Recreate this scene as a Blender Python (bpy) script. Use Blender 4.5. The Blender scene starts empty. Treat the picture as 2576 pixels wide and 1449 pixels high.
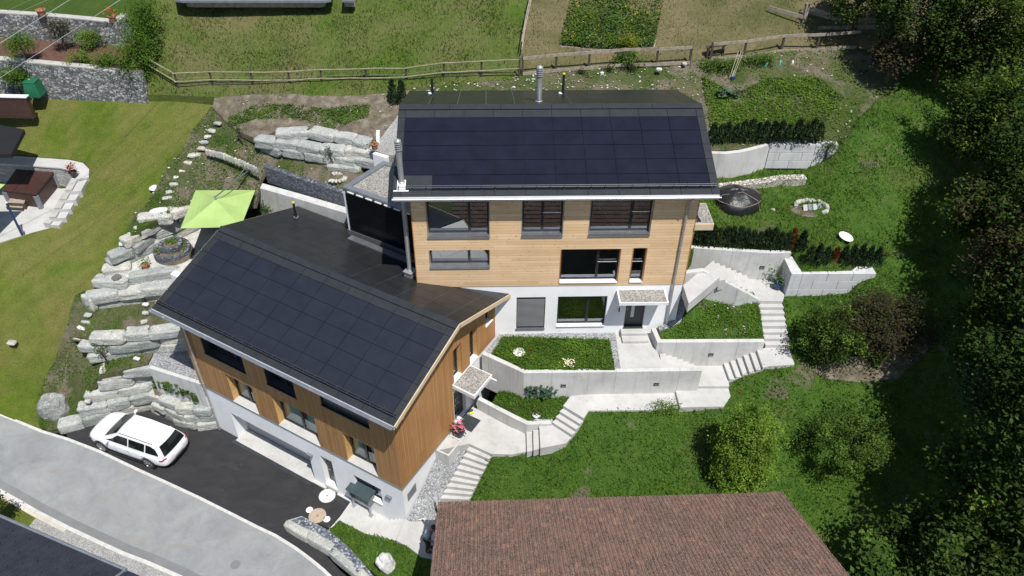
import bpy, bmesh, math, random
import numpy as np
from math import sin, cos, tan, pi, radians, sqrt
from mathutils import Vector, Matrix, noise
from mathutils.geometry import tessellate_polygon, delaunay_2d_cdt
random.seed(7); RNG = np.random.default_rng(7)
SC = bpy.context.scene; COL = SC.collection

# ------------------------------------------------------------------ camera, sky, sun, exposure
HC = 28.88; PITCH = 0.697; ROLL = 0.012; FPX = 1965.0
_c, _s = cos(PITCH), sin(PITCH)
_fw = Vector((0, _c, -_s)); _up0 = Vector((0, _s, _c)); _x = Vector((1, 0, 0))
_R = _x*cos(ROLL) + _up0*sin(ROLL); _U = -_x*sin(ROLL) + _up0*cos(ROLL)
cam_d = bpy.data.cameras.new('camera'); cam = bpy.data.objects.new('camera', cam_d); COL.objects.link(cam)
cam_d.sensor_width = 36; cam_d.lens = 36*FPX/2576; cam_d.clip_end = 2000; cam_d.clip_start = .1
M3 = Matrix((_R, _U, -_fw)).transposed().to_4x4(); M3.translation = (0, 0, HC); cam.matrix_world = M3
SC.camera = cam
SUNV = Vector((.24, -.44, 1)).normalized()
sun_d = bpy.data.lights.new('sun', 'SUN'); sun_d.energy = 4.3; sun_d.angle = radians(.5); sun_d.color = (1, .965, .91)
sun = bpy.data.objects.new('sun', sun_d); COL.objects.link(sun); sun.rotation_euler = SUNV.to_track_quat('Z', 'Y').to_euler(); sun.location = (20, -30, 90)
W = bpy.data.worlds.new('World'); SC.world = W; W.use_nodes = True
_n = W.node_tree.nodes; _bg = _n['Background']; _sk = _n.new('ShaderNodeTexSky'); _sk.sky_type = 'NISHITA'; _sk.sun_disc = False
_sk.sun_elevation = math.asin(SUNV.z); _sk.sun_rotation = math.atan2(SUNV.x, SUNV.y); _sk.altitude = 900
W.node_tree.links.new(_sk.outputs[0], _bg.inputs[0]); _bg.inputs[1].default_value = .088
SC.view_settings.view_transform = 'Standard'; SC.view_settings.look = 'None'; SC.view_settings.exposure = .42; SC.view_settings.gamma = 1
SC.cycles.max_bounces = 6; SC.cycles.transparent_max_bounces = 12

# ------------------------------------------------------------------ surveying helpers: a bearing of the survey photo + a height gives a real point
OY = {'A': 0, 'B': 562, 'E': 1124, 'G': 1688}; SS = 1.5528
def bearing(cr, x, y):
    if cr != 'D': x, y = ((int(cr[1])-1)*1000 + x/2.576)/SS, (OY[cr[0]] + y/2.576)/SS
    X, U = (x-1288)/FPX, -(y-724)/FPX
    return _fw + _R*X + _U*U
def P(cr, x, y, z):
    r = bearing(cr, x, y); t = (z-HC)/r.z
    return Vector((r.x*t, r.y*t, z))
def PL(cr, z, *xy):
    return [P(cr, q[0], q[1], q[2] if len(q) > 2 else z) for q in xy]
class Frame:
    "a house's own axes: a along the eave, b into the hill, z up"
    def __init__(s, o, yaw): s.o = Vector(o); s.A = Vector((cos(yaw), sin(yaw), 0)); s.B = Vector((-sin(yaw), cos(yaw), 0)); s.yaw = yaw
    def __call__(s, a, b, z): return Vector((s.o.x + s.A.x*a + s.B.x*b, s.o.y + s.A.y*a + s.B.y*b, z))
    def loc(s, p): q = Vector((p[0]-s.o.x, p[1]-s.o.y, 0)); return (q.dot(s.A), q.dot(s.B), p[2])
    def onb(s, cr, x, y, b):
        r = bearing(cr, x, y); q = s(0, b, 0); t = (q-Vector((0, 0, 0))).dot(s.B)/r.dot(s.B); p = Vector((r.x*t, r.y*t, HC+r.z*t)); l = s.loc(p); return l[0], l[2]
    def ona(s, cr, x, y, a):
        r = bearing(cr, x, y); q = s(a, 0, 0); t = q.dot(s.A)/r.dot(s.A); p = Vector((r.x*t, r.y*t, HC+r.z*t)); l = s.loc(p); return l[1], l[2]
TW = Frame((-4.435, 24.143, 0), .036); TWZ = 12.987
FH = Frame((-4.071, 17.786, 0), -.516); FHZ = 7.628

# ------------------------------------------------------------------ mesh helpers
def wmat(o): return (wmat(o.parent) @ o.matrix_basis) if o.parent else o.matrix_basis.copy()
class MB:
    def __init__(s): s.v = []; s.f = []; s.m = []; s.mi = 0
    def add(s, vs, fs):
        k = len(s.v); s.v += [Vector(p) for p in vs]; s.f += [tuple(i+k for i in f) for f in fs]; s.m += [s.mi]*len(fs); return s
    def face(s, *vs): return s.add(vs, [tuple(range(len(vs)))])
    def obox(s, o, ex, ey, ez):
        o, ex, ey, ez = Vector(o), Vector(ex), Vector(ey), Vector(ez)
        return s.add([o, o+ex, o+ex+ey, o+ey, o+ez, o+ex+ez, o+ex+ey+ez, o+ey+ez], [(3,2,1,0),(4,5,6,7),(0,1,5,4),(1,2,6,5),(2,3,7,6),(3,0,4,7)])
    def box(s, c, d, yaw=0):
        ex = Vector((cos(yaw), sin(yaw), 0))*d[0]; ey = Vector((-sin(yaw), cos(yaw), 0))*d[1]
        return s.obox(Vector(c)-ex/2-ey/2-Vector((0,0,d[2]/2)), ex, ey, (0,0,d[2]))
    def prism(s, top, depth=None, zb=None):
        n = len(top); top = [Vector(p) for p in top]
        if sum((top[i].x*top[(i+1)%n].y-top[(i+1)%n].x*top[i].y) for i in range(n)) < 0: top.reverse()
        bot = [Vector((p.x, p.y, zb if zb is not None else p.z-depth)) for p in top]
        tri = [tuple(t) for t in tessellate_polygon([top])]
        def orient(t, up):
            a, b, c = (top[i] for i in t); z = (b-a).cross(c-a).z
            return t if (z > 0) == up else (t[0], t[2], t[1])
        return s.add(top+bot, [orient(t, True) for t in tri]+[tuple(i+n for i in orient(t, False)) for t in tri]+[(i+n, (i+1)%n+n, (i+1)%n, i) for i in range(n)])
    def tube(s, pts, r, seg=8, cap=True):
        pts = [Vector(p) for p in pts]; rings = []; rr = r if isinstance(r, (list, tuple)) else [r]*len(pts)
        for i, p in enumerate(pts):
            d = (pts[min(i+1, len(pts)-1)]-pts[max(i-1, 0)]).normalized(); u = d.orthogonal().normalized()
            if i: u = (pu - d*pu.dot(d)).normalized()
            pu = u; w = d.cross(u)
            rings.append([p+(u*cos(2*pi*k/seg)+w*sin(2*pi*k/seg))*rr[i] for k in range(seg)])
        fs = [(i*seg+k, i*seg+(k+1)%seg, (i+1)*seg+(k+1)%seg, (i+1)*seg+k) for i in range(len(pts)-1) for k in range(seg)]
        if cap: fs += [tuple(reversed(range(seg))), tuple(range((len(pts)-1)*seg, len(pts)*seg))]
        return s.add([p for g in rings for p in g], fs)
    def lathe(s, c, prof, seg=24, sx=1, sy=1):
        c = Vector(c); n = len(prof)
        vs = [c+Vector((r*cos(2*pi*k/seg)*sx, r*sin(2*pi*k/seg)*sy, z)) for r, z in prof for k in range(seg)]
        fs = [(i*seg+k, i*seg+(k+1)%seg, (i+1)*seg+(k+1)%seg, (i+1)*seg+k) for i in range(n-1) for k in range(seg)]
        return s.add(vs, fs+[tuple(reversed(range(seg))), tuple(range((n-1)*seg, n*seg))])
    def disc(s, c, r, h, seg=32): return s.lathe(c, [(r, 0), (r, h*.7), (r*.97, h)], seg)
    def strip(s, pts, w, z0, z1=None, side=0):
        "a band of width w along a polyline; side -1/0/1 puts it right of, over or left of the line; z1 = top heights of the points when None"
        pts = [Vector(p) for p in pts]; n = len(pts); L = []; R = []
        for i in range(n):
            ns = []
            for a, b in ((i-1, i), (i, i+1)):
                if a >= 0 and b < n:
                    d = pts[b]-pts[a]; d.z = 0
                    if d.length > 1e-6: d.normalize(); ns.append(Vector((-d.y, d.x, 0)))
            m = sum(ns, Vector()).normalized(); k = 1/max(.4, m.dot(ns[0]))
            o0, o1 = {0: (-w/2, w/2), 1: (0, w), -1: (-w, 0)}[side]
            R.append(pts[i]+m*o0*k); L.append(pts[i]+m*o1*k)
        def zt(p): return p.z if z1 is None else z1
        vs = []
        for i in range(n):
            zb = z0[i] if isinstance(z0, (list, tuple)) else z0
            for q, z in ((R[i], zt(pts[i])), (L[i], zt(pts[i])), (L[i], zb), (R[i], zb)): vs.append((q.x, q.y, z))
        fs = []
        for i in range(n-1):
            a, b = i*4, i*4+4
            fs += [(a, b, b+1, a+1), (a+1, b+1, b+2, a+2), (a+3, a+2, b+2, b+3), (b, a, a+3, b+3)]
        fs += [(0, 1, 2, 3), (n*4-1, n*4-2, n*4-3, n*4-4)]
        return s.add(vs, fs)
    def rock(s, c, d, yaw=0, amp=.12, n=4, pw=5, seed=None, tilt=0):
        sd = Vector((random.uniform(-99, 99), random.uniform(-99, 99), random.uniform(-99, 99)))
        idx = {}; vs = []; fs = []
        rot = Matrix.Rotation(yaw, 3, 'Z') @ Matrix.Rotation(tilt, 3, 'Y')
        def vid(p):
            key = tuple(round(t, 4) for t in p)
            if key not in idx:
                v = Vector(p); l = sum(abs(t)**pw for t in v)**(1/pw); v = v/l
                nz = noise.noise(v*1.1+sd)*1.0+noise.noise(v*2.7+sd)*.5
                v = v*(1+amp*nz); idx[key] = len(vs)
                vs.append(Vector(c)+rot @ Vector((v.x*d[0]/2, v.y*d[1]/2, v.z*d[2]/2)))
            return idx[key]
        for ax in range(3):
            for sg in (-1, 1):
                for i in range(n):
                    for j in range(n):
                        q = []
                        for di, dj in ((0,0),(1,0),(1,1),(0,1)):
                            p = [0, 0, 0]; p[ax] = sg; p[(ax+1)%3] = -1+2*(i+di)/n; p[(ax+2)%3] = -1+2*(j+dj)/n; q.append(vid(p))
                        fs.append(tuple(q) if sg > 0 else tuple(reversed(q)))
        return s.add(vs, fs)
    def build(s, name, mat, parent=None, loc=None, smooth=False, bevel=0, local=False):
        me = bpy.data.meshes.new(name)
        if parent is not None and not local:
            iv = wmat(parent).inverted(); vs = [iv @ p for p in s.v]
        elif loc is not None: lo = Vector(loc); vs = [p-lo for p in s.v]
        else: vs = s.v
        me.from_pydata([tuple(p) for p in vs], [], s.f)
        for m in (mat if isinstance(mat, (list, tuple)) else [mat]): me.materials.append(m)
        if any(s.m): me.polygons.foreach_set('material_index', s.m)
        if smooth: me.shade_smooth()
        me.update()
        o = bpy.data.objects.new(name, me); COL.objects.link(o)
        if parent is not None: o.parent = parent
        elif loc is not None: o.location = loc
        if bevel:
            b = o.modifiers.new('bevel', 'BEVEL'); b.width = bevel; b.segments = 2; b.limit_method = 'ANGLE'; b.angle_limit = radians(40)
        return o
def tag(o, label=None, cat=None, group=None, kind=None):
    if label: o['label'] = label
    if cat: o['category'] = cat
    if group: o['group'] = group
    if kind: o['kind'] = kind
    return o
def thing(name, label, cat, loc=(0,0,0), yaw=0, group=None):
    o = bpy.data.objects.new(name, None); COL.objects.link(o); o.empty_display_size = .2
    o.matrix_world = Matrix.Translation(Vector(loc)) @ Matrix.Rotation(yaw, 4, 'Z'); o.location = loc; o.rotation_euler = (0, 0, yaw)
    return tag(o, label, cat, group)
def copy_thing(o, loc, yaw=0, label=None, scale=1):
    r = o.copy(); COL.objects.link(r); r.location = loc; r.rotation_euler = (0, 0, yaw); r.scale = (scale,)*3
    if label: r['label'] = label
    for ch in o.children:
        c = ch.copy(); COL.objects.link(c); c.parent = r
        for g in ch.children:
            e = g.copy(); COL.objects.link(e); e.parent = c
    return r
def struct(mb, name, mat, **k): return tag(mb.build(name, mat, **k), kind='structure')
def quads_np(name, mat, V, parent=None, loc=None, nv=4):
    "V: (N, nv, 3) array -> one mesh of N loose faces"
    N = len(V); me = bpy.data.meshes.new(name); V = np.asarray(V, dtype=np.float32)
    if parent is not None: V = V - np.array(wmat(parent).translation, dtype=np.float32)
    elif loc is not None: V = V - np.array(loc, dtype=np.float32)
    me.vertices.add(N*nv); me.vertices.foreach_set('co', V.reshape(-1)); me.loops.add(N*nv)
    me.loops.foreach_set('vertex_index', np.arange(N*nv, dtype=np.int32)); me.polygons.add(N)
    me.polygons.foreach_set('loop_start', np.arange(0, N*nv, nv, dtype=np.int32)); me.polygons.foreach_set('loop_total', np.full(N, nv, dtype=np.int32))
    me.materials.append(mat); me.update(calc_edges=True); me.validate()
    o = bpy.data.objects.new(name, me); COL.objects.link(o)
    if parent is not None: o.parent = parent
    elif loc is not None: o.location = loc
    return o
def leaf_quads(C, size, up=.5, aspect=.55, droop=None):
    "rhombic leaves at points C with random attitude; up = how much they face the sky"
    N = len(C); C = np.asarray(C, dtype=float)
    sz = np.asarray(size)*RNG.uniform(.6, 1.3, N)
    nrm = RNG.normal(size=(N, 3)); nrm[:, 2] = np.abs(nrm[:, 2])+up*2.5; nrm /= np.linalg.norm(nrm, axis=1)[:, None]
    t = np.cross(nrm, RNG.normal(size=(N, 3))); t /= np.linalg.norm(t, axis=1)[:, None]+1e-9
    b = np.cross(nrm, t); L = t*sz[:, None]; Wd = b*(sz*aspect)[:, None]
    return np.stack([C-L*.5, C+Wd*.5-L*.05, C+L*.5, C-Wd*.5-L*.05], axis=1)
def blade_quads(C, h, w, lean=.5):
    "upright tapering blades or tufts"
    N = len(C); C = np.asarray(C, dtype=float); a = RNG.uniform(0, 2*pi, N); hh = h*RNG.uniform(.5, 1.3, N); ww = w*RNG.uniform(.6, 1.4, N)
    u = np.stack([np.cos(a), np.sin(a), np.zeros(N)], 1); l = RNG.normal(size=(N, 3))*lean; l[:, 2] = 1; l /= np.linalg.norm(l, axis=1)[:, None]
    top = C+l*hh[:, None]
    return np.stack([C-u*ww[:, None]*.5, C+u*ww[:, None]*.5, top+u*ww[:, None]*.15, top-u*ww[:, None]*.15], axis=1)
# ------------------------------------------------------------------ ground patches
def rbf(ctrl):
    C = np.array([tuple(p) for p in ctrl]); X = C[:, :2]; n = len(X)
    Kk = np.linalg.norm(X[:, None]-X[None], axis=2)+np.eye(n)*1e-6
    A = np.zeros((n+3, n+3)); A[:n, :n] = Kk; A[:n, n] = 1; A[:n, n+1:] = X; A[n, :n] = 1; A[n+1:, :n] = X.T
    w = np.linalg.lstsq(A, np.concatenate([C[:, 2], np.zeros(3)]), rcond=None)[0]
    def f(Q):
        Q = np.atleast_2d(np.asarray(Q, dtype=float)); D = np.linalg.norm(Q[:, None]-X[None], axis=2)
        return D @ w[:n]+w[n]+Q @ w[n+1:]
    return f
PATCH = {}
def patch(name, mat, poly, extra=(), res=.6, skirt=.8, bump=.0, bscale=1.0, holes=(), dz=0):
    poly = [Vector(p) for p in poly]; bd = []
    for i, p in enumerate(poly):
        q = poly[(i+1) % len(poly)]; n = max(1, int((q-p).length/max(res, .5)))
        bd += [p.lerp(q, k/n) for k in range(n)]
    ctrl = bd[::max(1, len(bd)//220)]+[Vector(e) for e in extra]
    keep = []
    for c in ctrl:
        if all((c.xy-e.xy).length > .03 for e in keep): keep.append(c)
    zf = rbf(keep); B2 = np.array([(p.x, p.y) for p in bd])
    lo, hi = B2.min(0), B2.max(0); gx, gy = np.meshgrid(np.arange(lo[0], hi[0], res), np.arange(lo[1], hi[1], res)); G = np.stack([gx.ravel(), gy.ravel()], 1)
    G = G+RNG.uniform(-.2, .2, G.shape)*res
    def inside(Q):
        c = np.zeros(len(Q), bool); n = len(B2); j = n-1
        for i in range(n):
            xi, yi = B2[i]; xj, yj = B2[j]
            if yi != yj: c ^= ((yi > Q[:, 1]) != (yj > Q[:, 1])) & (Q[:, 0] < (xj-xi)*(Q[:, 1]-yi)/(yj-yi)+xi)
            j = i
        return c
    G = G[inside(G)]
    if len(G):
        md = np.full(len(G), 9.)
        for k in range(0, len(B2)): md = np.minimum(md, np.hypot(G[:, 0]-B2[k, 0], G[:, 1]-B2[k, 1]))
        G = G[md > res*.4]
    nb = len(bd); v2 = [Vector(p) for p in B2]+[Vector(p) for p in G]
    r = delaunay_2d_cdt(v2, [(i, (i+1) % nb) for i in range(nb)], [], 1, 1e-5)
    V2 = np.array([tuple(p) for p in r[0]]); Z = zf(V2)+dz
    orig = r[3]; isb = np.array([any(o < nb for o in og) for og in orig])
    for i, og in enumerate(orig):
        for o in og:
            if o < nb: Z[i] = bd[o].z+dz
    if bump:
        for i in range(len(Z)):
            if not isb[i]: Z[i] += bump*(noise.noise(Vector((V2[i, 0]/bscale, V2[i, 1]/bscale, 3.3)))+.5*noise.noise(Vector((V2[i, 0]/bscale*2.3, V2[i, 1]/bscale*2.3, 9))))
    mb = MB(); V3 = [Vector((V2[i, 0], V2[i, 1], Z[i])) for i in range(len(Z))]; F = []
    for f in r[2]:
        a, b, c = (V3[i] for i in f[:3]); F.append(tuple(f) if (b-a).cross(c-a).z > 0 else tuple(reversed(f)))
    mb.add(V3, F)
    if skirt:
        bb = [p+Vector((0, 0, dz)) for p in bd]; lo_ = [p-Vector((0, 0, skirt)) for p in bb]
        mb.add(bb+lo_, [(i+nb, (i+1) % nb+nb, (i+1) % nb, i) for i in range(nb)])
    o = struct(mb, name, mat)
    T = np.array([[tuple(V3[i]) for i in f[:3]] for f in F]); PATCH[name] = PATCH.get(name, []) + [T]; o_T = T
    return o, T, zf
def scatter(T, density, mask=None):
    "random points on triangles T"
    e1, e2 = T[:, 1]-T[:, 0], T[:, 2]-T[:, 0]; ar = np.linalg.norm(np.cross(e1, e2), axis=1)/2; n = int(ar.sum()*density)
    k = RNG.choice(len(T), n, p=ar/ar.sum()); u, v = RNG.uniform(size=(2, n)); fl = u+v > 1; u[fl], v[fl] = 1-u[fl], 1-v[fl]
    Q = T[k, 0]+e1[k]*u[:, None]+e2[k]*v[:, None]
    return Q if mask is None else Q[mask(Q)]
def inpoly(pts):
    B2 = np.array([(p.x, p.y) for p in pts])
    def f(Q):
        c = np.zeros(len(Q), bool); j = len(B2)-1
        for i in range(len(B2)):
            xi, yi = B2[i]; xj, yj = B2[j]
            if yi != yj: c ^= ((yi > Q[:, 1]) != (yj > Q[:, 1])) & (Q[:, 0] < (xj-xi)*(Q[:, 1]-yi)/(yj-yi)+xi)
            j = i
        return c
    return f
def nmask(scale, thr, seed=0., soft=.15):
    def f(Q):
        val = np.array([noise.noise(Vector((q[0]/scale+seed, q[1]/scale, seed)))+.5*noise.noise(Vector((q[0]/scale*2.7+seed, q[1]/scale*2.7, seed+4))) for q in Q])
        return val+RNG.normal(size=len(Q))*soft > thr
    return f
# ------------------------------------------------------------------ materials
def _nt(name):
    m = bpy.data.materials.new(name); m.use_nodes = True; t = m.node_tree; return m, t, t.nodes, t.links, t.nodes['Principled BSDF']
def ramp(n, stops):
    r = n.new('ShaderNodeValToRGB'); e = r.color_ramp.elements
    while len(e) < len(stops): e.new(.5)
    for i, (p, c) in enumerate(stops): e[i].position = p; e[i].color = (*c, 1) if len(c) == 3 else c
    return r
def vec(n, l, pos, scale=(1,1,1)):
    if pos == 'P': s = n.new('ShaderNodeNewGeometry').outputs['Position']
    else: s = n.new('ShaderNodeTexCoord').outputs[pos]
    m = n.new('ShaderNodeMapping'); m.inputs['Scale'].default_value = scale; l.new(s, m.inputs[0]); return m.outputs[0]
def noise_n(n, l, v, sc, det=5, rough=.6, dist=0):
    t = n.new('ShaderNodeTexNoise'); t.inputs['Scale'].default_value = sc; t.inputs['Detail'].default_value = det; t.inputs['Roughness'].default_value = rough; t.inputs['Distortion'].default_value = dist
    l.new(v, t.inputs['Vector']); return t.outputs[0]
def mixc(n, l, f, a, b, mode='MIX'):
    x = n.new('ShaderNodeMix'); x.data_type = 'RGBA'; x.blend_type = mode
    for k, s in ((0, f), (6, a), (7, b)):
        if hasattr(s, 'is_output'): l.new(s, x.inputs[k])
        elif k == 0: x.inputs[0].default_value = s
        else: x.inputs[k].default_value = (*s, 1)
    return x.outputs[2]
def bumpn(n, l, h, strength, dist, b):
    x = n.new('ShaderNodeBump'); x.inputs['Strength'].default_value = strength; x.inputs['Distance'].default_value = dist
    l.new(h, x.inputs['Height']); l.new(x.outputs[0], b.inputs['Normal'])
def mat(name, cols, scale=3, rough=.8, bump=0, bscale=40, metal=0, spec=.5, pos='P', stretch=(1,1,1), fine=0, lohi=(.32, .68)):
    "noise-mottled surface: cols spread over a ramp"
    m, t, n, l, b = _nt(name); b.inputs['Roughness'].default_value = rough; b.inputs['Metallic'].default_value = metal; b.inputs['Specular IOR Level'].default_value = spec
    v = vec(n, l, pos, stretch)
    if len(cols) == 1: b.inputs['Base Color'].default_value = (*cols[0], 1); out = None
    else:
        f = noise_n(n, l, v, scale); k = len(cols)
        r = ramp(n, [(lohi[0]+(lohi[1]-lohi[0])*i/(k-1), c) for i, c in enumerate(cols)]); l.new(f, r.inputs[0]); out = r.outputs[0]
        if fine:
            f2 = noise_n(n, l, v, bscale, 3); r2 = ramp(n, [(.3, (1-fine,)*3), (.7, (1+fine,)*3)]); l.new(f2, r2.inputs[0]); out = mixc(n, l, 1., out, r2.outputs[0], 'MULTIPLY')
        l.new(out, b.inputs['Base Color'])
    if bump: bumpn(n, l, noise_n(n, l, v, bscale, 4), 1, bump, b)
    return m
def concrete_mat(name, cols, joint=0, streak=.16, stain=.16):
    "cast concrete: cloudy tone, run-off streaks on upright faces, stains, formwork joints"
    m, t, n, l, b = _nt(name); b.inputs['Roughness'].default_value = .87; b.inputs['Specular IOR Level'].default_value = .3; v = vec(n, l, 'P'); k = len(cols)
    r = ramp(n, [(.3+.4*i/(k-1), c) for i, c in enumerate(cols)]); l.new(noise_n(n, l, v, .9, 6, .65), r.inputs[0]); c = r.outputs[0]
    s = noise_n(n, l, vec(n, l, 'P', (2.6, 2.6, .22)), 1.6, 5, .7); sr = ramp(n, [(.50, (1,)*3), (.66, (1-streak, 1-streak, 1-streak*1.15))]); l.new(s, sr.inputs[0]); c = mixc(n, l, 1., c, sr.outputs[0], 'MULTIPLY')
    d = noise_n(n, l, v, 2.7, 6, .75, .8); dr = ramp(n, [(.54, (1,)*3), (.70, (1-stain, 1-stain*1.05, 1-stain*1.2))]); l.new(d, dr.inputs[0]); c = mixc(n, l, 1., c, dr.outputs[0], 'MULTIPLY')
    f = noise_n(n, l, v, 60, 3, .7); fr = ramp(n, [(.3, (.95,)*3), (.7, (1.05,)*3)]); l.new(f, fr.inputs[0]); c = mixc(n, l, 1., c, fr.outputs[0], 'MULTIPLY')
    if joint:
        sx = n.new('ShaderNodeSeparateXYZ'); l.new(v, sx.inputs[0]); a = n.new('ShaderNodeMath'); a.operation = 'MULTIPLY_ADD'; l.new(sx.outputs[0], a.inputs[0]); a.inputs[1].default_value = 1/joint; a.inputs[2].default_value = .37
        w = n.new('ShaderNodeMath'); w.operation = 'FRACT'; l.new(a.outputs[0], w.inputs[0]); jr = ramp(n, [(0, (.8,)*3), (.012, (.8,)*3), (.02, (1,)*3), (1, (1,)*3)]); l.new(w.outputs[0], jr.inputs[0]); c = mixc(n, l, 1., c, jr.outputs[0], 'MULTIPLY')
    l.new(c, b.inputs['Base Color']); bumpn(n, l, f, 1, .004, b); return m
def grass_mat(name, greens, dry, dryamt=.5, s1=.22, s2=1.1, fine=.45, bare=None, bareamt=.0, mow=0):
    m, t, n, l, b = _nt(name); b.inputs['Roughness'].default_value = .9; b.inputs['Specular IOR Level'].default_value = .15
    v = vec(n, l, 'P')
    g = ramp(n, [(.3, greens[0]), (.5, greens[1]), (.72, greens[-1])]); l.new(noise_n(n, l, v, s2*1.7, 6, .7), g.inputs[0])
    a = noise_n(n, l, v, s1, 6, .62, .4); h = dryamt; d1 = ramp(n, [(max(0, .5-(h-.5)*.6-.09), (0,)*3), (min(1, .5-(h-.5)*.6+.16), (1,)*3)]); l.new(a, d1.inputs[0])
    sp = noise_n(n, l, v, 7, 4, .75); d2 = ramp(n, [(.34, (0,)*3), (.62, (1,)*3)]); l.new(sp, d2.inputs[0])
    fm = mixc(n, l, 1., d1.outputs[0], d2.outputs[0], 'MULTIPLY'); fm2 = mixc(n, l, .6, fm, d1.outputs[0])
    c = mixc(n, l, fm2, g.outputs[0], dry)
    if bare:
        bn = noise_n(n, l, v, .55, 6, .65, .3); br = ramp(n, [(.62-bareamt*.3, (0,)*3), (.70-bareamt*.3, (1,)*3)]); l.new(bn, br.inputs[0]); c = mixc(n, l, br.outputs[0], c, bare)
    if mow:
        mp = n.new('ShaderNodeMapping'); mp.inputs['Rotation'].default_value = (0, 0, radians(50)); l.new(v, mp.inputs[0]); wv = n.new('ShaderNodeTexWave'); wv.inputs['Scale'].default_value = .42; wv.inputs['Distortion'].default_value = 3.5; wv.inputs['Detail'].default_value = 4; wv.inputs['Detail Scale'].default_value = 1.6
        l.new(mp.outputs[0], wv.inputs['Vector']); wr = ramp(n, [(.1, (1-mow,)*3), (.5, (1,)*3), (.9, (1+mow*.8, 1+mow*.7, 1+mow*.5))]); l.new(wv.outputs[1], wr.inputs[0]); c = mixc(n, l, 1., c, wr.outputs[0], 'MULTIPLY')
    f2 = noise_n(n, l, v, 17, 4, .8); r2 = ramp(n, [(.28, (1-fine,)*3), (.72, (1+fine,)*3)]); l.new(f2, r2.inputs[0])
    c = mixc(n, l, 1., c, r2.outputs[0], 'MULTIPLY'); l.new(c, b.inputs['Base Color'])
    bumpn(n, l, noise_n(n, l, v, 14, 5, .8), 1, .12, b)
    return m
def leaf_mat(name, cols, trans=.3, tint=1):
    m, t, n, l, b = _nt(name); b.inputs['Roughness'].default_value = .75; b.inputs['Specular IOR Level'].default_value = .1
    g = n.new('ShaderNodeNewGeometry'); k = len(cols); r = ramp(n, [(i/max(1, k-1), c) for i, c in enumerate(cols)]); l.new(g.outputs['Random Per Island'], r.inputs[0])
    cl = noise_n(n, l, vec(n, l, 'P'), .9, 3); rc = ramp(n, [(.33, (.68, .72, .7)), (.67, (1.3, 1.24, 1.15))]); l.new(cl, rc.inputs[0]); c = mixc(n, l, 1., r.outputs[0], rc.outputs[0], 'MULTIPLY'); oi = n.new('ShaderNodeObjectInfo'); orr = ramp(n, [(0, (.68, .74, .8)), (.5, (1, 1, 1)), (1, (1.3, 1.2, .95))]); l.new(oi.outputs['Random'], orr.inputs[0]); c = mixc(n, l, 1. if tint else 0., c, mixc(n, l, 1., c, orr.outputs[0], 'MULTIPLY'))
    l.new(c, b.inputs['Base Color']); tr = n.new('ShaderNodeBsdfTranslucent'); l.new(c, tr.inputs[0]); mx = n.new('ShaderNodeMixShader'); mx.inputs[0].default_value = trans
    l.new(b.outputs[0], mx.inputs[1]); l.new(tr.outputs[0], mx.inputs[2]); l.new(mx.outputs[0], n['Material Output'].inputs[0]); return m
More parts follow.
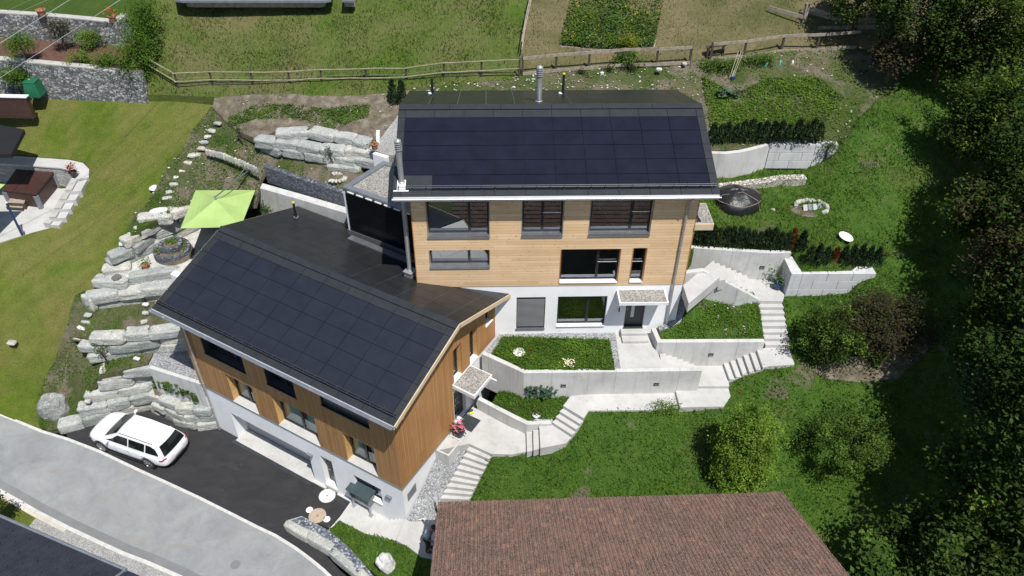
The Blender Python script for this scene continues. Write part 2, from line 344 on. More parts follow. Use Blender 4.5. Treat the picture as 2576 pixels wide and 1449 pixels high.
def board_mat(name, cols, axis, width, gap=.12, gapcol=.35, knots=0, rough=.7, stretch=18):
    "timber cladding: boards across 'axis' (x, y or z of the house), each with its own tone, grain and joints"
    m, t, n, l, b = _nt(name); b.inputs['Roughness'].default_value = rough; b.inputs['Specular IOR Level'].default_value = .25
    tc = n.new('ShaderNodeTexCoord').outputs['Object']; sx = n.new('ShaderNodeSeparateXYZ'); l.new(tc, sx.inputs[0])
    u = sx.outputs['xyz'.index(axis)]
    def mth(op, a, bb=None):
        x = n.new('ShaderNodeMath'); x.operation = op
        for i, q in enumerate((a, bb)):
            if q is None: continue
            if hasattr(q, 'is_output'): l.new(q, x.inputs[i])
            else: x.inputs[i].default_value = q
        return x.outputs[0]
    s = mth('DIVIDE', u, width); fl = mth('FLOOR', s); fr = mth('FRACT', s)
    # joints between boards lengthways
    other = sx.outputs['X' if axis == 'z' else 'Z']
    off = n.new('ShaderNodeTexWhiteNoise'); off.noise_dimensions = '1D'; l.new(fl, off.inputs['W'])
    seg = mth('FLOOR', mth('ADD', mth('DIVIDE', other, 3.1), mth('MULTIPLY', off.outputs[0], 7.0)))
    wn = n.new('ShaderNodeTexWhiteNoise'); wn.noise_dimensions = '2D'; cb = n.new('ShaderNodeCombineXYZ'); l.new(fl, cb.inputs[0]); l.new(seg, cb.inputs[1]); l.new(cb.outputs[0], wn.inputs[0])
    sc = [stretch]*3; sc['xyz'.index('x' if axis == 'z' else 'z')] = 1.2
    gr = noise_n(n, l, vec(n, l, 'Object', tuple(sc)), 1.0, 6, .6)
    mixf = mth('ADD', mth('MULTIPLY', wn.outputs[0], .55), mth('MULTIPLY', gr, .45))
    k = len(cols); r = ramp(n, [(.25+.5*i/(k-1), c) for i, c in enumerate(cols)]); l.new(mixf, r.inputs[0]); c = r.outputs[0]
    if knots:
        vo = n.new('ShaderNodeTexVoronoi'); vo.inputs['Scale'].default_value = 1; l.new(vec(n, l, 'Object', (3.2, 8, 8.5)), vo.inputs['Vector'])
        kr = ramp(n, [(.07, (.42, .3, .2)), (.16, (1, 1, 1))]); l.new(vo.outputs['Distance'], kr.inputs[0]); c = mixc(n, l, knots, c, mixc(n, l, 1., c, kr.outputs[0], 'MULTIPLY'))
    j = ramp(n, [(0, (gapcol,)*3), (gap*.5, (gapcol,)*3), (gap, (1,)*3), (1, (1,)*3)]); l.new(fr, j.inputs[0]); c = mixc(n, l, 1., c, j.outputs[0], 'MULTIPLY')
    w = noise_n(n, l, vec(n, l, 'Object'), .5, 4); wr = ramp(n, [(.3, (.9, .88, .85)), (.7, (1.05, 1.05, 1.05))]); l.new(w, wr.inputs[0]); c = mixc(n, l, 1., c, wr.outputs[0], 'MULTIPLY')
    l.new(c, b.inputs['Base Color']); bumpn(n, l, j.outputs[0], .6, .012, b); return m
def stone_mat(name, cols, scale, mortar, rnd=1.0, zs=1.6, bump=.05, gap=(.02, .09)):
    "rubble masonry in the wall's own thickness: voronoi stones, mortar joints"
    m, t, n, l, b = _nt(name); b.inputs['Roughness'].default_value = .85
    v0 = vec(n, l, 'P', (1, 1, zs)); dn = n.new('ShaderNodeTexNoise'); dn.inputs['Scale'].default_value = 5; l.new(v0, dn.inputs['Vector']); dm = n.new('ShaderNodeVectorMath'); dm.operation = 'MULTIPLY_ADD'; l.new(dn.outputs[1], dm.inputs[0]); dm.inputs[1].default_value = (.8/scale,)*3; l.new(v0, dm.inputs[2]); v = dm.outputs[0]; vo = n.new('ShaderNodeTexVoronoi'); vo.inputs['Scale'].default_value = scale; vo.inputs['Randomness'].default_value = rnd; l.new(v, vo.inputs['Vector'])
    ve = n.new('ShaderNodeTexVoronoi'); ve.feature = 'DISTANCE_TO_EDGE'; ve.inputs['Scale'].default_value = scale; ve.inputs['Randomness'].default_value = rnd; l.new(v, ve.inputs['Vector'])
    bw = n.new('ShaderNodeSeparateColor'); l.new(vo.outputs['Color'], bw.inputs[0]); k = len(cols); r = ramp(n, [(.1+.8*i/(k-1), c) for i, c in enumerate(cols)]); l.new(bw.outputs[0], r.inputs[0])
    f = noise_n(n, l, v, 9, 5); fr = ramp(n, [(.3, (.75,)*3), (.7, (1.2,)*3)]); l.new(f, fr.inputs[0]); c = mixc(n, l, 1., r.outputs[0], fr.outputs[0], 'MULTIPLY')
    e = ramp(n, [(gap[0], (0,)*3), (gap[1], (1,)*3)]); l.new(ve.outputs['Distance'], e.inputs[0]); c = mixc(n, l, e.outputs[0], mortar, c); l.new(c, b.inputs['Base Color'])
    bumpn(n, l, e.outputs[0], 1, bump, b); return m
def gravel_mat(name, cols, scale=14, bump=.03):
    m, t, n, l, b = _nt(name); b.inputs['Roughness'].default_value = .9; v = vec(n, l, 'P')
    vo = n.new('ShaderNodeTexVoronoi'); vo.inputs['Scale'].default_value = scale; l.new(v, vo.inputs['Vector']); bw = n.new('ShaderNodeSeparateColor'); l.new(vo.outputs['Color'], bw.inputs[0])
    k = len(cols); r = ramp(n, [(i/(k-1), c) for i, c in enumerate(cols)]); l.new(bw.outputs[0], r.inputs[0])
    ve = ramp(n, [(.25, (1,)*3), (.62, (.45,)*3)]); l.new(vo.outputs['Distance'], ve.inputs[0]); c = mixc(n, l, .8, r.outputs[0], mixc(n, l, 1., r.outputs[0], ve.outputs[0], 'MULTIPLY'))
    w = noise_n(n, l, v, 1.4, 4); wr = ramp(n, [(.3, (.85,)*3), (.7, (1.1,)*3)]); l.new(w, wr.inputs[0]); l.new(mixc(n, l, 1., c, wr.outputs[0], 'MULTIPLY'), b.inputs['Base Color'])
    bumpn(n, l, ve.outputs[0], 1, bump, b); return m
def glass_mat(name, tint=(.75, .85, .85), refl=.17):
    m, t, n, l, b = _nt(name); g = n.new('ShaderNodeBsdfGlossy'); g.inputs['Roughness'].default_value = .01; g.inputs['Color'].default_value = (.9, .95, 1, 1)
    tr = n.new('ShaderNodeBsdfTransparent'); tr.inputs[0].default_value = (*tint, 1); fz = n.new('ShaderNodeFresnel'); fz.inputs[0].default_value = 1.5
    ad = n.new('ShaderNodeMath'); ad.operation = 'ADD'; ad.use_clamp = True; l.new(fz.outputs[0], ad.inputs[0]); ad.inputs[1].default_value = refl
    mx = n.new('ShaderNodeMixShader'); l.new(ad.outputs[0], mx.inputs[0]); l.new(tr.outputs[0], mx.inputs[1]); l.new(g.outputs[0], mx.inputs[2]); l.new(mx.outputs[0], n['Material Output'].inputs[0]); n.remove(b); return m
def roof_tile_mat(name):
    m, t, n, l, b = _nt(name); b.inputs['Roughness'].default_value = .9; v = vec(n, l, 'P')
    g = n.new('ShaderNodeNewGeometry'); r = ramp(n, [(0, (.072, .034, .025)), (.3, (.10, .046, .032)), (.6, (.125, .058, .039)), (.85, (.15, .072, .048)), (.97, (.165, .086, .058)), (.985, (.23, .105, .065)), (1, (.27, .12, .07))]); l.new(g.outputs['Random Per Island'], r.inputs[0])
    c = r.outputs[0]
    big = noise_n(n, l, v, .5, 5, .6); br = ramp(n, [(.38, (0,)*3), (.66, (1,)*3)]); l.new(big, br.inputs[0])
    bm = noise_n(n, l, v, .8, 6, .7, .8); bmr = ramp(n, [(.3, (.62, .58, .56)), (.5, (1, 1, 1)), (.7, (1.32, 1.22, 1.14))]); l.new(bm, bmr.inputs[0]); c = mixc(n, l, 1., c, bmr.outputs[0], 'MULTIPLY')
    for sc, lo, hi, col, am in ((19, .47, .58, (.25, .175, .14), .72), (31, .565, .625, (.46, .38, .33), .85), (27, .60, .68, (.035, .022, .02), .85), (12, .52, .66, (.115, .105, .082), .6)):
        x = noise_n(n, l, vec(n, l, 'P', (1.25, .85, 1)), sc, 4, .75); xr = ramp(n, [(lo, (0,)*3), (hi, (am,)*3)]); l.new(x, xr.inputs[0]); f = xr.outputs[0]
        if sc in (21, 33): f = mixc(n, l, .7, f, mixc(n, l, 1., f, br.outputs[0], 'MULTIPLY'))
        c = mixc(n, l, f, c, col)
    l.new(c, b.inputs['Base Color']); bumpn(n, l, noise_n(n, l, v, 30, 4, .7), 1, .012, b); return m
def facade_white(name, base=(.8, .8, .8)):
    return mat(name, [tuple(x*.93 for x in base), base, tuple(min(.86, x*1.03) for x in base)], 1.2, .85, .002, 160)

K = {}
K['solar'] = mat('solar_glass', [(.0075, .0085, .017), (.011, .0125, .024)], 1.5, .36, spec=.24, pos='Object')
K['solar2'] = mat('solar_glass_matt', [(.0125, .015, .024), (.017, .020, .031)], 1.5, .45, spec=.34, pos='Object')
K['slate'] = mat('roof_slate', [(.018, .021, .024), (.026, .029, .033)], 2, .5, spec=.4, pos='Object')
K['slate_back'] = mat('roof_slate_dark', [(.016, .017, .018), (.024, .025, .026)], 2, .34, spec=.45, pos='Object')
K['joint'] = mat('roof_underlay', [(.006, .006, .007)], rough=.9)
K['metal'] = mat('zinc', [(.38, .39, .41), (.5, .51, .53)], 4, .38, metal=.85)
K['steel'] = mat('brushed_steel', [(.40, .40, .41), (.50, .50, .51)], 6, .35, metal=.55)
K['metal_w'] = mat('white_metal', [(.68, .69, .70), (.78, .78, .79)], 3, .4)
K['anthra'] = mat('anthracite_metal', [(.028, .032, .037), (.042, .047, .053)], 3, .42)
K['slategrey'] = mat('grey_metal', [(.17, .19, .21), (.23, .25, .27)], 3, .4, metal=.3)
K['black'] = mat('black_plastic', [(.008, .008, .009), (.014, .014, .015)], 3, .4)
K['blackpv'] = mat('black_facade_panel', [(.004, .004, .005), (.007, .007, .008)], 2, .28, spec=.25)
K['white'] = facade_white('white_render')
K['conc'] = concrete_mat('fair_faced_concrete', [(.45, .45, .435), (.51, .51, .495), (.57, .565, .55)], 2.65)
K['slab'] = concrete_mat('concrete_paving', [(.385, .38, .365), (.45, .445, .43), (.50, .495, .48)], 0, .06, .17)
K['block'] = concrete_mat('concrete_block', [(.45, .465, .47), (.53, .54, .545), (.59, .59, .59)], 0, .14, .12)
K['timber_h'] = board_mat('larch_boards_level', [(.63, .43, .24), (.68, .48, .285), (.73, .53, .33)], 'z', .135, gap=.12, gapcol=.68, knots=.8)
K['timber_v'] = board_mat('stained_boards_upright', [(.33, .175, .07), (.36, .20, .084), (.40, .225, .10)], 'x', .105, gap=.2, gapcol=.6)
K['timber_g'] = board_mat('stained_boards_gable', [(.38, .19, .07), (.41, .21, .082), (.44, .235, .095)], 'y', .105, gap=.2, gapcol=.6)
K['jamb'] = mat('larch_reveal', [(.50, .29, .10), (.62, .38, .15)], 3, .6)
K['orange_edge'] = mat('larch_edge', [(.42, .16, .05), (.5, .2, .07)], 3, .6)
K['fascia'] = mat('pale_timber_verge', [(.52, .40, .26), (.62, .49, .33)], 3, .7, pos='Object')
K['frame'] = mat('dark_window_frame', [(.016, .018, .021), (.024, .026, .03)], 3, .4)
K['glass'] = glass_mat('window_glass'); K['glass_teal'] = glass_mat('window_glass_green', (.62, .80, .78), .10)
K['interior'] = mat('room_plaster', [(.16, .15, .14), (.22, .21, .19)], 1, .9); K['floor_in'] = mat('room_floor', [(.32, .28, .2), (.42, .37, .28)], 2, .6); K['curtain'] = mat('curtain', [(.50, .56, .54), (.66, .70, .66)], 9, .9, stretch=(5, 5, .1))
K['floor_y'] = mat('oak_floor', [(.55, .33, .07), (.62, .40, .1)], 3, .5)
def asphalt_mat():
    m, t, n, l, b = _nt('fresh_asphalt'); b.inputs['Roughness'].default_value = .8; v = vec(n, l, 'P')
    r = ramp(n, [(.3, (.014, .014, .016)), (.5, (.021, .021, .023)), (.72, (.033, .032, .033))]); l.new(noise_n(n, l, vec(n, l, 'P', (.6, 1.1, 1)), 1.1, 7, .7, .8), r.inputs[0]); c = r.outputs[0]
    d = noise_n(n, l, vec(n, l, 'P', (.35, 1.2, 1)), 1.3, 7, .72, 1.2); dr = ramp(n, [(.57, (0,)*3), (.74, (.55,)*3)]); l.new(d, dr.inputs[0]); c = mixc(n, l, dr.outputs[0], c, (.07, .066, .06))
    f = noise_n(n, l, v, 70, 3, .8); fr = ramp(n, [(.3, (.65,)*3), (.62, (1.1,)*3), (.75, (2.4,)*3)]); l.new(f, fr.inputs[0]); l.new(mixc(n, l, 1., c, fr.outputs[0], 'MULTIPLY'), b.inputs['Base Color']); bumpn(n, l, f, 1, .006, b); return m
K['asphalt'] = asphalt_mat()
def road_mat():
    m, t, n, l, b = _nt('worn_asphalt_road'); b.inputs['Roughness'].default_value = .9; v = vec(n, l, 'P')
    r = ramp(n, [(.3, (.19, .20, .203)), (.5, (.235, .244, .246)), (.7, (.28, .288, .288))]); l.new(noise_n(n, l, v, .8, 8, .7, .6), r.inputs[0])
    d = noise_n(n, l, vec(n, l, 'P', (.8, 1.5, 1)), .55, 7, .68, 1.1); dr = ramp(n, [(.57, (0,)*3), (.72, (.75,)*3)]); l.new(d, dr.inputs[0]); c = mixc(n, l, dr.outputs[0], r.outputs[0], (.24, .215, .18))
    ck = noise_n(n, l, vec(n, l, 'P'), .55, 7, .62, 2.2); cr = ramp(n, [(.494, (1,)*3), (.5, (.62,)*3), (.506, (1,)*3)]); l.new(ck, cr.inputs[0]); c = mixc(n, l, .55, c, mixc(n, l, 1., c, cr.outputs[0], 'MULTIPLY'))
    sp = noise_n(n, l, v, 4.2, 6, .8); sr = ramp(n, [(.60, (1,)*3), (.72, (.8, .79, .76))]); l.new(sp, sr.inputs[0]); c = mixc(n, l, 1., c, sr.outputs[0], 'MULTIPLY')
    wt = noise_n(n, l, vec(n, l, 'P', (.5, 1.4, 1)), 1.7, 6, .7, .5); wr = ramp(n, [(.64, (0,)*3), (.76, (.5,)*3)]); l.new(wt, wr.inputs[0]); c = mixc(n, l, wr.outputs[0], c, (.36, .355, .34))
    f = noise_n(n, l, v, 55, 3, .7); fr = ramp(n, [(.3, (.85,)*3), (.7, (1.15,)*3)]); l.new(f, fr.inputs[0]); l.new(mixc(n, l, 1., c, fr.outputs[0], 'MULTIPLY'), b.inputs['Base Color']); bumpn(n, l, f, 1, .005, b); return m
K['road'] = road_mat()
K['roadband'] = mat('darker_asphalt_band', [(.15, .155, .16), (.19, .195, .2)], 1.5, .9, fine=.15, bscale=60)
K['kerb'] = mat('granite_kerb', [(.42, .42, .40), (.56, .55, .52)], 5, .85, .004, 80)
K['kerb2'] = mat('sandy_kerb', [(.42, .38, .31), (.54, .50, .42)], 3, .9, .01, 60)
K['gravel'] = gravel_mat('grey_gravel', [(.19, .20, .21), (.30, .31, .32), (.42, .43, .44), (.58, .58, .58)], 24, .02)
K['gravel_fine'] = gravel_mat('fine_gravel', [(.34, .34, .33), (.46, .46, .45), (.58, .57, .55)], 24)
K['gravel_roof'] = gravel_mat('roof_gravel', [(.24, .23, .21), (.40, .38, .35), (.56, .54, .5)], 20)
K['gravel_dark'] = gravel_mat('slate_chippings', [(.07, .085, .11), (.12, .14, .175), (.19, .21, .25), (.5, .52, .55)], 12)
K['soil'] = mat('garden_soil', [(.085, .068, .048), (.14, .115, .083), (.215, .188, .145)], 2.4, .95, .05, 20, fine=.3)
K['mulch'] = mat('bark_mulch', [(.085, .04, .026), (.14, .065, .043)], 5, .95, .05, 25, fine=.4)
K['lawn'] = grass_mat('mown_lawn', [(.078, .130, .014), (.108, .160, .019), (.155, .190, .028)], (.205, .182, .062), .52, .22, 1.0, .36, mow=.045)
K['lawn2'] = grass_mat('neighbour_lawn', [(.05, .09, .014), (.06, .105, .018), (.075, .12, .022)], (.12, .12, .04), .25, .2, .7, .3)
K['meadow'] = grass_mat('dry_meadow', [(.056, .106, .013), (.08, .136, .018), (.114, .16, .028)], (.195, .160, .08), .56, .16, 1.3, .5)
K['straw'] = grass_mat('straw_grass', [(.06, .085, .02), (.09, .105, .033), (.13, .125, .05)], (.215, .175, .095), .68, .25, 1.3, .45)
K['grass'] = grass_mat('garden_grass', [(.040, .096, .013), (.062, .130, .018), (.092, .156, .026)], (.14, .135, .055), .3, .3, 1.2, .5, (.17, .14, .105), .05)
K['weedy'] = grass_mat('weedy_soil', [(.040, .070, .014), (.062, .10, .02), (.09, .12, .028)], (.165, .140, .092), .55, .45, 1.5, .5, (.20, .165, .125), .35)
K['ground'] = grass_mat('hillside', [(.03, .06, .01), (.045, .08, .015), (.06, .10, .02)], (.13, .11, .05), .45)
def boulder_mat(name, cols, vein, scale=1.6):
    m, t, n, l, b = _nt(name); b.inputs['Roughness'].default_value = .92; v = vec(n, l, 'P'); k = len(cols)
    f = noise_n(n, l, v, scale, 7, .68, .5); r = ramp(n, [(.3+.4*i/(k-1), c) for i, c in enumerate(cols)]); l.new(f, r.inputs[0])
    w = noise_n(n, l, vec(n, l, 'P', (1, 1, 2.2)), 2.3, 5, .6, 1.6); wr = ramp(n, [(.485, (0,)*3), (.5, (1,)*3), (.515, (0,)*3)]); l.new(w, wr.inputs[0]); c = mixc(n, l, wr.outputs[0], r.outputs[0], vein)
    oi = n.new('ShaderNodeObjectInfo'); orr = ramp(n, [(0, (.74, .77, .76)), (.5, (1, 1, 1)), (1, (1.16, 1.12, 1.04))]); l.new(oi.outputs['Random'], orr.inputs[0]); c = mixc(n, l, 1., c, orr.outputs[0], 'MULTIPLY')
    g = noise_n(n, l, v, 16, 4, .7); gr = ramp(n, [(.3, (.72,)*3), (.7, (1.18,)*3)]); l.new(g, gr.inputs[0]); l.new(mixc(n, l, 1., c, gr.outputs[0], 'MULTIPLY'), b.inputs['Base Color'])
    bumpn(n, l, noise_n(n, l, vec(n, l, 'P', (1, 1, 2.6)), 6, 6, .7), 1, .07, b); return m
K['boulder'] = boulder_mat('grey_green_boulder', [(.245, .255, .245), (.33, .345, .33), (.40, .41, .39), (.49, .485, .455)], (.64, .64, .61))
K['boulder_x'] = mat('grey_green_boulder', [(.30, .32, .31), (.40, .42, .405), (.50, .50, .475), (.60, .585, .54)], 2.2, .9, .04, 7, fine=.25, lohi=(.3, .7))
K['boulder_b'] = mat('buff_boulder', [(.30, .285, .24), (.42, .405, .355), (.53, .515, .47)], 2.2, .9, .04, 9, fine=.22)
K['boulder_v'] = boulder_mat('veined_boulder', [(.17, .19, .19), (.24, .26, .255), (.30, .32, .31)], (.62, .62, .6), 1.2)
K['rubble'] = stone_mat('rubble_wall', [(.12, .125, .13), (.20, .205, .21), (.29, .295, .29), (.46, .46, .45)], 5.2, (.10, .10, .10), zs=1.7)
K['drystone'] = stone_mat('dry_stone', [(.42, .39, .33), (.52, .49, .42), (.60, .57, .51)], 5.5, (.10, .085, .065), zs=3.0)
K['slatewall'] = stone_mat('slate_courses', [(.06, .07, .09), (.095, .11, .135), (.13, .145, .175), (.26, .28, .31)], 10, (.04, .046, .058), zs=3.4, bump=.03)
K['tubwall'] = stone_mat('split_stone', [(.25, .26, .26), (.32, .33, .33), (.40, .41, .41)], 2.2, (.55, .54, .5), zs=2.8)
K['coping'] = mat('concrete_coping', [(.34, .33, .30), (.44, .43, .40)], 2, .9, .004, 60, fine=.12)
K['tile'] = roof_tile_mat('weathered_clay_tiles')
K['tile_dark'] = mat('dark_concrete_tiles', [(.022, .024, .034), (.034, .037, .048)], 2, .42)
K['lime'] = mat('lime_canvas', [(.30, .42, .13), (.34, .47, .155)], 1.2, .85)
K['brownvinyl'] = mat('brown_vinyl', [(.045, .019, .016), (.06, .026, .021)], 3, .45)
K['brownwood'] = mat('brown_tub_cladding', [(.045, .022, .018), (.07, .035, .028)], 4, .5)
K['wood_old'] = mat('weathered_wood', [(.20, .16, .125), (.30, .25, .2), (.38, .33, .27)], 5, .9, .005, 40, fine=.2)
K['wood_dark'] = mat('dark_wood', [(.05, .038, .03), (.085, .065, .05)], 4, .85)
K['wood_moss'] = mat('mossy_pole', [(.17, .155, .085), (.27, .25, .17)], 4, .9)
K['wood_pale'] = mat('pale_wood', [(.56, .49, .36), (.66, .58, .44)], 4, .7)
K['plank_w'] = mat('bleached_planks', [(.52, .51, .5), (.66, .65, .64)], 5, .8)
K['terracotta'] = mat('terracotta', [(.29, .13, .075), (.37, .17, .10)], 4, .85)
K['tarp'] = mat('black_tarpaulin', [(.012, .012, .013), (.024, .024, .026)], 2.5, .42, .05, 3)
K['bark'] = mat('bark', [(.05, .04, .03), (.11, .09, .07)], 4, .95, .02, 25, stretch=(1, 1, .3))
K['carpaint'] = mat('white_car_paint', [(.72, .73, .74)], rough=.22, spec=.6); K['carglass'] = mat('tinted_car_glass', [(.006, .008, .009)], rough=.06, spec=.6)
K['tyre'] = mat('tyre_rubber', [(.013, .013, .013)], rough=.85); K['rim'] = mat('alloy', [(.5, .5, .52)], rough=.25, metal=.9); K['red'] = mat('red_lens', [(.5, .01, .02)], rough=.2); K['headlight'] = mat('headlamp_lens', [(.35, .37, .4)], rough=.1, metal=.3)
K['green_bin'] = mat('green_plastic', [(.008, .10, .045), (.012, .13, .06)], 2, .5); K['blue'] = mat('blue_pole', [(.02, .045, .13)], rough=.35)
K['skin'] = mat('skin', [(.35, .2, .14)], rough=.6); K['shirt'] = mat('light_blue_shirt', [(.32, .38, .46), (.42, .48, .56)], 6, .85); K['trousers'] = mat('dark_trousers', [(.03, .03, .035), (.045, .045, .05)], 6, .9); K['hair'] = mat('dark_hair', [(.05, .03, .022)], rough=.8)
K['iron'] = mat('cast_iron', [(.13, .125, .12), (.19, .185, .175)], 6, .7, metal=.4); K['cover_conc'] = mat('concrete_cover', [(.5, .49, .45), (.62, .61, .57)], 3, .85, fine=.15); K['cover_rust'] = mat('brown_cover', [(.34, .26, .2), (.42, .33, .26)], 4, .8); K['pvcw'] = mat('white_cap', [(.72, .72, .70)], rough=.6)
K['yellow'] = mat('yellow_cap', [(.7, .62, .02)], rough=.5); K['mint'] = mat('mint_plastic', [(.06, .42, .26), (.1, .5, .33)], 4, .6); K['cable'] = mat('cable', [(.3, .31, .32)], rough=.6)
L_ = {}
L_['mid'] = leaf_mat('leaves_mid', [(.026, .060, .012), (.045, .090, .018), (.075, .125, .026)])
L_['ground'] = leaf_mat('leaves_ground', [(.044, .100, .012), (.072, .148, .018), (.112, .19, .028)], tint=0)
L_['dry'] = leaf_mat('grass_dry', [(.05, .085, .018), (.10, .12, .035), (.20, .17, .08)], tint=0)
L_['bright'] = leaf_mat('leaves_bright', [(.066, .135, .016), (.105, .185, .026), (.155, .23, .042)], tint=0)
L_['beech'] = leaf_mat('leaves_beech', [(.085, .165, .018), (.13, .23, .027), (.21, .29, .045)], tint=0)
L_['yellowg'] = leaf_mat('leaves_yellow_green', [(.075, .118, .012), (.118, .175, .018), (.17, .215, .03)], tint=0)
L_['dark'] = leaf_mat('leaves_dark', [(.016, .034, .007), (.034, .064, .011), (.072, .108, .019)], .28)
L_['purple'] = leaf_mat('leaves_purple', [(.035, .028, .018), (.062, .045, .03), (.055, .072, .022)], .25)
L_['conifer'] = leaf_mat('needles', [(.015, .032, .016), (.026, .05, .022), (.04, .068, .028)], .15)
L_['brown'] = leaf_mat('needles_dead', [(.16, .06, .02), (.24, .09, .03)], .2)
L_['bluegreen'] = leaf_mat('leaves_blue_green', [(.06, .11, .06), (.10, .17, .09)])
L_['flower'] = leaf_mat('petals_yellow', [(.42, .36, .02), (.55, .45, .03), (.55, .25, .03)], .2); L_['redf'] = leaf_mat('petals_red', [(.45, .03, .015), (.55, .05, .02)], .2); L_['pink'] = leaf_mat('petals_pink', [(.55, .12, .24), (.65, .22, .34)], .2); L_['whitef'] = leaf_mat('petals_white', [(.6, .6, .52), (.7, .7, .62)], .2)
# ------------------------------------------------------------------ terrain, roads, paths
def Z(cr, *q): return [P(cr, a, b, c) for a, b, c in q]
road_up = Z('D', (-420, 870, 2.3), (-250, 941, 1.8), (0, 1042, .7), (107, 1086, .2))+Z('G1', (690, 75, .02), (1000, 195, 0), (1400, 385, 0), (1700, 520, 0), (2000, 660, 0), (2300, 810, 0), (2576, 950, 0))+Z('G2', (190, 1040, 0), (400, 1170, 0), (560, 1290, 0), (680, 1390, 0), (740, 1448, 0), (900, 1620, 0), (1000, 1900, 0))
road_lo = Z('D', (-420, 1020, 2), (-250, 1110, 1.5))+Z('G1', (0, 570, .55), (200, 680, .2), (370, 780, .05), (700, 950, 0), (1000, 1090, 0), (1250, 1205, 0), (1500, 1300, 0), (1820, 1440, 0), (2200, 1640, 0), (2900, 2200, 0))
patch('road', K['road'], road_up+road_lo[::-1], res=1.2, bump=.01)
struct(MB().strip([p+Vector((0, 0, .035)) for p in road_up], .13, -.3), 'kerb', K['kerb'])
_lo = [p+Vector((0, 0, .05)) for p in road_lo]
struct(MB().strip(_lo, .16, -.3, side=-1), 'kerb', K['kerb'])
struct(MB().strip([p-Vector((0, 0, .03)) for p in _lo], .3, -.3, side=-1), 'kerb', K['kerb2'])
struct(MB().strip([p+Vector((0, 0, .006)) for p in road_lo], .34, -.3, side=1), 'road_patch', K['roadband'])
drive = Z('G1', (690, 75, .012), (1000, 195, .012), (1400, 385, .012), (1700, 520, .012), (2000, 660, .012), (2300, 810, .012), (2576, 950, .012))+Z('G2', (190, 1040, .012), (400, 1170, .012), (560, 1290, .012), (680, 1390, .012), (740, 1448, .012), (900, 1620, .012))+Z('G2', (1250, 1620, .012), (900, 1448, .012), (700, 1230, .012), (520, 1090, .012), (470, 850, .012), (735, 965, .012), (965, 690, .012))
drive += [FH(-3.4, .75, .012), FH(-11.9, .9, .012)]+Z('E1', (2140, 1300, .012), (1900, 1250, .012), (1600, 1080, .012), (1450, 1140, .012), (1250, 1200, .012), (990, 1290, .012), (800, 1370, .012), (640, 1410, .015))
patch('driveway', K['asphalt'], drive, res=.8, bump=.006)
# neighbour's lawn
lawn = Z('D', (-250, 941, 1.8), (0, 1042, .72), (107, 1086, .22))+Z('E1', (450, 1448, .1), (400, 1290, .35), (450, 1100, .8), (560, 950, 1.3), (680, 760, 2.1), (800, 480, 3.2), (840, 200, 4.2), (940, 60, 4.7))
lawn += Z('B1', (990, 1380, 5.0), (1060, 1180, 5.3), (1290, 960, 6.1), (1420, 760, 6.8), (1580, 600, 7.1), (1700, 420, 7.6), (1790, 220, 8.3), (1930, 80, 8.8))+Z('A1', (2040, 1300, 9.1), (2170, 1080, 9.8), (2210, 960, 10.2), (1430, 935, 10.0), (1160, 925, 9.95), (450, 870, 9.8), (0, 860, 9.5))+Z('D', (-250, 240, 9.2))+Z('B1', (-620, 50, 7.25), (95, 108, 7.25), (700, 152, 7.25), (840, 182, 7.25), (903, 250, 7.2), (898, 335, 7.05), (885, 360, 6.95), (715, 660, 6.4), (590, 822, 6.1), (230, 915, 6.04), (0, 985, 6.03), (-600, 1040, 6.03))+Z('D', (-250, 800, 3.4))
rimz = [(95, 115, 7.3), (700, 158, 7.3), (835, 188, 7.3), (897, 250, 7.2), (893, 330, 7.0), (800, 520, 6.7), (700, 660, 6.45), (585, 818, 6.2), (230, 915, 6.1), (0, 985, 6.05)]
lawn_o, T_LAWN, zf_lawn = patch('lawn', K['lawn'], lawn, extra=Z('D', (60, 760, 4.3), (60, 900, 2.6)), res=.7, bump=.03, bscale=3)
bank = Z('E1', (430, 1448, .1), (620, 1420, .08), (770, 1350, .1), (850, 1270, .5), (900, 1130, 1.2), (930, 1010, 1.7), (1010, 880, 2.6), (1200, 840, 2.75), (1490, 765, 2.86), (1560, 625, 2.86), (1110, 650, 2.8), (930, 610, 2.9), (760, 570, 3.1), (690, 440, 3.5), (740, 200, 4.3), (640, 480, 3.3), (540, 760, 2.2), (440, 950, 1.35), (340, 1100, .8), (310, 1290, .3))
_, T_BANK, _ = patch('weedy_bank', K['weedy'], bank, res=.35, bump=.06, bscale=.5, dz=.05, skirt=.3)
terr = Z('E1', (690, 500, 3.5), (930, 500, 3.95), (1110, 470, 4.1), (1820, 390, 4.15), (2000, 330, 4.15), (1750, 50, 4.2), (1640, 60, 4.2), (1010, 160, 4.3), (900, 210, 4.3), (850, 30, 4.8), (760, 80, 4.8), (700, 250, 4.2))
_, T_TERR, _ = patch('terrace_grass', K['weedy'], terr, res=.35, bump=.04, bscale=.5, dz=.03, skirt=.3)
stone_t = Z('B1', (1000, 1360, 5.3), (1120, 1370, 5.45), (1720, 1280, 5.5), (1850, 1310, 5.5), (2300, 1200, 5.5), (2576, 800, 5.5), (2300, 800, 5.5), (1950, 840, 5.5), (1640, 940, 5.5), (1420, 1060, 5.5), (1340, 1120, 5.5), (1110, 1200, 5.5), (1050, 1280, 5.4))
patch('stone_terrace', mat('pale_stone_terrace', [(.34, .33, .30), (.46, .45, .42), (.55, .545, .52)], 2.2, .9, .02, 18, fine=.2), stone_t, res=.5, bump=.02, skirt=.25)
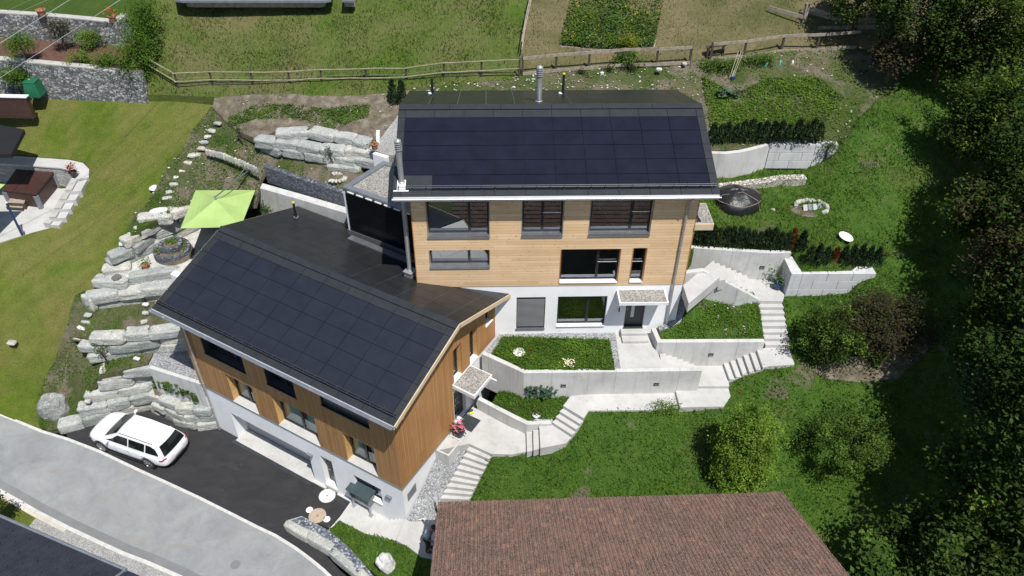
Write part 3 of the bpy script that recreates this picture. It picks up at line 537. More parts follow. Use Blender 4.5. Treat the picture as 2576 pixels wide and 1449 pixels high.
soil_lo = Z('B1', (1230, 1010, 6.5), (1400, 880, 6.95), (1640, 730, 7.2), (1900, 620, 7.35), (2200, 640, 7.4), (2576, 600, 7.6))+Z('B2', (60, 330, 8.2), (118, 228, 8.52), (500, 366, 8.52), (890, 500, 8.5), (930, 440, 8.8), (1090, 290, 8.95), (970, 260, 8.95), (660, 160, 9.0), (440, 110, 9.05), (150, 30, 9.15))+Z('A2', (0, 1420, 9.3))+Z('A1', (2400, 1330, 9.4), (2260, 1180, 9.7), (2130, 1080, 9.85), (1950, 1300, 9.15))+Z('B1', (1830, 80, 8.8), (1690, 220, 8.35), (1590, 420, 7.7), (1480, 600, 7.15), (1320, 750, 6.9))
_, T_SOILLO, zf_soillo = patch('garden_soil', K['weedy'], soil_lo, res=.35, bump=.07, bscale=.5, dz=.04, skirt=.3)
soil_up = Z('A1', (2260, 1210, 9.75), (2140, 1080, 9.95), (2160, 980, 10.3))+Z('A2', (0, 950, 10.75), (500, 950, 10.95), (900, 960, 11.0), (1350, 915, 11.1), (1560, 880, 11.2), (1700, 940, 11.0), (1560, 1180, 10.5), (1420, 1190, 10.45), (1230, 1430, 10.2), (1150, 1420, 10.1), (620, 1290, 9.95), (230, 1310, 9.85), (0, 1400, 9.7))+Z('A1', (2400, 1320, 9.6))
_, T_SOILUP, zf_soilup = patch('garden_soil', K['soil'], soil_up, res=.35, bump=.09, bscale=.5, dz=.02, skirt=.3)
patch('gravel_path', K['gravel_fine'], Z('A2', (1430, 1170, 10.5), (1620, 1170, 10.5))+Z('B2', (1560, 140, 10.22), (1310, 120, 10.22), (1215, 80, 10.22))+Z('A2', (1235, 1425, 10.25)), res=.5, bump=.01, dz=.06)
mead = Z('A1', (1415, 945, 10.15), (1700, 955, 10.2), (2180, 975, 10.35))+Z('A2', (0, 940, 10.75), (500, 955, 10.95), (900, 965, 11.0), (1350, 925, 11.1), (1560, 890, 11.2), (1900, 860, 11.4), (2300, 820, 11.5), (2600, 790, 11.55))+Z('A3', (85, 740, 11.6), (85, 590, 11.95), (130, 350, 12.5), (205, 0, 13.3), (225, -150, 13.7))+Z('A1', (1560, -150, 13.7), (1530, 0, 13.35), (1490, 400, 12.0), (1460, 640, 11.1))
_, T_MEAD, zf_mead = patch('meadow', K['meadow'], mead, res=.6, bump=.06, bscale=1.0)
strw = Z('A3', (75, 760, 11.58), (110, 745, 11.6), (440, 712, 11.62), (770, 688, 11.66), (1120, 658, 11.72), (1450, 650, 11.76), (1790, 632, 11.82), (1960, 602, 11.85), (2330, 572, 11.92), (2576, 545, 12))+Z('A4', (460, 515, 12.1), (830, 485, 12.2), (1300, 480, 12.1), (1800, 520, 11.8), (2576, 560, 11.2), (3200, 560, 11), (3200, -150, 14), (0, -150, 14))+Z('A3', (215, -150, 13.72), (195, 0, 13.32), (120, 350, 12.52), (75, 590, 11.97))
_, T_STRAW, zf_straw = patch('dry_grass', K['straw'], strw, res=.6, bump=.05, bscale=1.2, dz=.02)
backg = Z('A2', (1560, 900, 11.15), (1900, 850, 11.4), (2300, 810, 11.5), (2600, 780, 11.55))+Z('A3', (440, 700, 11.65), (770, 676, 11.69), (1120, 648, 11.75), (1450, 640, 11.79), (1790, 622, 11.85), (1960, 592, 11.9), (2330, 562, 11.95), (2576, 535, 12.03))+Z('A4', (460, 505, 12.13), (830, 475, 12.23), (1350, 560, 11.9), (1300, 900, 11.3), (1100, 1000, 11), (850, 1250, 10.65), (760, 1448, 10.35))
backg += Z('A4', (715, 1420, 10.28), (20, 1420, 10.28))+Z('B3', (2540, 2, 10.28), (2300, 58, 10.28), (2005, 68, 10.28))+[TW(10.5, 1.5, 10.3), TW(2, 4, 10.4), TW(.6, 8.3, 10.75)]
_, T_BACKG, zf_backg = patch('back_garden', K['weedy'], backg, extra=Z('A3', (1200, 800, 11.15), (2200, 800, 11.3), (1850, 900, 11.0), (500, 860, 11.1)), res=.4, bump=.09, bscale=.6, dz=.03)
gl = [TW(11.2, 6, 9.2), TW(11.2, .8, 8.2)]+Z('B3', (1850, 1045, 8.15), (2200, 1070, 8.15), (2576, 1095, 8.15))+Z('B4', (250, 1095, 8.15), (340, 1285, 8.0), (1095, 1285, 7.95), (1120, 1320, 7.6), (1000, 1400, 7.15))+Z('E4', (800, 20, 7.0), (540, 55, 6.85), (170, 78, 6.75), (150, 130, 6.7), (205, 470, 5.7), (215, 590, 5.45), (268, 765, 5.4), (0, 785, 5.35))+Z('E3', (2525, 800, 5.4), (2350, 870, 5.0), (2190, 940, 4.5), (2185, 1000, 4.45), (2190, 1090, 4.36), (2120, 1190, 4.33), (1690, 1203, 4.2), (1380, 1226, 4.15), (772, 1232, 4.0), (722, 1310, 3.9), (655, 1448, 3.4))+Z('G3', (600, 55, 3.2), (535, 112, 3.15), (285, 160, 2.85), (150, 195, 2.72), (0, 222, 2.7))+Z('G2', (2370, 218, 2.7), (2140, 702, .9), (2150, 830, .7))
gl += Z('D', (1220, 1420, .6), (1500, 1600, .4), (2700, 1750, .8), (3000, 1100, 3.5), (3000, 700, 6.2), (3000, 250, 10.3))+Z('A4', (2576, 560, 11.15), (1800, 520, 11.75), (1320, 590, 11.8), (1270, 900, 11.25), (1070, 1000, 10.95), (820, 1250, 10.6), (735, 1448, 10.3))+Z('B4', (712, 20, 10.15), (700, 80, 9.25), (380, 165, 9.05), (0, 232, 8.95))+Z('B3', (2300, 310, 8.95), (2070, 345, 8.95))
_, T_GL, zf_gl = patch('garden_lawn', K['grass'], gl, extra=Z('B4', (900, 900, 8.1), (300, 700, 8.25), (400, 430, 8.6), (1500, 1200, 7.5), (1400, 500, 8.9))+Z('E4', (1100, 600, 5.9), (1500, 300, 6.9), (900, 1000, 4.8), (1700, 1000, 4.9))+Z('D', (1500, 1150, 2.9), (1330, 1200, 2.1), (1700, 1150, 3.2), (2000, 1180, 3.3), (2300, 1250, 3.0), (2100, 1350, 1.9)), res=.45, bump=.05, bscale=.8)
# concrete landings, paths and flights of steps
LAND = [('E3', 5.5, [(1030, 430), (1420, 430), (1455, 625), (1530, 800), (1090, 806)]), ('E3', 4.55, [(1770, 755), (2115, 760), (2182, 942), (2188, 988), (1870, 988)]), ('E3', 4.4, [(1640, 1012), (2180, 1000), (2200, 1090), (2130, 1192), (1690, 1201)])]
for cr, z, q in LAND: struct(MB().prism(PL(cr, z, *q), .35), 'landing', K['slab'], bevel=.015)
struct(MB().prism(Z('E3', (630, 1038, 4.25), (1640, 1030, 4.25), (1690, 1203, 4.25), (1380, 1228, 4.2), (772, 1234, 4.05), (722, 1310, 4.0), (515, 1185, 4.0)), .5), 'path', K['slab'])
struct(MB().prism(Z('E3', (2460, 612, 5.5), (2576, 600, 5.5))+Z('E4', (215, 600, 5.5), (268, 768, 5.5), (0, 786, 5.5))+Z('E3', (2525, 802, 5.5)), .4), 'landing', K['slab'], bevel=.015)
struct(MB().prism(Z('E3', (2478, 132, 6.8))+Z('E4', (150, 132, 6.8), (165, 78, 6.8))+Z('B4', (100, 1240, 6.8), (-200, 1200, 6.8))+Z('B3', (2340, 1330, 6.8)), .5), 'landing', K['slab'])
side_t = [FH(-.5, 2.9, 2.8), FH(-.5, 5.9, 2.8)]+Z('E2', (2170, 1190, 2.8), (2576, 1408, 2.8))+Z('E3', (150, 1452, 2.8))+Z('G3', (145, -20, 2.8), (150, 195, 2.8), (0, 222, 2.8))+Z('G2', (2370, 217, 2.8), (2145, 115, 2.8))
struct(MB().prism(side_t, .5), 'side_terrace', K['slab'])
low_path = Z('G2', (950, 700, .02), (830, 880, .02), (1100, 1020, .02), (1215, 1042, .02), (1400, 860, .02), (1330, 845, .02), (1160, 745, .02))
struct(MB().prism(low_path, .3), 'path', K['slab'])
struct(MB().prism(Z('G2', (1495, 868, .9), (1560, 900, .9), (1790, 885, .9), (1900, 870, .9), (1960, 1320, .9), (1660, 1250, .9), (1530, 1150, .9), (1410, 1088, .9)), .4), 'path', K['slab'])
def stairs(name, label, A0, A1, B0, B1, n, end=True):
    "n risers between edge line A (first level) and edge line B (last level)"
    mb = MB(); zA, zB = A0.z, B0.z
    for i in range(1, n+(1 if end else 0)):
        if i == n: break
        z = zA+(zB-zA)*i/n; t0, t1 = (i-1)/(n-1), i/(n-1)
        lo, hi = (t0, t1)
        q = [A0.lerp(B0, lo), A1.lerp(B1, lo), A1.lerp(B1, hi), A0.lerp(B0, hi)]
        q = [Vector((p.x, p.y, z)) for p in q]; mb.prism(q, .55)
    o = mb.build(name, K['slab'], loc=(A0+A1)/2, bevel=.008); return tag(o, label, 'steps')
def at(v, z): return Vector((v.x, v.y, z))
stairs('garden_steps', 'pale concrete flight going down beside the long planter wall from the tower door', P('E3', 1490, 640, 5.5), P('E3', 1520, 806, 5.5), P('E3', 1830, 765, 4.55), at(P('E3', 1865, 812, 5.5), 4.55), 7)
stairs('garden_steps', 'short concrete flight with six dark risers curving up right of the landing', P('E3', 2115, 760, 4.55), P('E3', 2182, 942, 4.55), P('E3', 2460, 613, 5.5), P('E3', 2525, 802, 5.5), 6)
stairs('garden_steps', 'straight concrete flight of broad treads climbing to the block wall', P('E3', 2545, 603, 5.5), P('E4', 215, 600, 5.5), P('E3', 2478, 132, 6.8), P('E4', 150, 132, 6.8), 8)
a0, b0 = P('B3', 2350, 1345, 6.8), P('B3', 2030, 1170, 8.12); yo = Vector((.05, -1.15, 0))
stairs('garden_steps', 'concrete flight between two walls rising left to the upper garden', a0, a0+yo, b0, b0+yo, 7)
struct(MB().prism([b0, b0+yo, TW(11.6, -.6, 8.12), TW(11.6, .55, 8.12)], .5), 'landing', K['slab'])
stairs('garden_steps', 'concrete flight of four grey risers turning up from the side terrace', P('E3', 400, 1375, 3.31), P('G3', 600, 52, 3.31), P('E3', 515, 1186, 4.0), P('E3', 722, 1312, 4.0), 4)
mb = MB()
for i, (x0, x1, y0, y1) in enumerate(((145, 212, 196, 182), (212, 280, 182, 160))): mb.prism(Z('G3', (x0, -22, 2.97+.17*i), (x0+5, y0, 2.97+.17*i), (x1+5, y1, 2.97+.17*i), (x1, -30, 2.97+.17*i)), .4)
mb.prism(Z('G3', (275, -45, 3.31), (285, 160, 3.31), (540, 110, 3.31), (600, 52, 3.31))+Z('E3', (400, 1375, 3.31), (270, 1392, 3.31)), .5)
tag(mb.build('winding_steps', K['slab'], loc=P('G3', 200, 150, 2.8), bevel=.008), 'three narrow winding concrete steps at the corner of the lower planter', 'steps')
stairs('house_steps', 'concrete flight beside the gravel bed along the brown gable', P('G2', 1850, 690, .95), P('G2', 2140, 702, .95), P('G2', 2147, 115, 2.8), P('G2', 2370, 217, 2.8), 10)
stairs('path_steps', 'low concrete steps on the path in front of the mailbox house corner', P('G2', 1400, 862, .02), P('G2', 1215, 1042, .02), P('G2', 1497, 868, .9), P('G2', 1415, 1088, .9), 5)
# gravel beds and planter soil
patch('gravel_bed', K['gravel'], [FH(-.45, .5, .85)]+Z('G2', (1560, 902, .88), (1800, 888, .88), (1868, 684, .93), (2147, 115, 2.66), (2070, 78, 2.7), (1945, 335, 2.1), (1812, 262, 2.3)), res=.3, bump=.02, bscale=.3, dz=.03)
patch('gravel_bed', K['gravel'], Z('E1', (1500, 790, 2.86), (1560, 620, 2.86), (1900, 560, 2.86))+[FH(-11.6, 2.0, 2.86), FH(-11.6, .6, 2.86)], res=.3, bump=.015, bscale=.3)
patch('gravel_bed', K['gravel'], Z('E3', (-60, 450, 5.52), (1042, 455, 5.52), (1092, 806, 5.52), (120, 838, 5.52), (0, 775, 5.52))+Z('E2', (2290, 668, 5.52), (2380, 560, 5.52), (2470, 440, 5.52)), res=.3, bump=.012, bscale=.3)
_, T_PL1, _ = patch('planter_soil', K['grass'], Z('E3', (0, 492, 5.6), (980, 522, 5.6), (1038, 828, 5.6), (120, 826, 5.6), (0, 762, 5.6))+Z('E2', (2375, 670, 5.6), (2480, 495, 5.6)), res=.3, bump=.05, bscale=.4)
_, T_PL2, _ = patch('planter_soil', K['grass'], Z('E3', (1480, 515, 5.92), (1490, 400, 5.95), (1660, 290, 6.2), (1705, 115, 6.75), (1850, 98, 6.75), (2250, 90, 6.75), (2485, 138, 6.7), (2535, 505, 5.9)), res=.3, bump=.07, bscale=.4)
patch('gravel_bed', K['gravel'], Z('E3', (1470, 385, 5.98), (1535, 365, 6.05), (1655, 300, 6.25), (1700, 110, 6.8), (1745, 190, 6.6), (1700, 340, 6.2), (1600, 400, 6.05), (1485, 430, 5.98)), res=.3, bump=.015, bscale=.3, dz=.03)
_, T_PL3, _ = patch('planter_soil', K['grass'], Z('E2', (2385, 1165, 3.45), (2450, 1030, 3.8))+Z('E3', (0, 1050, 4.1), (120, 1085, 4.15), (630, 1036, 4.2), (505, 1200, 3.9), (400, 1335, 3.42), (150, 1342, 3.4), (0, 1258, 3.4)), res=.3, bump=.05, bscale=.4)
_, T_LOWG, _ = patch('low_grass', K['grass'], Z('G2', (830, 885, .0), (1100, 1024, .05), (1240, 1062, .3), (1420, 1092, .75), (1530, 1153, .85), (1650, 1245, .85), (1900, 1320, .85), (1900, 1700, .3), (1300, 1700, 0), (1220, 1448, .3), (1060, 1300, .35), (900, 1130, .3), (735, 985, .05)), res=.35, bump=.05, bscale=.6, dz=.02)
patch('verge_lawn', K['lawn'], Z('G1', (-700, 560, 1.5), (-60, 605, .6), (0, 630, .48), (170, 700, .2), (395, 815, .03), (260, 990, 0), (-100, 1000, 0), (-700, 900, .6)), res=.6, bump=.02)
patch('gravel_strip', K['gravel_fine'], Z('G1', (390, 822, .02), (700, 985, .02), (1000, 1125, .02), (1250, 1240, .02), (1500, 1335, .02), (1830, 1480, .02), (2200, 1700, .02), (1500, 1900, .02), (200, 1150, .02), (260, 985, .02)), res=.6, bump=.01)
patch('planting_bed', K['soil'], Z('E1', (1520, 960, 1.45), (1600, 900, 1.5), (2030, 1000, 1.5), (2150, 1220, 1.2), (1960, 1200, 1.2), (1700, 1110, 1.25), (1560, 1080, 1.3)), res=.3, bump=.04, bscale=.3)
# the hillside under and around everything
_key = rbf([P('D', -250, 941, 1.8), P('D', 107, 1086, 0), P('D', 700, 1300, 0), P('D', -100, 520, 5.6), P('D', 60, 760, 3.6), P('D', 350, 245, 9.6), P('D', 1340, 0, 12.9), P('D', 400, 0, 13), P('D', 2576, 0, 13), P('D', 2800, 700, 5.4), P('D', 2700, 1400, .5), P('D', 1500, 1150, 1.2), P('D', 1300, 850, 4.2), P('D', 900, 600, 4.5), P('D', 400, 800, 3.2), P('D', 1900, 560, 6.8), P('D', 1300, 230, 9.8), Vector((0, 5, -1)), Vector((-40, 10, 0)), Vector((40, 5, -1)), Vector((0, 90, 30)), Vector((-60, 90, 28)), Vector((60, 90, 30)), Vector((60, 30, 5)), Vector((-60, 30, 5))])
gx = np.concatenate([np.arange(-150, -40, 12), np.arange(-40, 41, 2.), np.arange(46, 160, 12)]); gy = np.concatenate([np.arange(-60, 8, 8), np.arange(8, 60, 2.), np.arange(64, 170, 12)])
GX, GY = np.meshgrid(gx, gy); GG = np.stack([GX.ravel(), GY.ravel()], 1); gz = _key(GG)-.9
_all = np.concatenate([t.reshape(-1, 3) for ts in PATCH.values() for t in ts]+[np.array([tuple(FH(a, b, z)) for a, b, z in ((-11, 2, 0), (-8, 2, 0), (-5, 2, 0), (-2, 2, .3), (-11, 0, 0), (-8, 0, 0), (-5, 0, 0), (-2, 0, 0), (-9, 6, 2), (-4, 6, 2))])])
for i in range(len(GG)):
    d_ = np.hypot(_all[:, 0]-GG[i, 0], _all[:, 1]-GG[i, 1]); k_ = d_ < 2.9
    if k_.any(): gz[i] = min(gz[i], _all[k_, 2].min()-.35)
mb = MB(); nx = len(gx); mb.add([Vector((a, b, c)) for a, b, c in zip(GX.ravel(), GY.ravel(), gz)], [(j*nx+i, j*nx+i+1, (j+1)*nx+i+1, (j+1)*nx+i) for j in range(len(gy)-1) for i in range(nx-1)])
struct(mb, 'ground', K['ground'])
# ------------------------------------------------------------------ houses
def plane_pt(fr, ax, c, u, z): return fr(u, c, z) if ax == 'b' else fr(c, u, z)
def wall_poly(mb, fr, ax, c, outer, holes, thick, inward):
    "a wall in the plane b=c (u=a) or a=c (u=b); outer and holes are lists of (u, z); reveals run 'thick' inward"
    loops = [outer]+holes; V2 = [[Vector((u, z, 0)) for u, z in lp] for lp in loops]; flat = [q for lp in loops for q in lp]
    tri = tessellate_polygon(V2); vs = [plane_pt(fr, ax, c, u, z) for u, z in flat]
    ou = plane_pt(fr, ax, c-inward, 0, 0)-plane_pt(fr, ax, c, 0, 0); fs = []
    for t in tri:
        a, b, d = (vs[i] for i in t); fs.append(tuple(t) if (b-a).cross(d-a).dot(ou) > 0 else tuple(reversed(t)))
    mb.add(vs, fs)
    for h in holes:
        n = len(h)
        for i in range(n):
            (u0, z0), (u1, z1) = h[i], h[(i+1) % n]
            mb.face(plane_pt(fr, ax, c, u0, z0), plane_pt(fr, ax, c, u1, z1), plane_pt(fr, ax, c+inward*thick, u1, z1), plane_pt(fr, ax, c+inward*thick, u0, z0))
def rect(u0, u1, z0, z1): return [(u0, z0), (u1, z0), (u1, z1), (u0, z1)]
def window(par, fr, ax, c, inw, u0, u1, z0, z1, depth=.14, mull=(), fw=.07, glass='glass', sill=True, sillmat='metal', room=1.6, floor='floor_in', curtain=(), transom=None, sillout=.05, rail=False, name='window', roomd=None):
    q = lambda u, d, z: plane_pt(fr, ax, c+inw*d, u, z)
    mb = MB()
    def bar(ua, ub, za, zb, d0=depth, dd=.06):
        mb.obox(q(ua, d0, za), q(ub, d0, za)-q(ua, d0, za), q(ua, d0+dd, za)-q(ua, d0, za), (0, 0, zb-za))
    bar(u0, u0+fw, z0, z1); bar(u1-fw, u1, z0, z1); bar(u0+fw, u1-fw, z0, z0+fw); bar(u0+fw, u1-fw, z1-fw, z1)
    for m in mull: um = u0+(u1-u0)*m; bar(um-fw*.8, um+fw*.8, z0+fw, z1-fw)
    fo = mb.build(name, K['frame'], par)
    g = MB(); d = depth+.035; g.face(q(u0+fw, d, z0+fw), q(u1-fw, d, z0+fw), q(u1-fw, d, z1-fw), q(u0+fw, d, z1-fw)); g.build('pane', K[glass], fo)
    if sill:
        s = MB(); s.obox(q(u0, -sillout, z0-.02), q(u1, -sillout, z0-.02)-q(u0, -sillout, z0-.02), q(u0, depth, z0-.02)-q(u0, -sillout, z0-.02), (0, 0, .035)); s.build('sill', K[sillmat], fo)
    if rail:
        s = MB(); um = u0+(u1-u0)*rail; s.tube([q(um, depth-.04, z0+.95), q(u1-.08, depth-.04, z0+.95)], .018); s.build('rail', K['steel'], fo)
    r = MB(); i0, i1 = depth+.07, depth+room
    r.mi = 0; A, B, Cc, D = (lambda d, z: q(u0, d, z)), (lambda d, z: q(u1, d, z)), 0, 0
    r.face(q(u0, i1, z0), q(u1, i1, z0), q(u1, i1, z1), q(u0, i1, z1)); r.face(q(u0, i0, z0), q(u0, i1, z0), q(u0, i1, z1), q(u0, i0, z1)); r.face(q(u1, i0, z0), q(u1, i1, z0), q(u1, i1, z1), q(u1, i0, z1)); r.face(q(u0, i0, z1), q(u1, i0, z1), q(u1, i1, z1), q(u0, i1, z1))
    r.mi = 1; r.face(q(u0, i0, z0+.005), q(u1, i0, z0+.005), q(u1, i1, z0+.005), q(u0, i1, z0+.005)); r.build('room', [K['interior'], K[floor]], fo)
    for a, b in curtain:
        cu = MB(); n = 14; vs = []
        for k in range(n+1):
            u = u0+(u1-u0)*(a+(b-a)*k/n); dd = depth+.16+.03*sin(k*2.4); vs += [q(u, dd, z0+.03), q(u, dd, z1-.02)]
        cu.add(vs, [(2*k, 2*k+2, 2*k+3, 2*k+1) for k in range(n)]); cu.build('curtain', K['curtain'], fo, smooth=True)
    return fo
def slope_fn(fr, b0, z0, ang, sign=1): return lambda a, s, h=0: fr(a, b0+sign*s*cos(ang)-sign*h*sin(ang), z0+s*sin(ang)+h*cos(ang))
def slope_slabs(mb, S, cells, h0, h1):
    for a0, a1, s0, s1 in cells: mb.obox(S(a0, s0, h0), S(a1, s0, h0)-S(a0, s0, h0), S(a0, s1, h0)-S(a0, s0, h0), S(a0, s0, h1)-S(a0, s0, h0))
def pv_roof(par, fr, z0, ang, W0, W1, c0, ncol, ridge_b, back_b, special=None, solar='solar', verge='fascia', vd=.14, backW=None):
    "W0..W1 the eave in a; panels from a=c0, 1.157 x .727; ridge at b=ridge_b, back eave at b=back_b"
    S = slope_fn(fr, 0, z0, ang); sl = ridge_b/cos(ang); zr = z0+ridge_b*tan(ang); Sb = slope_fn(fr, ridge_b, zr, -ang); sb = (back_b-ridge_b)/cos(ang)
    u = MB(); u.obox(S(W0, 0, -vd), S(W1, 0, -vd)-S(W0, 0, -vd), S(W0, sl, -vd)-S(W0, 0, -vd), S(W0, 0, -.025)-S(W0, 0, -vd))
    w0, w1 = backW or (W0, W1)
    u.obox(Sb(w0, .0, -vd), Sb(w1, 0, -vd)-Sb(w0, 0, -vd), Sb(w0, sb, -vd)-Sb(w0, 0, -vd), Sb(w0, 0, -.025)-Sb(w0, 0, -vd))
    ro = u.build('roof', K['joint'], par)
    g = .009; rows = [.265+.727*i for i in range(6)]; pc = []; bc = []
    sp = special or set()
    for r in range(5):
        for i in range(ncol):
            cell = (c0+1.157*i+g, c0+1.157*(i+1)-g, rows[r]+g*1.2, rows[r+1]-g*1.2); (bc if (i, r) in sp else pc).append(cell)
    p = MB(); slope_slabs(p, S, pc, -.02, .008); p.build('solar_panels', K[solar], ro)
    ce = c0+1.157*ncol
    for r in range(5): bc += [(W0, c0-g, rows[r]+g, rows[r+1]-g), (ce+g, W1, rows[r]+g, rows[r+1]-g)]
    for i in range(ncol): bc += [(c0+1.157*i+g, c0+1.157*(i+1)-g, rows[5]+g, sl-.27), (c0+1.157*i+g, c0+1.157*(i+1)-g, .0, rows[0]-g)]
    bc += [(W0, c0-g, 0, rows[0]-g), (ce+g, W1, 0, rows[0]-g), (W0, c0-g, rows[5]+g, sl-.27), (ce+g, W1, rows[5]+g, sl-.27)]
    p = MB(); slope_slabs(p, S, bc, -.02, .006); p.build('border_slates', K['slate'], ro)
    p = MB(); n = 6
    cells = [(W0+(W1-W0)*i/n+.008, W0+(W1-W0)*(i+1)/n-.008, sl-.25, sl+.02) for i in range(n)]; slope_slabs(p, S, cells, -.02, .035); p.build('ridge_cap', K['slate'], ro)
    p = MB(); cells = []; m = int((w1-w0)/1.157)+1
    for r in range(int(sb/.727)+1):
        for i in range(m):
            a0, a1, s0, s1 = w0+1.157*i, min(w1, w0+1.157*(i+1)), .04+.727*r, min(sb, .04+.727*(r+1))
            if a1-a0 > .05 and s1-s0 > .05: cells.append((a0+.008, a1-.008, s0+.008, s1-.008))
    slope_slabs(p, Sb, cells, -.02, .006); p.build('back_slates', K['slate_back'], ro)
    p = MB(); p.add([Sb(w0+.02, .02, -.003), Sb(w1-.02, .02, -.003), Sb(w1-.02, sb-.02, -.003), Sb(w0+.02, sb-.02, -.003)], [(0, 1, 2, 3)]); p.build('seam_bed', K['slategrey'], ro)
    # snow guard on brackets
    p = MB(); n = 24
    for s in (.30, .38): p.tube([S(W0+.1, s, .13), S(W1-.1, s, .13)], .014, 6)
    for i in range(n): a = W0+.2+(W1-W0-.4)*i/(n-1); p.obox(S(a, .2, 0), S(a+.02, .2, 0)-S(a, .2, 0), S(a, .48, 0)-S(a, .2, 0), S(a, .2, .03)-S(a, .2, 0)); p.obox(S(a, .28, 0), S(a+.02, .28, 0)-S(a, .28, 0), S(a, .40, 0)-S(a, .28, 0), S(a, .28, .15)-S(a, .28, 0))
    p.build('snow_guard', K['anthra'], ro)
    return ro, S, Sb, zr
def gutter(par, fr, a0, a1, b, z, r=.075, drop=.0):
    mb = MB(); seg = 8
    for (t0, t1) in ((a0, a1),):
        vs = []
        for a in (t0, t1):
            for k in range(seg+1): th = pi+pi*k/seg; vs.append(fr(a, b+r*cos(th), z+r*sin(th)))
        mb.add(vs, [(k, k+1, k+seg+2, k+seg+1) for k in range(seg)]); mb.add([vs[i] for i in range(seg+1)], [tuple(range(seg+1))]); mb.add([vs[seg+1+i] for i in range(seg+1)], [tuple(range(seg+1))])
        mb.tube([fr(t0, b-r, z), fr(t1, b-r, z)], .014, 6)
    return mb.build('gutter', K['metal'], par)
def flue(par, base, h, r, nrings=4, mat_='steel', flash=True, tilt=None):
    mb = MB(); mb.lathe(base, [(r*1.25, -.25), (r*1.25, .04), (r, .06), (r, h-.42), (r*.9, h-.41)]); f = mb.build('chimney_pipe', K[mat_], par, smooth=False)
    cp = MB()
    for i in range(nrings): cp.lathe(base+Vector((0, 0, h-.38+.085*i)), [(r*.7, 0), (r*1.25, .01), (r*1.25, .035), (r*.7, .05), (r*.6, .085)])
    cp.lathe(base+Vector((0, 0, h-.38+.085*nrings)), [(r*1.2, 0), (r*1.1, .05), (r*.5, .1), (.01, .11)]); cp.build('chimney_cowl', K[mat_], f)
    return f

# ---- tower house (larch boards over white render)
TA = .326; tFI = .469; tLI = .585; tW = 12.149; tR = 4.33
tow = thing('timber_house', 'tall house of pale level timber boards over a white ground floor, black solar roof', 'house', TW(0, 0, 5.5), TW.yaw)
ro, TS, TSb, tzr = pv_roof(tow, TW, TWZ, TA, 0, tW, .281, 10, tR, tR*2, special={(0, 0)})
ax0, ax1 = tLI, tW-tLI; wz = 8.27  # lower edge of the boards
def zr_at(b): return TWZ+min(b, 2*tR-b)*tan(TA)-.16
op = []  # openings from the survey
def to(cr, x, y): return TW.onb(cr, x, y, tFI)
def trect(BL, BR, ztop=None, TL=None):
    a0, z0 = to(*BL); a1, z1 = to(*BR); zt = ztop if ztop else to(*TL)[1]; return (a0, a1, (z0+z1)/2+.03, zt)
tw = [trect(('B2', 1735, 925), ('B2', 2345, 925), 12.62), trect(('B3', 102, 915), ('B3', 503, 915), 12.62), trect(('B3', 774, 910), ('B3', 1380, 900), 12.62), trect(('B2', 1757, 1232), ('B2', 2347, 1228), None, ('B2', 1742, 1070)), trect(('B3', 477, 1400), ('B3', 1055, 1390), None, ('B3', 495, 1060)), trect(('B3', 1180, 1390), ('B3', 1308, 1390), None, ('B3', 1222, 1047))]
wall = MB(); wall_poly(wall, TW, 'b', tFI, [(ax0, wz), (ax1, wz), (ax1, zr_at(tFI)), (ax0, zr_at(tFI))], [rect(*t) for t in tw], .2, 1)
wall.obox(TW(ax0+.02, tFI, wz-.03), TW(ax1-.02, tFI, wz-.03)-TW(ax0+.02, tFI, wz-.03), TW(0, .2, 0)-TW(0, 0, 0), (0, 0, .03))
wall.build('timber_wall', K['timber_h'], tow)
sw = MB()
for a, inw in ((ax0, 1), (ax1, -1)): wall_poly(sw, TW, 'a', a, [(tFI, wz), (8.2, wz), (8.2, zr_at(8.2)), (tR, zr_at(tR)), (tFI, zr_at(tFI))], [], .2, inw)
wall_poly(sw, TW, 'b', 8.2, [(ax0, 5), (ax1, 5), (ax1, zr_at(8.2)), (ax0, zr_at(8.2))], [], .2, -1); sw.build('side_wall', K['timber_h'], tow)
for a in (ax0-.025, ax1):
    ed = MB(); ed.obox(TW(a, tFI-.02, wz), TW(.028, 0, 0)-TW(0, 0, 0), TW(0, .1, 0)-TW(0, 0, 0), (0, 0, zr_at(tFI)-wz-.02)); ed.build('corner_board', K['orange_edge'], tow)
for i, t in enumerate(tw):
    if i < 3: window(tow, TW, 'b', tFI, 1, *t, depth=.17, mull=(.68 if i != 1 else .5,), rail=(.68 if i != 1 else .5) if i else False, sillout=.07)
    elif i == 3: window(tow, TW, 'b', tFI, 1, *t, depth=.17, mull=(.66,), sillout=.07)
    elif i == 4: window(tow, TW, 'b', tFI, 1, *t, depth=.19, mull=(.64,), rail=.64, sillmat='metal_w', room=3.0)
    else: window(tow, TW, 'b', tFI, 1, *t, depth=.19, sillmat='metal_w', rail=.05)
    a0, a1, z0, z1 = t
    for a in (a0-.03, a1):
        u = MB(); u.obox(TW(a, tFI-.012, z0-.02), TW(.03, 0, 0)-TW(0, 0, 0), TW(0, .02, 0)-TW(0, 0, 0), (0, 0, z1-z0+.02)); u.build('window_trim', K['orange_edge' if i > 3 else 'slategrey'], tow)
    if i < 4: u = MB(); u.obox(TW(a0-.03, tFI-.06, z0-.11), TW(a1-a0+.06, 0, 0)-TW(0, 0, 0), TW(0, .075, 0)-TW(0, 0, 0), (0, 0, .09)); u.build('sill_apron', K['slategrey'], tow)
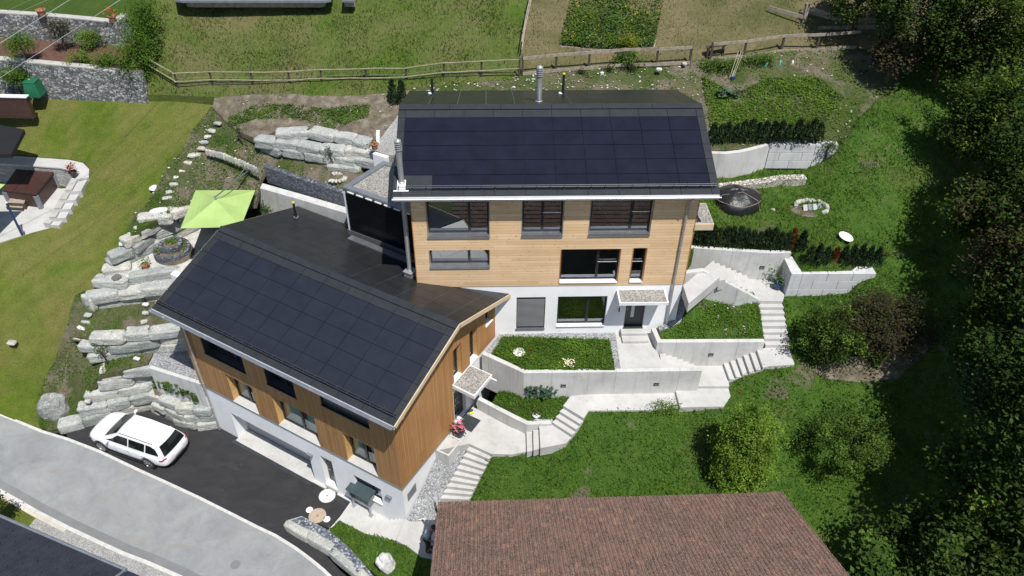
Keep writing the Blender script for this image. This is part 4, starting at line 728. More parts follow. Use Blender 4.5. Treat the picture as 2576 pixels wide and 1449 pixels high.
# white ground floor
gb = 5.0; twb = [trect(('E3', 42, 412), ('E3', 325, 408), None, ('E3', 50, 100)), trect(('E3', 446, 392), ('E3', 930, 385), None, ('E3', 468, 92))]
d0, d1 = to('E3', 1120, 403)[0], to('E3', 1312, 403)[0]; door = (d0, d1, 5.8, 7.75)
base = MB(); wall_poly(base, TW, 'b', tFI+.03, [(.8, gb), (ax1-.02, gb), (ax1-.02, wz-.02), (.8, wz-.02)], [rect(*t) for t in twb+[door]], .2, 1)
wall_poly(base, TW, 'a', ax1-.02, [(tFI+.03, gb), (8, gb), (8, wz-.02), (tFI+.03, wz-.02)], [], .2, -1); base.build('rendered_wall', K['white'], tow)
f = window(tow, TW, 'b', tFI+.03, 1, *twb[1], depth=.15, mull=(.62,), sillmat='metal_w', floor='floor_y', room=2.6, sillout=.06)
a0, a1, z0, z1 = twb[0]; bl = MB(); n = 26
for i in range(n): zz = z0+.04+(z1-z0-.1)*i/n; bl.obox(TW(a0+.03, tFI+.08, zz), TW(a1-a0-.06, 0, 0)-TW(0, 0, 0), TW(0, .05, 0)-TW(0, 0, 0)+Vector((0, 0, .045)), (0, 0, .012))
bo = bl.build('blind', K['anthra'], tow); bk = MB(); bk.face(TW(a0, tFI+.17, z0), TW(a1, tFI+.17, z0), TW(a1, tFI+.17, z1), TW(a0, tFI+.17, z1)); bk.obox(TW(a0, tFI+.03, z0-.02), TW(a1-a0, 0, 0)-TW(0, 0, 0), TW(0, .14, 0)-TW(0, 0, 0), (0, 0, .03)); bk.build('blind_backing', K['frame'], bo)
sm = MB(); sm.obox(TW(a0-.02, tFI-.05, z0-.035), TW(a1-a0+.04, 0, 0)-TW(0, 0, 0), TW(0, .1, 0)-TW(0, 0, 0), (0, 0, .035)); sm.build('sill', K['metal'], bo)
a0, a1, z0, z1 = door; db = MB(); db.obox(TW(a0, tFI+.16, z0), TW(a1-a0, 0, 0)-TW(0, 0, 0), TW(0, .06, 0)-TW(0, 0, 0), (0, 0, z1-z0)); do = db.build('door', K['frame'], tow)
g = MB(); g.obox(TW(a0+.27, tFI+.152, z0+.5), TW(.14, 0, 0)-TW(0, 0, 0), TW(0, .008, 0)-TW(0, 0, 0), (0, 0, 1.3)); g.build('door_glass', K['curtain'], do)
g = MB(); g.tube([TW(a0+.1, tFI+.1, z0+.95), TW(a0+.1, tFI+.1, z0+1.15)], .015); g.obox(TW(a0+.09, tFI+.1, z0+1.03), TW(.02, 0, 0)-TW(0, 0, 0), TW(0, .06, 0)-TW(0, 0, 0), (0, 0, .02)); g.build('handle', K['steel'], do)
g = MB(); g.obox(TW(a0-.02, tFI-.02, z0-.02), TW(a1-a0+.04, 0, 0)-TW(0, 0, 0), TW(0, .2, 0)-TW(0, 0, 0), (0, 0, .03)); g.build('threshold', K['anthra'], do)
for i, dz in enumerate((0, .13)): g = MB(); g.lathe(TW(a0-.28, tFI-.0, z0+1.0+dz), [(.001, -.03), (.03, -.03), (.03, .03), (.001, .03)]); g.build('doorbell', K['anthra'], tow)
st = MB(); st.obox(TW(a0-.12, tFI-.32, 5.4), TW(1.12, 0, 0)-TW(0, 0, 0), TW(0, .345, 0)-TW(0, 0, 0), (0, 0, .37)); st.obox(TW(a0-.1, tFI-.66, 5.4), TW(1.12, 0, 0)-TW(0, 0, 0), TW(0, .34, 0)-TW(0, 0, 0), (0, 0, .235)); st.build('door_step', K['slab'], tow, bevel=.01)
# canopies
def canopy(par, top, th, name='canopy', under='metal_w'):
    m = MB(); m.prism(top, th); c = m.build(name, K[under], par, bevel=.01)
    ctr = sum(top, Vector())/len(top); inn = [ctr+(p-ctr)*.93+Vector((0, 0, .012)) for p in top]; m = MB(); m.prism(inn, .01); m.build('gravel_topping', K['gravel_roof'], c)
    return c
cz = 7.98; cl = TW.loc(P('E3', 1080, 150, cz)); cr_ = TW.loc(P('E3', 1578, 140, cz))
canopy(tow, [TW(cl[0], tFI, cz), TW(cr_[0], tFI, cz), TW(cr_[0], cl[1], cz), TW(cl[0], cl[1], cz)], .16)
b_, z_ = TW.ona('B3', 1845, 808, ax1); q1 = P('B3', 2035, 805, z_)
a2 = TW.loc(q1); b3 = TW.loc(P('B3', 1955, 592, z_))
canopy(tow, [TW(ax1, a2[1], z_), TW(a2[0], a2[1], z_), TW(a2[0], b3[1], z_), TW(ax1, b3[1], z_)], .3, under='fascia')
gutter(tow, TW, -.02, tW+.02, -.07, TWZ-.06, .085)
fa = MB(); fa.obox(TW(.02, .0, TWZ-.24), TW(tW-.04, 0, 0)-TW(0, 0, 0), TW(0, .025, 0)-TW(0, 0, 0), (0, 0, .2)); fa.build('fascia', K['metal_w'], tow)
so = MB(); so.face(TW(.02, .03, TWZ-.15), TW(tW-.02, .03, TWZ-.15), TW(tW-.02, tFI, TWZ-.15), TW(.02, tFI, TWZ-.15)); so.build('soffit', K['fascia'], tow)
dp = MB(); da = to('B3', 1765, 600)[0]+.02
dp.tube([TW(da, -.07, TWZ-.12), TW(da, -.05, TWZ-.3), TW(da, tFI-.09, TWZ-.55), TW(da, tFI-.09, 5.95)], .045, 10)
for z in (11.6, 10.2, 8.7, 7.2): dp.lathe(TW(da, tFI-.09, z), [(.058, 0), (.058, .03)], 10)
dp.build('downpipe', K['steel'], tow)
# chimney pipes and vents
def on_back(fr, Sb, ridge_b, a, b, ang): return Sb(a, (b-ridge_b)/cos(ang), 0)
def hit_slope(cr, x, y, S):
    o, e1, e2 = S(0, 0), S(1, 0)-S(0, 0), S(0, 1)-S(0, 0); n = e1.cross(e2); r = bearing(cr, x, y); c0 = Vector((0, 0, HC)); return c0+r*((o-c0).dot(n)/r.dot(n))
p = hit_slope('A3', 270, 1020, TSb); flue(tow, p, 1.5, .115)
p = hit_slope('B2', 1465, 385, TS); fl = flue(tow, p, 1.75, .105)
m = MB(); S0 = TW.loc(p); s_ = S0[1]/cos(TA); slope_slabs(m, TS, [(S0[0]-.16, S0[0]+.16, s_-.42, s_+.1)], .008, .02); slope_slabs(m, TS, [(S0[0]-.28, S0[0]+.28, s_-.45, s_-.40)], .01, .03); m.build('flashing', K['metal_w'], fl)
for (cr, x, y, h, cap) in (('A2', 1776, 940, .62, 'black'), ('A3', 512, 940, .9, 'yellow')):
    p = hit_slope(cr, x, y, TSb); m = MB(); m.lathe(p, [(.055, -.1), (.055, h)]); v = m.build('vent_pipe', K['black'], tow, smooth=False); m = MB(); m.lathe(p+Vector((0, 0, h)), [(.055, .001), (.06, .012), (.06, .06), (.035, .065), (.034, .0)]); m.build('vent_cap', K[cap], v); m = MB(); m.disc(p+Vector((-.1, 0, .02)), .09, .02); m.build('vent_collar', K['metal_w'], v)
# ---- annex with black facade panels, gravel roof and parapet
azt, az0 = 10.32, 7.3
an = [P('B2', 868, 428, azt), P('B2', 1280, 168, azt), P('B2', 1560, 175, azt), P('B2', 1650, 740, azt)]
fl_ = FH.loc(an[0]); an[3] = FH(-3.6, fl_[1], azt); an[2] = TW(1.2, 6.0, azt)
m = MB(); m.prism([p-Vector((0, 0, .12)) for p in an], zb=az0); ax_ = m.build('annex_wall', K['metal_w'], tow)
m = MB(); m.strip([an[3], an[0], an[1], an[2]], .26, azt-.22, side=-1); m.build('parapet', K['slategrey'], ax_, bevel=.01)
ins = [an[0].lerp(an[2], .05), an[1].lerp(an[3], .04), an[2], an[3]]
m = MB(); m.prism([p-Vector((0, 0, .09)) for p in ins], .05); m.build('gravel_topping', K['gravel_roof'], ax_)
m = MB(); fd = (an[3]-an[0]).normalized(); fn = Vector((fd.y, -fd.x, 0)); L = (an[3]-an[0]).length
for i in range(4):
    for j in range(3):
        x0 = .17+i*1.1; m.obox(an[0]+fd*x0+fn*.02+Vector((0, 0, -2.28+j*.70)), fd*1.085, fn*.035, (0, 0, .685))
m.build('black_panels', K['blackpv'], ax_)
m = MB()
for i in range(9): m.obox(an[0]+fd*(.28+.5*i)+fn*.01+Vector((0, 0, -.18)), fd*.34, fn*.05, (0, 0, .04))
m.build('panel_clips', K['metal_w'], ax_)

# ---- front house (brown upright boards over white base)
FA = .33; fR = 4.28; fBk = 8.75; fL = 12.27; fWI = .526; fFI = .584
fro = thing('garage_house', 'lower house of brown upright boards over a white garage level, black solar roof', 'house', FH(0, 0, 0), FH.yaw)
rof, FS, FSb, fzr = pv_roof(fro, FH, FHZ, FA, -fL, 0, -.309-11.57, 10, fR, fBk, solar='solar2')
xl, xr = -fL+fWI, -fWI; fz = 2.9
def zf_at(b): return FHZ+min(b, 2*fR-b)*tan(FA)-.15
def fo_(cr, x, y): return FH.onb(cr, x, y, fFI)
def arange(L_, R_): return fo_(*L_)[0], fo_(*R_)[0]
u1 = (fo_('E1', 2060, 655)[0], fo_('E1', 2478, 866)[0], 5.78, 7.25); u2 = (fo_('E2', 112, 965)[0], fo_('E2', 408, 1118)[0], 5.78, 7.25); u3 = (fo_('E2', 657, 1176)[0], fo_('E2', 1143, 1418)[0], 5.78, 7.25)
u1z = fo_('E1', 2265, 760)[1]; u2z = fo_('E2', 260, 1040)[1]; u3z = fo_('E2', 900, 1297)[1]
f1 = (fo_('E1', 2345, 1120)[0], fo_('D', 647, 1024)[0], fz+.02, fo_('D', 595, 955)[1]); f2 = (fo_('E2', 232, 1372)[0], fo_('D', 806, 1120)[0], fz+.02, fo_('E2', 370, 1197)[1]); f3 = (fo_('G2', 922, 275)[0], fo_('G2', 1229, 445)[0], fz+.02, fo_('G2', 1030, 83)[1])
ups = [(u[0], u[1], zz+.02, 7.3) for u, zz in ((u1, u1z), (u2, u2z), (u3, u3z))]; frs = [f1, f2, f3]
m = MB(); wall_poly(m, FH, 'b', fFI, [(xl, fz), (xr, fz), (xr, zf_at(fFI)), (xl, zf_at(fFI))], [rect(*t) for t in ups+frs], .04, 1); m.build('timber_wall', K['timber_v'], fro)
for i, t in enumerate(frs):
    a0, a1, z0, z1 = t; r = MB(); D = .42
    r.face(FH(a0, fFI+.04, z0), FH(a0, fFI+D, z0), FH(a0, fFI+D, z1), FH(a0, fFI+.04, z1)); r.face(FH(a1, fFI+.04, z0), FH(a1, fFI+D, z0), FH(a1, fFI+D, z1), FH(a1, fFI+.04, z1)); r.face(FH(a0, fFI+.04, z1), FH(a1, fFI+.04, z1), FH(a1, fFI+D, z1), FH(a0, fFI+D, z1)); r.build('window_reveal', K['jamb'], fro)
    r = MB(); r.obox(FH(a0, fFI-.03, z0-.04), FH(a1-a0, 0, 0)-FH(0, 0, 0), FH(0, D, 0)-FH(0, 0, 0), (0, 0, .05)); r.build('window_ledge', K['slab'], fro)
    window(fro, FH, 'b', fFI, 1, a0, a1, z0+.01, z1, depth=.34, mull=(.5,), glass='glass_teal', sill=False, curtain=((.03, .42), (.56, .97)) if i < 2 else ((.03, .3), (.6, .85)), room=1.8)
for i, t in enumerate(ups):
    a0, a1, z0, z1 = t; r = MB(); D = .36
    r.face(FH(a0, fFI+.04, z0), FH(a1, fFI+.04, z0), FH(a1, fFI+D, z0), FH(a0, fFI+D, z0))
    r.face(FH(a0, fFI+.04, z0), FH(a0, fFI+D, z0), FH(a0, fFI+D, z1), FH(a0, fFI+.04, z1)); r.face(FH(a1, fFI+.04, z0), FH(a1, fFI+D, z0), FH(a1, fFI+D, z1), FH(a1, fFI+.04, z1))
    r.obox(FH(a0-.02, fFI-.03, z0-.05), FH(a1-a0+.04, 0, 0)-FH(0, 0, 0), FH(0, .07, 0)-FH(0, 0, 0), (0, 0, .05)); r.build('window_surround', K['anthra'], fro)
    if i < 2: window(fro, FH, 'b', fFI, 1, a0, a1, z0, z1, depth=.3, mull=(.66 if i == 0 else .5,), sill=False)
    else: r = MB(); r.obox(FH(a0, fFI+.1, z0), FH(a1-a0, 0, 0)-FH(0, 0, 0), FH(0, .05, 0)-FH(0, 0, 0), (0, 0, z1-z0)); r.build('closed_shutter', K['anthra'], fro)
# gable
gb1 = FH.ona('E2', 1990, 1200, xr)[0]; gz2 = 5.36
g1 = (FH.ona('E2', 1990, 870, xr)[0], FH.ona('E2', 2068, 840, xr)[0], gz2+.02, FH.ona('E2', 1985, 600, xr)[1]-.05); g2 = (FH.ona('E2', 2150, 640, xr)[0], FH.ona('E2', 2224, 668, xr)[0], gz2+.02, FH.ona('E2', 2145, 420, xr)[1]-.05); g3 = (FH.ona('E2', 2310, 370, xr)[0], FH.ona('E2', 2378, 305, xr)[0], FH.ona('E2', 2345, 345, xr)[1]-.05, FH.ona('E2', 2310, 250, xr)[1])
g1 = (g1[0], max(g1[1], g1[0]+.62), g1[2], 7.2); g2 = (g2[0], max(g2[1], g2[0]+.62), g2[2], 7.2); bend = 8.15
m = MB(); wall_poly(m, FH, 'a', xr, [(fFI, fz), (gb1, fz), (gb1, gz2), (bend, gz2), (bend, zf_at(bend)), (fR, zf_at(fR)), (fFI, zf_at(fFI))], [rect(*g) for g in (g1, g2, g3)], .05, -1); m.build('gable_wall', K['timber_g'], fro)
for g in (g1, g2, g3):
    r = MB(); D = .34
    for bb in (g[0], g[1]): r.face(FH(xr-.05, bb, g[2]), FH(xr-D, bb, g[2]), FH(xr-D, bb, g[3]), FH(xr-.05, bb, g[3]))
    r.face(FH(xr-.05, g[0], g[3]), FH(xr-.05, g[1], g[3]), FH(xr-D, g[1], g[3]), FH(xr-D, g[0], g[3])); r.build('window_reveal', K['jamb'], fro)
    r = MB(); r.obox(FH(xr+.04, g[0], g[2]-.03), FH(-D, 0, 0)-FH(0, 0, 0), FH(0, g[1]-g[0], 0)-FH(0, 0, 0), (0, 0, .04)); r.build('window_ledge', K['metal_w'], fro)
    window(fro, FH, 'a', xr, -1, g[0], g[1], g[2]+.01, g[3], depth=.24, sill=False, room=1.0)
# left gable, back
m = MB(); wall_poly(m, FH, 'a', xl, [(fFI, fz), (bend, fz), (bend, zf_at(bend)), (fR, zf_at(fR)), (fFI, zf_at(fFI))], [], .05, 1); m.build('gable_wall', K['timber_g'], fro)
# white base
go = (fo_('E1', 2312, 1250)[0], fo_('G2', 522, 195)[0], .02, 1.78); ed_ = (fo_('G2', 700, 492)[0], fo_('G2', 812, 548)[0], .2, 2.15); bw = (fo_('G2', 1000, 560)[0], fo_('G2', 1270, 690)[0], .98, 2.02)
m = MB(); wall_poly(m, FH, 'b', fFI+.02, [(xl+.02, -.2), (xr-.02, -.2), (xr-.02, fz), (xl+.02, fz)], [rect(*t) for t in (go, ed_, bw)], .3, 1)
wall_poly(m, FH, 'a', xr-.02, [(fFI+.02, -.2), (bend, -.2), (bend, gz2), (gb1, gz2), (gb1, fz), (fFI+.02, fz)], [rect(gb1+.05, gb1+.95, 2.82, 4.85)], .25, -1)
wall_poly(m, FH, 'a', xl+.02, [(fFI+.02, -.2), (bend, -.2), (bend, fz), (fFI+.02, fz)], [], .3, 1); m.build('rendered_wall', K['white'], fro)
m = MB(); m.strip([FH(xl-.01, fFI-.01, fz+.012), FH(xr+.01, fFI-.01, fz+.012), FH(xr+.01, gb1, fz+.012)], .02, fz-.03, side=-1); m.build('drip_rail', K['slategrey'], fro)
m = MB(); n = 4
for i in range(n): m.obox(FH(go[0], fFI+.66, go[2]+.44*i), FH(go[1]-go[0], 0, 0)-FH(0, 0, 0), FH(0, .04, 0)-FH(0, 0, 0), (0, 0, .43))
gd = m.build('garage_door', mat('garage_panel', [(.27, .285, .29), (.34, .355, .36)], 1.5, .35, pos='Object', stretch=(.3, .3, 8)), fro)
m = MB(); m.obox(FH(go[0]-.02, fFI-.16, -.1), FH(go[1]-go[0]+.04, 0, 0)-FH(0, 0, 0), FH(0, .8, 0)-FH(0, 0, 0), (0, 0, .13)); m.build('garage_apron', K['slab'], fro)
m = MB()
for a_ in (go[0], go[1]): m.face(FH(a_, fFI+.32, -.1), FH(a_, fFI+.72, -.1), FH(a_, fFI+.72, go[3]), FH(a_, fFI+.32, go[3]))
m.face(FH(go[0], fFI+.32, go[3]), FH(go[1], fFI+.32, go[3]), FH(go[1], fFI+.72, go[3]), FH(go[0], fFI+.72, go[3])); m.build('garage_recess', K['white'], fro)
m = MB(); m.obox(FH(go[0]-.1, fFI-.34, -.1), FH(go[1]-go[0]+.1, 0, 0)-FH(0, 0, 0), FH(0, .17, 0)-FH(0, 0, 0), (0, 0, .125)); m.build('drain_channel', K['anthra'], fro)
m = MB(); m.obox(FH(go[1]+.02, fFI-.16, -.05), FH(.72, 0, 0)-FH(0, 0, 0), FH(0, .17, 0)-FH(0, 0, 0), (0, 0, .12)); m.obox(FH(ed_[0], fFI-.05, -.05), FH(ed_[1]-ed_[0]+.02, 0, 0)-FH(0, 0, 0), FH(0, .4, 0)-FH(0, 0, 0), (0, 0, .24)); m.obox(FH(ed_[1]+.04, fFI-.12, -.05), FH(.95, 0, 0)-FH(0, 0, 0), FH(0, .13, 0)-FH(0, 0, 0), (0, 0, .1)); m.build('plinth', K['slab'], fro)
a0, a1, z0, z1 = ed_; m = MB(); m.obox(FH(a0, fFI+.27, z0), FH(a1-a0, 0, 0)-FH(0, 0, 0), FH(0, .05, 0)-FH(0, 0, 0), (0, 0, z1-z0)); d_ = m.build('door', K['frame'], fro)
m = MB(); m.obox(FH(a0+.3, fFI+.262, z0+.2), FH(a1-a0-.42, 0, 0)-FH(0, 0, 0), FH(0, .01, 0)-FH(0, 0, 0), (0, 0, z1-z0-.35)); m.build('door_glass', K['carglass'], d_); m = MB(); m.tube([FH(a0+.12, fFI+.2, z0+.9), FH(a0+.24, fFI+.2, z0+.9)], .014); m.build('handle', K['steel'], d_)
window(fro, FH, 'b', fFI+.02, 1, *bw, depth=.16, mull=(.55,), sillmat='metal_w', sillout=.06, room=1.2)
b0 = gb1+.05; m = MB(); m.obox(FH(xr-.25, b0, 2.82), FH(.05, 0, 0)-FH(0, 0, 0), FH(0, .9, 0)-FH(0, 0, 0), (0, 0, 2.03)); d_ = m.build('door', K['frame'], fro)
for k in range(4): m = MB(); m.obox(FH(xr-.2, b0+.3, 3.1+.42*k), FH(.012, 0, 0)-FH(0, 0, 0), FH(0, .3, 0)-FH(0, 0, 0), (0, 0, .2)); m.build('door_glass', K['carglass'], d_)
# canopy over the side door
cz = 5.42; c0, c1, c2, c3 = (FH.loc(P('E2', x, y, cz)) for x, y in ((1965, 975), (2155, 775), (2370, 870), (2180, 1110)))
canopy(fro, [FH(xr, c0[1], cz), FH(xr, c1[1], cz), FH(.57, c1[1], cz), FH(.57, c0[1]-.05, cz)], .2)
m = MB(); m.tube([FH(.57, c1[1]-.12, cz-.1), FH(.85, c1[1]-.12, cz-.12)], .03); m.build('water_spout', K['metal_w'], fro)
m = MB(); q = Z('G2', (1525, 625, 1), (1608, 508, 1), (1618, 585, 1), (1535, 700, 1)); 
vb = [FH.ona('G2', x, y, xr) for x, y in ((1525, 628), (1610, 508), (1618, 588), (1534, 702))]; m.prism([FH(xr+.0, b, z) for b, z in vb], .001) if False else m.add([FH(xr-.012, b, z) for b, z in vb], [(0, 1, 2, 3)]); m.build('meter_hatch', K['slategrey'], fro)
for (x, y, z) in ((545, 228, 0), (1340, 650, 0)):
    a, z = fo_('G2', x, y); m = MB(); m.obox(FH(a-.13, fFI-.1, z-.06), FH(.26, 0, 0)-FH(0, 0, 0), FH(0, .125, 0)-FH(0, 0, 0), (0, 0, .15)); m.build('wall_lamp', K['slategrey'], fro, bevel=.01)
gutter(fro, FH, -fL-.03, .0, -.075, FHZ-.05, .085)
m = MB(); m.obox(FH(-fL, .0, FHZ-.21), FH(fL, 0, 0)-FH(0, 0, 0), FH(0, .025, 0)-FH(0, 0, 0), (0, 0, .19)); m.build('fascia', K['metal_w'], fro)
m = MB(); m.face(FH(-fL, .03, FHZ-.14), FH(0, .03, FHZ-.14), FH(0, fFI, FHZ-.14), FH(-fL, fFI, FHZ-.14)); m.build('soffit', K['fascia'], fro)
for a in (-fL-.012, .0):
    m = MB(); m.obox(FS(a, .0, -.19), FH(.04 if a == 0 else .03, 0, 0)-FH(0, 0, 0), FS(a, fR/cos(FA), -.19)-FS(a, 0, -.19), FS(a, 0, .0)-FS(a, 0, -.19)); m.obox(FSb(a, .0, -.19), FH(.04 if a == 0 else .03, 0, 0)-FH(0, 0, 0), FSb(a, (fBk-fR)/cos(FA), -.19)-FSb(a, 0, -.19), FSb(a, 0, .0)-FSb(a, 0, -.19)); m.build('verge_board', K['fascia'], rof)
m = MB()
for aa in (-.28,): m.add([FS(-.5, .1, -.17), FS(0, .1, -.17), FS(0, fR/cos(FA), -.17), FS(-.5, fR/cos(FA), -.17)], [(0, 1, 2, 3)]); m.add([FSb(-.5, 0, -.17), FSb(0, 0, -.17), FSb(0, 4, -.17), FSb(-.5, 4, -.17)], [(0, 1, 2, 3)])
m.build('verge_soffit', K['fascia'], rof)
a = fo_('E1', 1895, 500)[0]+.05; m = MB(); m.tube([FH(a-.25, -.07, FHZ-.12), FH(a-.2, 0, FHZ-.3), FH(a, fFI-.09, FHZ-.6), FH(a, fFI-.09, .05)], .045, 10)
for z in (6.2, 4.5, 3.2, 1.6): m.lathe(FH(a, fFI-.09, z), [(.058, 0), (.058, .03)], 10)
m.build('downpipe', K['steel'], fro)
m = MB(); q = [FH.ona('E2', 2500, 150, 0)]; m.tube([FH(-.05, 8.5, 7.3), FH(-.12, 8.3, 7.15), FH(-.35, 8.1, 6.95), FH(-.42, 8.2, 5.6)], .05, 10); m.build('downpipe', K['slategrey'], fro)
# pipe standing on the lower roof in front of the tower, its box, vent, wall flashing
p = hit_slope('B2', 1553, 1330, FSb); top = P('B2', 1480, 600, 12.3); m = MB(); m.lathe(p, [(.095, .1), (.095, 12.55-p.z)], 16); pf = m.build('chimney_pipe', K['steel'], fro, smooth=False)
m = MB(); m.box(p+Vector((0, 0, .12)), (.36, .36, .34), FH.yaw); m.box(p+Vector((0, 0, .30)), (.42, .42, .03), FH.yaw); m.box(p+Vector((0, 0, .33)), (.24, .24, .04), FH.yaw); m.build('pipe_box', K['steel'], pf)
p = hit_slope('B2', 405, 738, FSb); m = MB(); m.lathe(p, [(.055, -.1), (.055, .8)], 12); v = m.build('vent_pipe', K['black'], fro); m = MB(); m.lathe(p+Vector((0, 0, .8)), [(.055, .001), (.06, .012), (.06, .06), (.035, .065), (.034, .0)]); m.build('vent_cap', K['yellow'], v); m = MB(); m.disc(p+Vector((0, 0, .02)), .12, .02); m.build('vent_collar', K['metal'], v)
w0, w1 = hit_slope('B2', 1610, 1350, FSb), hit_slope('B2', 2550, 1428, FSb)
m = MB(); m.strip([Vector((w0.x, w0.y, w0.z+.16)), Vector((w1.x, w1.y, w1.z+.16))], .12, min(w0.z, w1.z)-.1, side=0); m.build('wall_flashing', K['metal_w'], tow)
a_ = hit_slope('B2', 920, 958, FSb); b_ = hit_slope('B2', 1560, 1215, FSb); m = MB(); m.strip([a_+Vector((0, 0, .05)), b_+Vector((0, 0, .05))], .3, 7.5, side=1); m.strip([FH(*FH.loc(an[0])[:2], 8.1)+fn*.07, FH(*FH.loc(an[3])[:2], 8.1)+fn*.07], .03, 7.6, side=-1); m.build('wall_flashing', K['metal'], tow)
# ------------------------------------------------------------------ concrete walls, boulder walls, fences
def wall_thing(name, label, pts, w, zb, m='conc', side=1, cat='wall', bevel=.012, light=()):
    mb = MB().strip(pts, w, zb, side=side); o = tag(mb.build(name, K[m], loc=at(pts[0], min(zb) if isinstance(zb, list) else zb), bevel=bevel), label, cat)
    for cr, x, y, i in light:
        p0, p1 = pts[i], pts[i+1]; d = (p1-p0); d.z = 0; d.normalize(); n = Vector((d.y, -d.x, 0)); r = bearing(cr, x, y); c0 = Vector((0, 0, HC)); q = c0+r*((p0-c0).dot(n)/r.dot(n))
        b = MB(); b.obox(q-d*.11-n*.02-Vector((0, 0, .085)), d*.22, n*.035, (0, 0, .17)); l = b.build('wall_light', K['anthra'], o)
        b = MB(); b.obox(q-d*.07+n*.012-Vector((0, 0, .05)), d*.14, n*.006, (0, 0, .06)); b.build('lens', K['slategrey'], l)
    return o
wall_thing('planter_wall', 'long pale concrete wall carrying the green planter before the tower', Z('E2', (2270, 662, 5.6))+Z('E3', (120, 856, 5.6), (1914, 832, 5.6)), .2, 3.6, light=(('E3', 515, 985, 1), ('E3', 1450, 970, 1)))
wall_thing('planter_wall', 'pale concrete wall of the weedy bed beside the tower door steps', Z('E3', (1402, 405, 5.98), (1462, 548, 5.98), (2545, 543, 5.98)), .2, 4.3, light=(('E3', 2000, 672, 1),))
wall_thing('planter_wall', 'low concrete wall of the small bed with large leafy plants', Z('E2', (2222, 1118, 3.45), (2576, 1302, 3.45))+Z('E3', (150, 1374, 3.45), (400, 1366, 3.45)), .2, 2.5)
wall_thing('stair_wall', 'sloping concrete wall in front of the hidden garden steps', Z('B3', (1740, 1300, 8.25), (1925, 1275, 8.25))+Z('E3', (2290, 15, 7.5), (2484, 118, 6.85)), .2, 6.0)
wall_thing('stair_wall', 'tall concrete wall behind the hidden garden steps under the hedge', Z('B3', (1800, 1042, 8.3), (2200, 1072, 8.3), (2576, 1096, 8.3))+Z('B4', (235, 1096, 8.3)), .2, 6.5, light=(('B3', 2515, 1242, 1),))
wall_thing('retaining_wall', 'bright concrete wall running behind the dark lower roof', Z('B2', (-12, 428, 7.9), (400, 545, 7.9), (930, 702, 7.9)), .42, 5)
wall_thing('slate_wall', 'dark slate dry wall on top of the bright concrete wall', Z('B2', (118, 345, 8.62), (500, 480, 8.62), (900, 618, 8.62)) and [at(p, 8.62) for p in Z('B2', (110, 352, 7.9), (500, 490, 7.9), (900, 630, 7.9))], .34, 7.7, 'slatewall', bevel=0)
wall_thing('retaining_wall', 'short concrete wall holding the grey gravel left of the brown house', Z('E1', (1496, 805, 2.92), (2015, 968, 2.92)), .18, 1.1)
wall_thing('garden_wall', 'white concrete stub between gravel path and annex roof', Z('B2', (1172, 95, 10.5), (1312, 138, 10.5)), .2, 9.0, 'white')
wall_thing('garden_wall', 'white end of a wall poking out beside the left verge of the lower roof', Z('B1', (1712, 1306, 6.0), (1860, 1372, 6.0)), .3, 5.2, 'white')
wall_thing('retaining_wall', 'smooth curving concrete wall behind the tower under the dark hedge', Z('B3', (1990, 92, 10.3), (2150, 98, 10.3), (2300, 82, 10.3), (2450, 48, 10.3), (2576, 10, 10.3))+Z('B4', (22, 4, 10.3)), .22, [8.7]*6)
def block_wall(label, pts, z, n, h=.44, L=1.1, w=.5, side=1):
    t = thing('block_wall', label, 'wall', at(pts[0], z-n*h)); k = 0
    for i in range(len(pts)-1):
        p0, p1 = pts[i], pts[i+1]; d = p1-p0; d.z = 0; ln = d.length; d.normalize(); nn = Vector((-d.y, d.x, 0))*side
        for c in range(n):
            x = x00 = (w if i else 0); first = L*(.5 if c % 2 else 1.0)
            while x < ln-.05:
                x1 = min(ln, x+(first if x == x00 else L)); b = MB(); b.obox(at(p0, z-(c+1)*h+.008)+d*(x+.006), d*(x1-x-.012), nn*w, (0, 0, h-.012)); b.build('block', K['block'], t, bevel=.012); x = x1
    return t
block_wall('pale concrete block wall forming a corner below the low hedge', [P('B4', 155, 1128, 8.0), P('B4', 238, 1306, 8.0), P('B4', 1092, 1302, 8.0)], 8.0, 3)
block_wall('pale concrete block wall continuing the curved wall on the upper right', [P('B4', 26, 6, 10.3), P('B4', 716, 10, 10.3)], 10.3, 3)
def on_wall(): pass
# dry stone wall, rubble walls of the neighbour
wall_thing('dry_stone_wall', 'low wall of buff dry stones beside the covered furniture', Z('B3', (2060, 440, 9.0), (2300, 415, 9.0), (2576, 380, 9.0))+Z('B4', (150, 352, 9.0), (395, 345, 9.0)), .4, 8.1, 'drystone', bevel=.03)
nw1 = Z('A1', (-500, 570, 11.35), (0, 610, 11.35), (100, 620, 11.35), (660, 672, 11.35), (950, 700, 11.35), (1395, 742, 11.35))
o = wall_thing('rubble_wall', 'lower grey rubble wall beside the green compost bin', nw1, .4, 9.2, 'rubble', bevel=0)
b = MB(); b.strip([p+Vector((0, 0, .07)) for p in nw1[:5]], .42, 11.36, side=1); b.build('coping', K['coping'], o)
nw2 = Z('A1', (-500, 110, 12.75), (0, 138, 12.75), (420, 165, 12.75), (860, 205, 12.75), (1170, 238, 12.75), (1290, 150, 12.75))
o = wall_thing('rubble_wall', 'upper grey rubble wall with two flower pots on its coping', nw2, .4, 11.0, 'rubble', bevel=0)
b = MB(); b.strip([p+Vector((0, 0, .07)) for p in nw2], .42, 12.76, side=1); b.build('coping', K['coping'], o)
patch('mulch_bed', K['mulch'], Z('A1', (-500, 560, 11.3), (0, 590, 11.3), (660, 655, 11.3), (1390, 725, 11.3), (1420, 480, 11.5), (1250, 300, 11.6), (1170, 300, 11.4), (0, 300, 11.4), (-500, 300, 11.4)), res=.5, bump=.05)
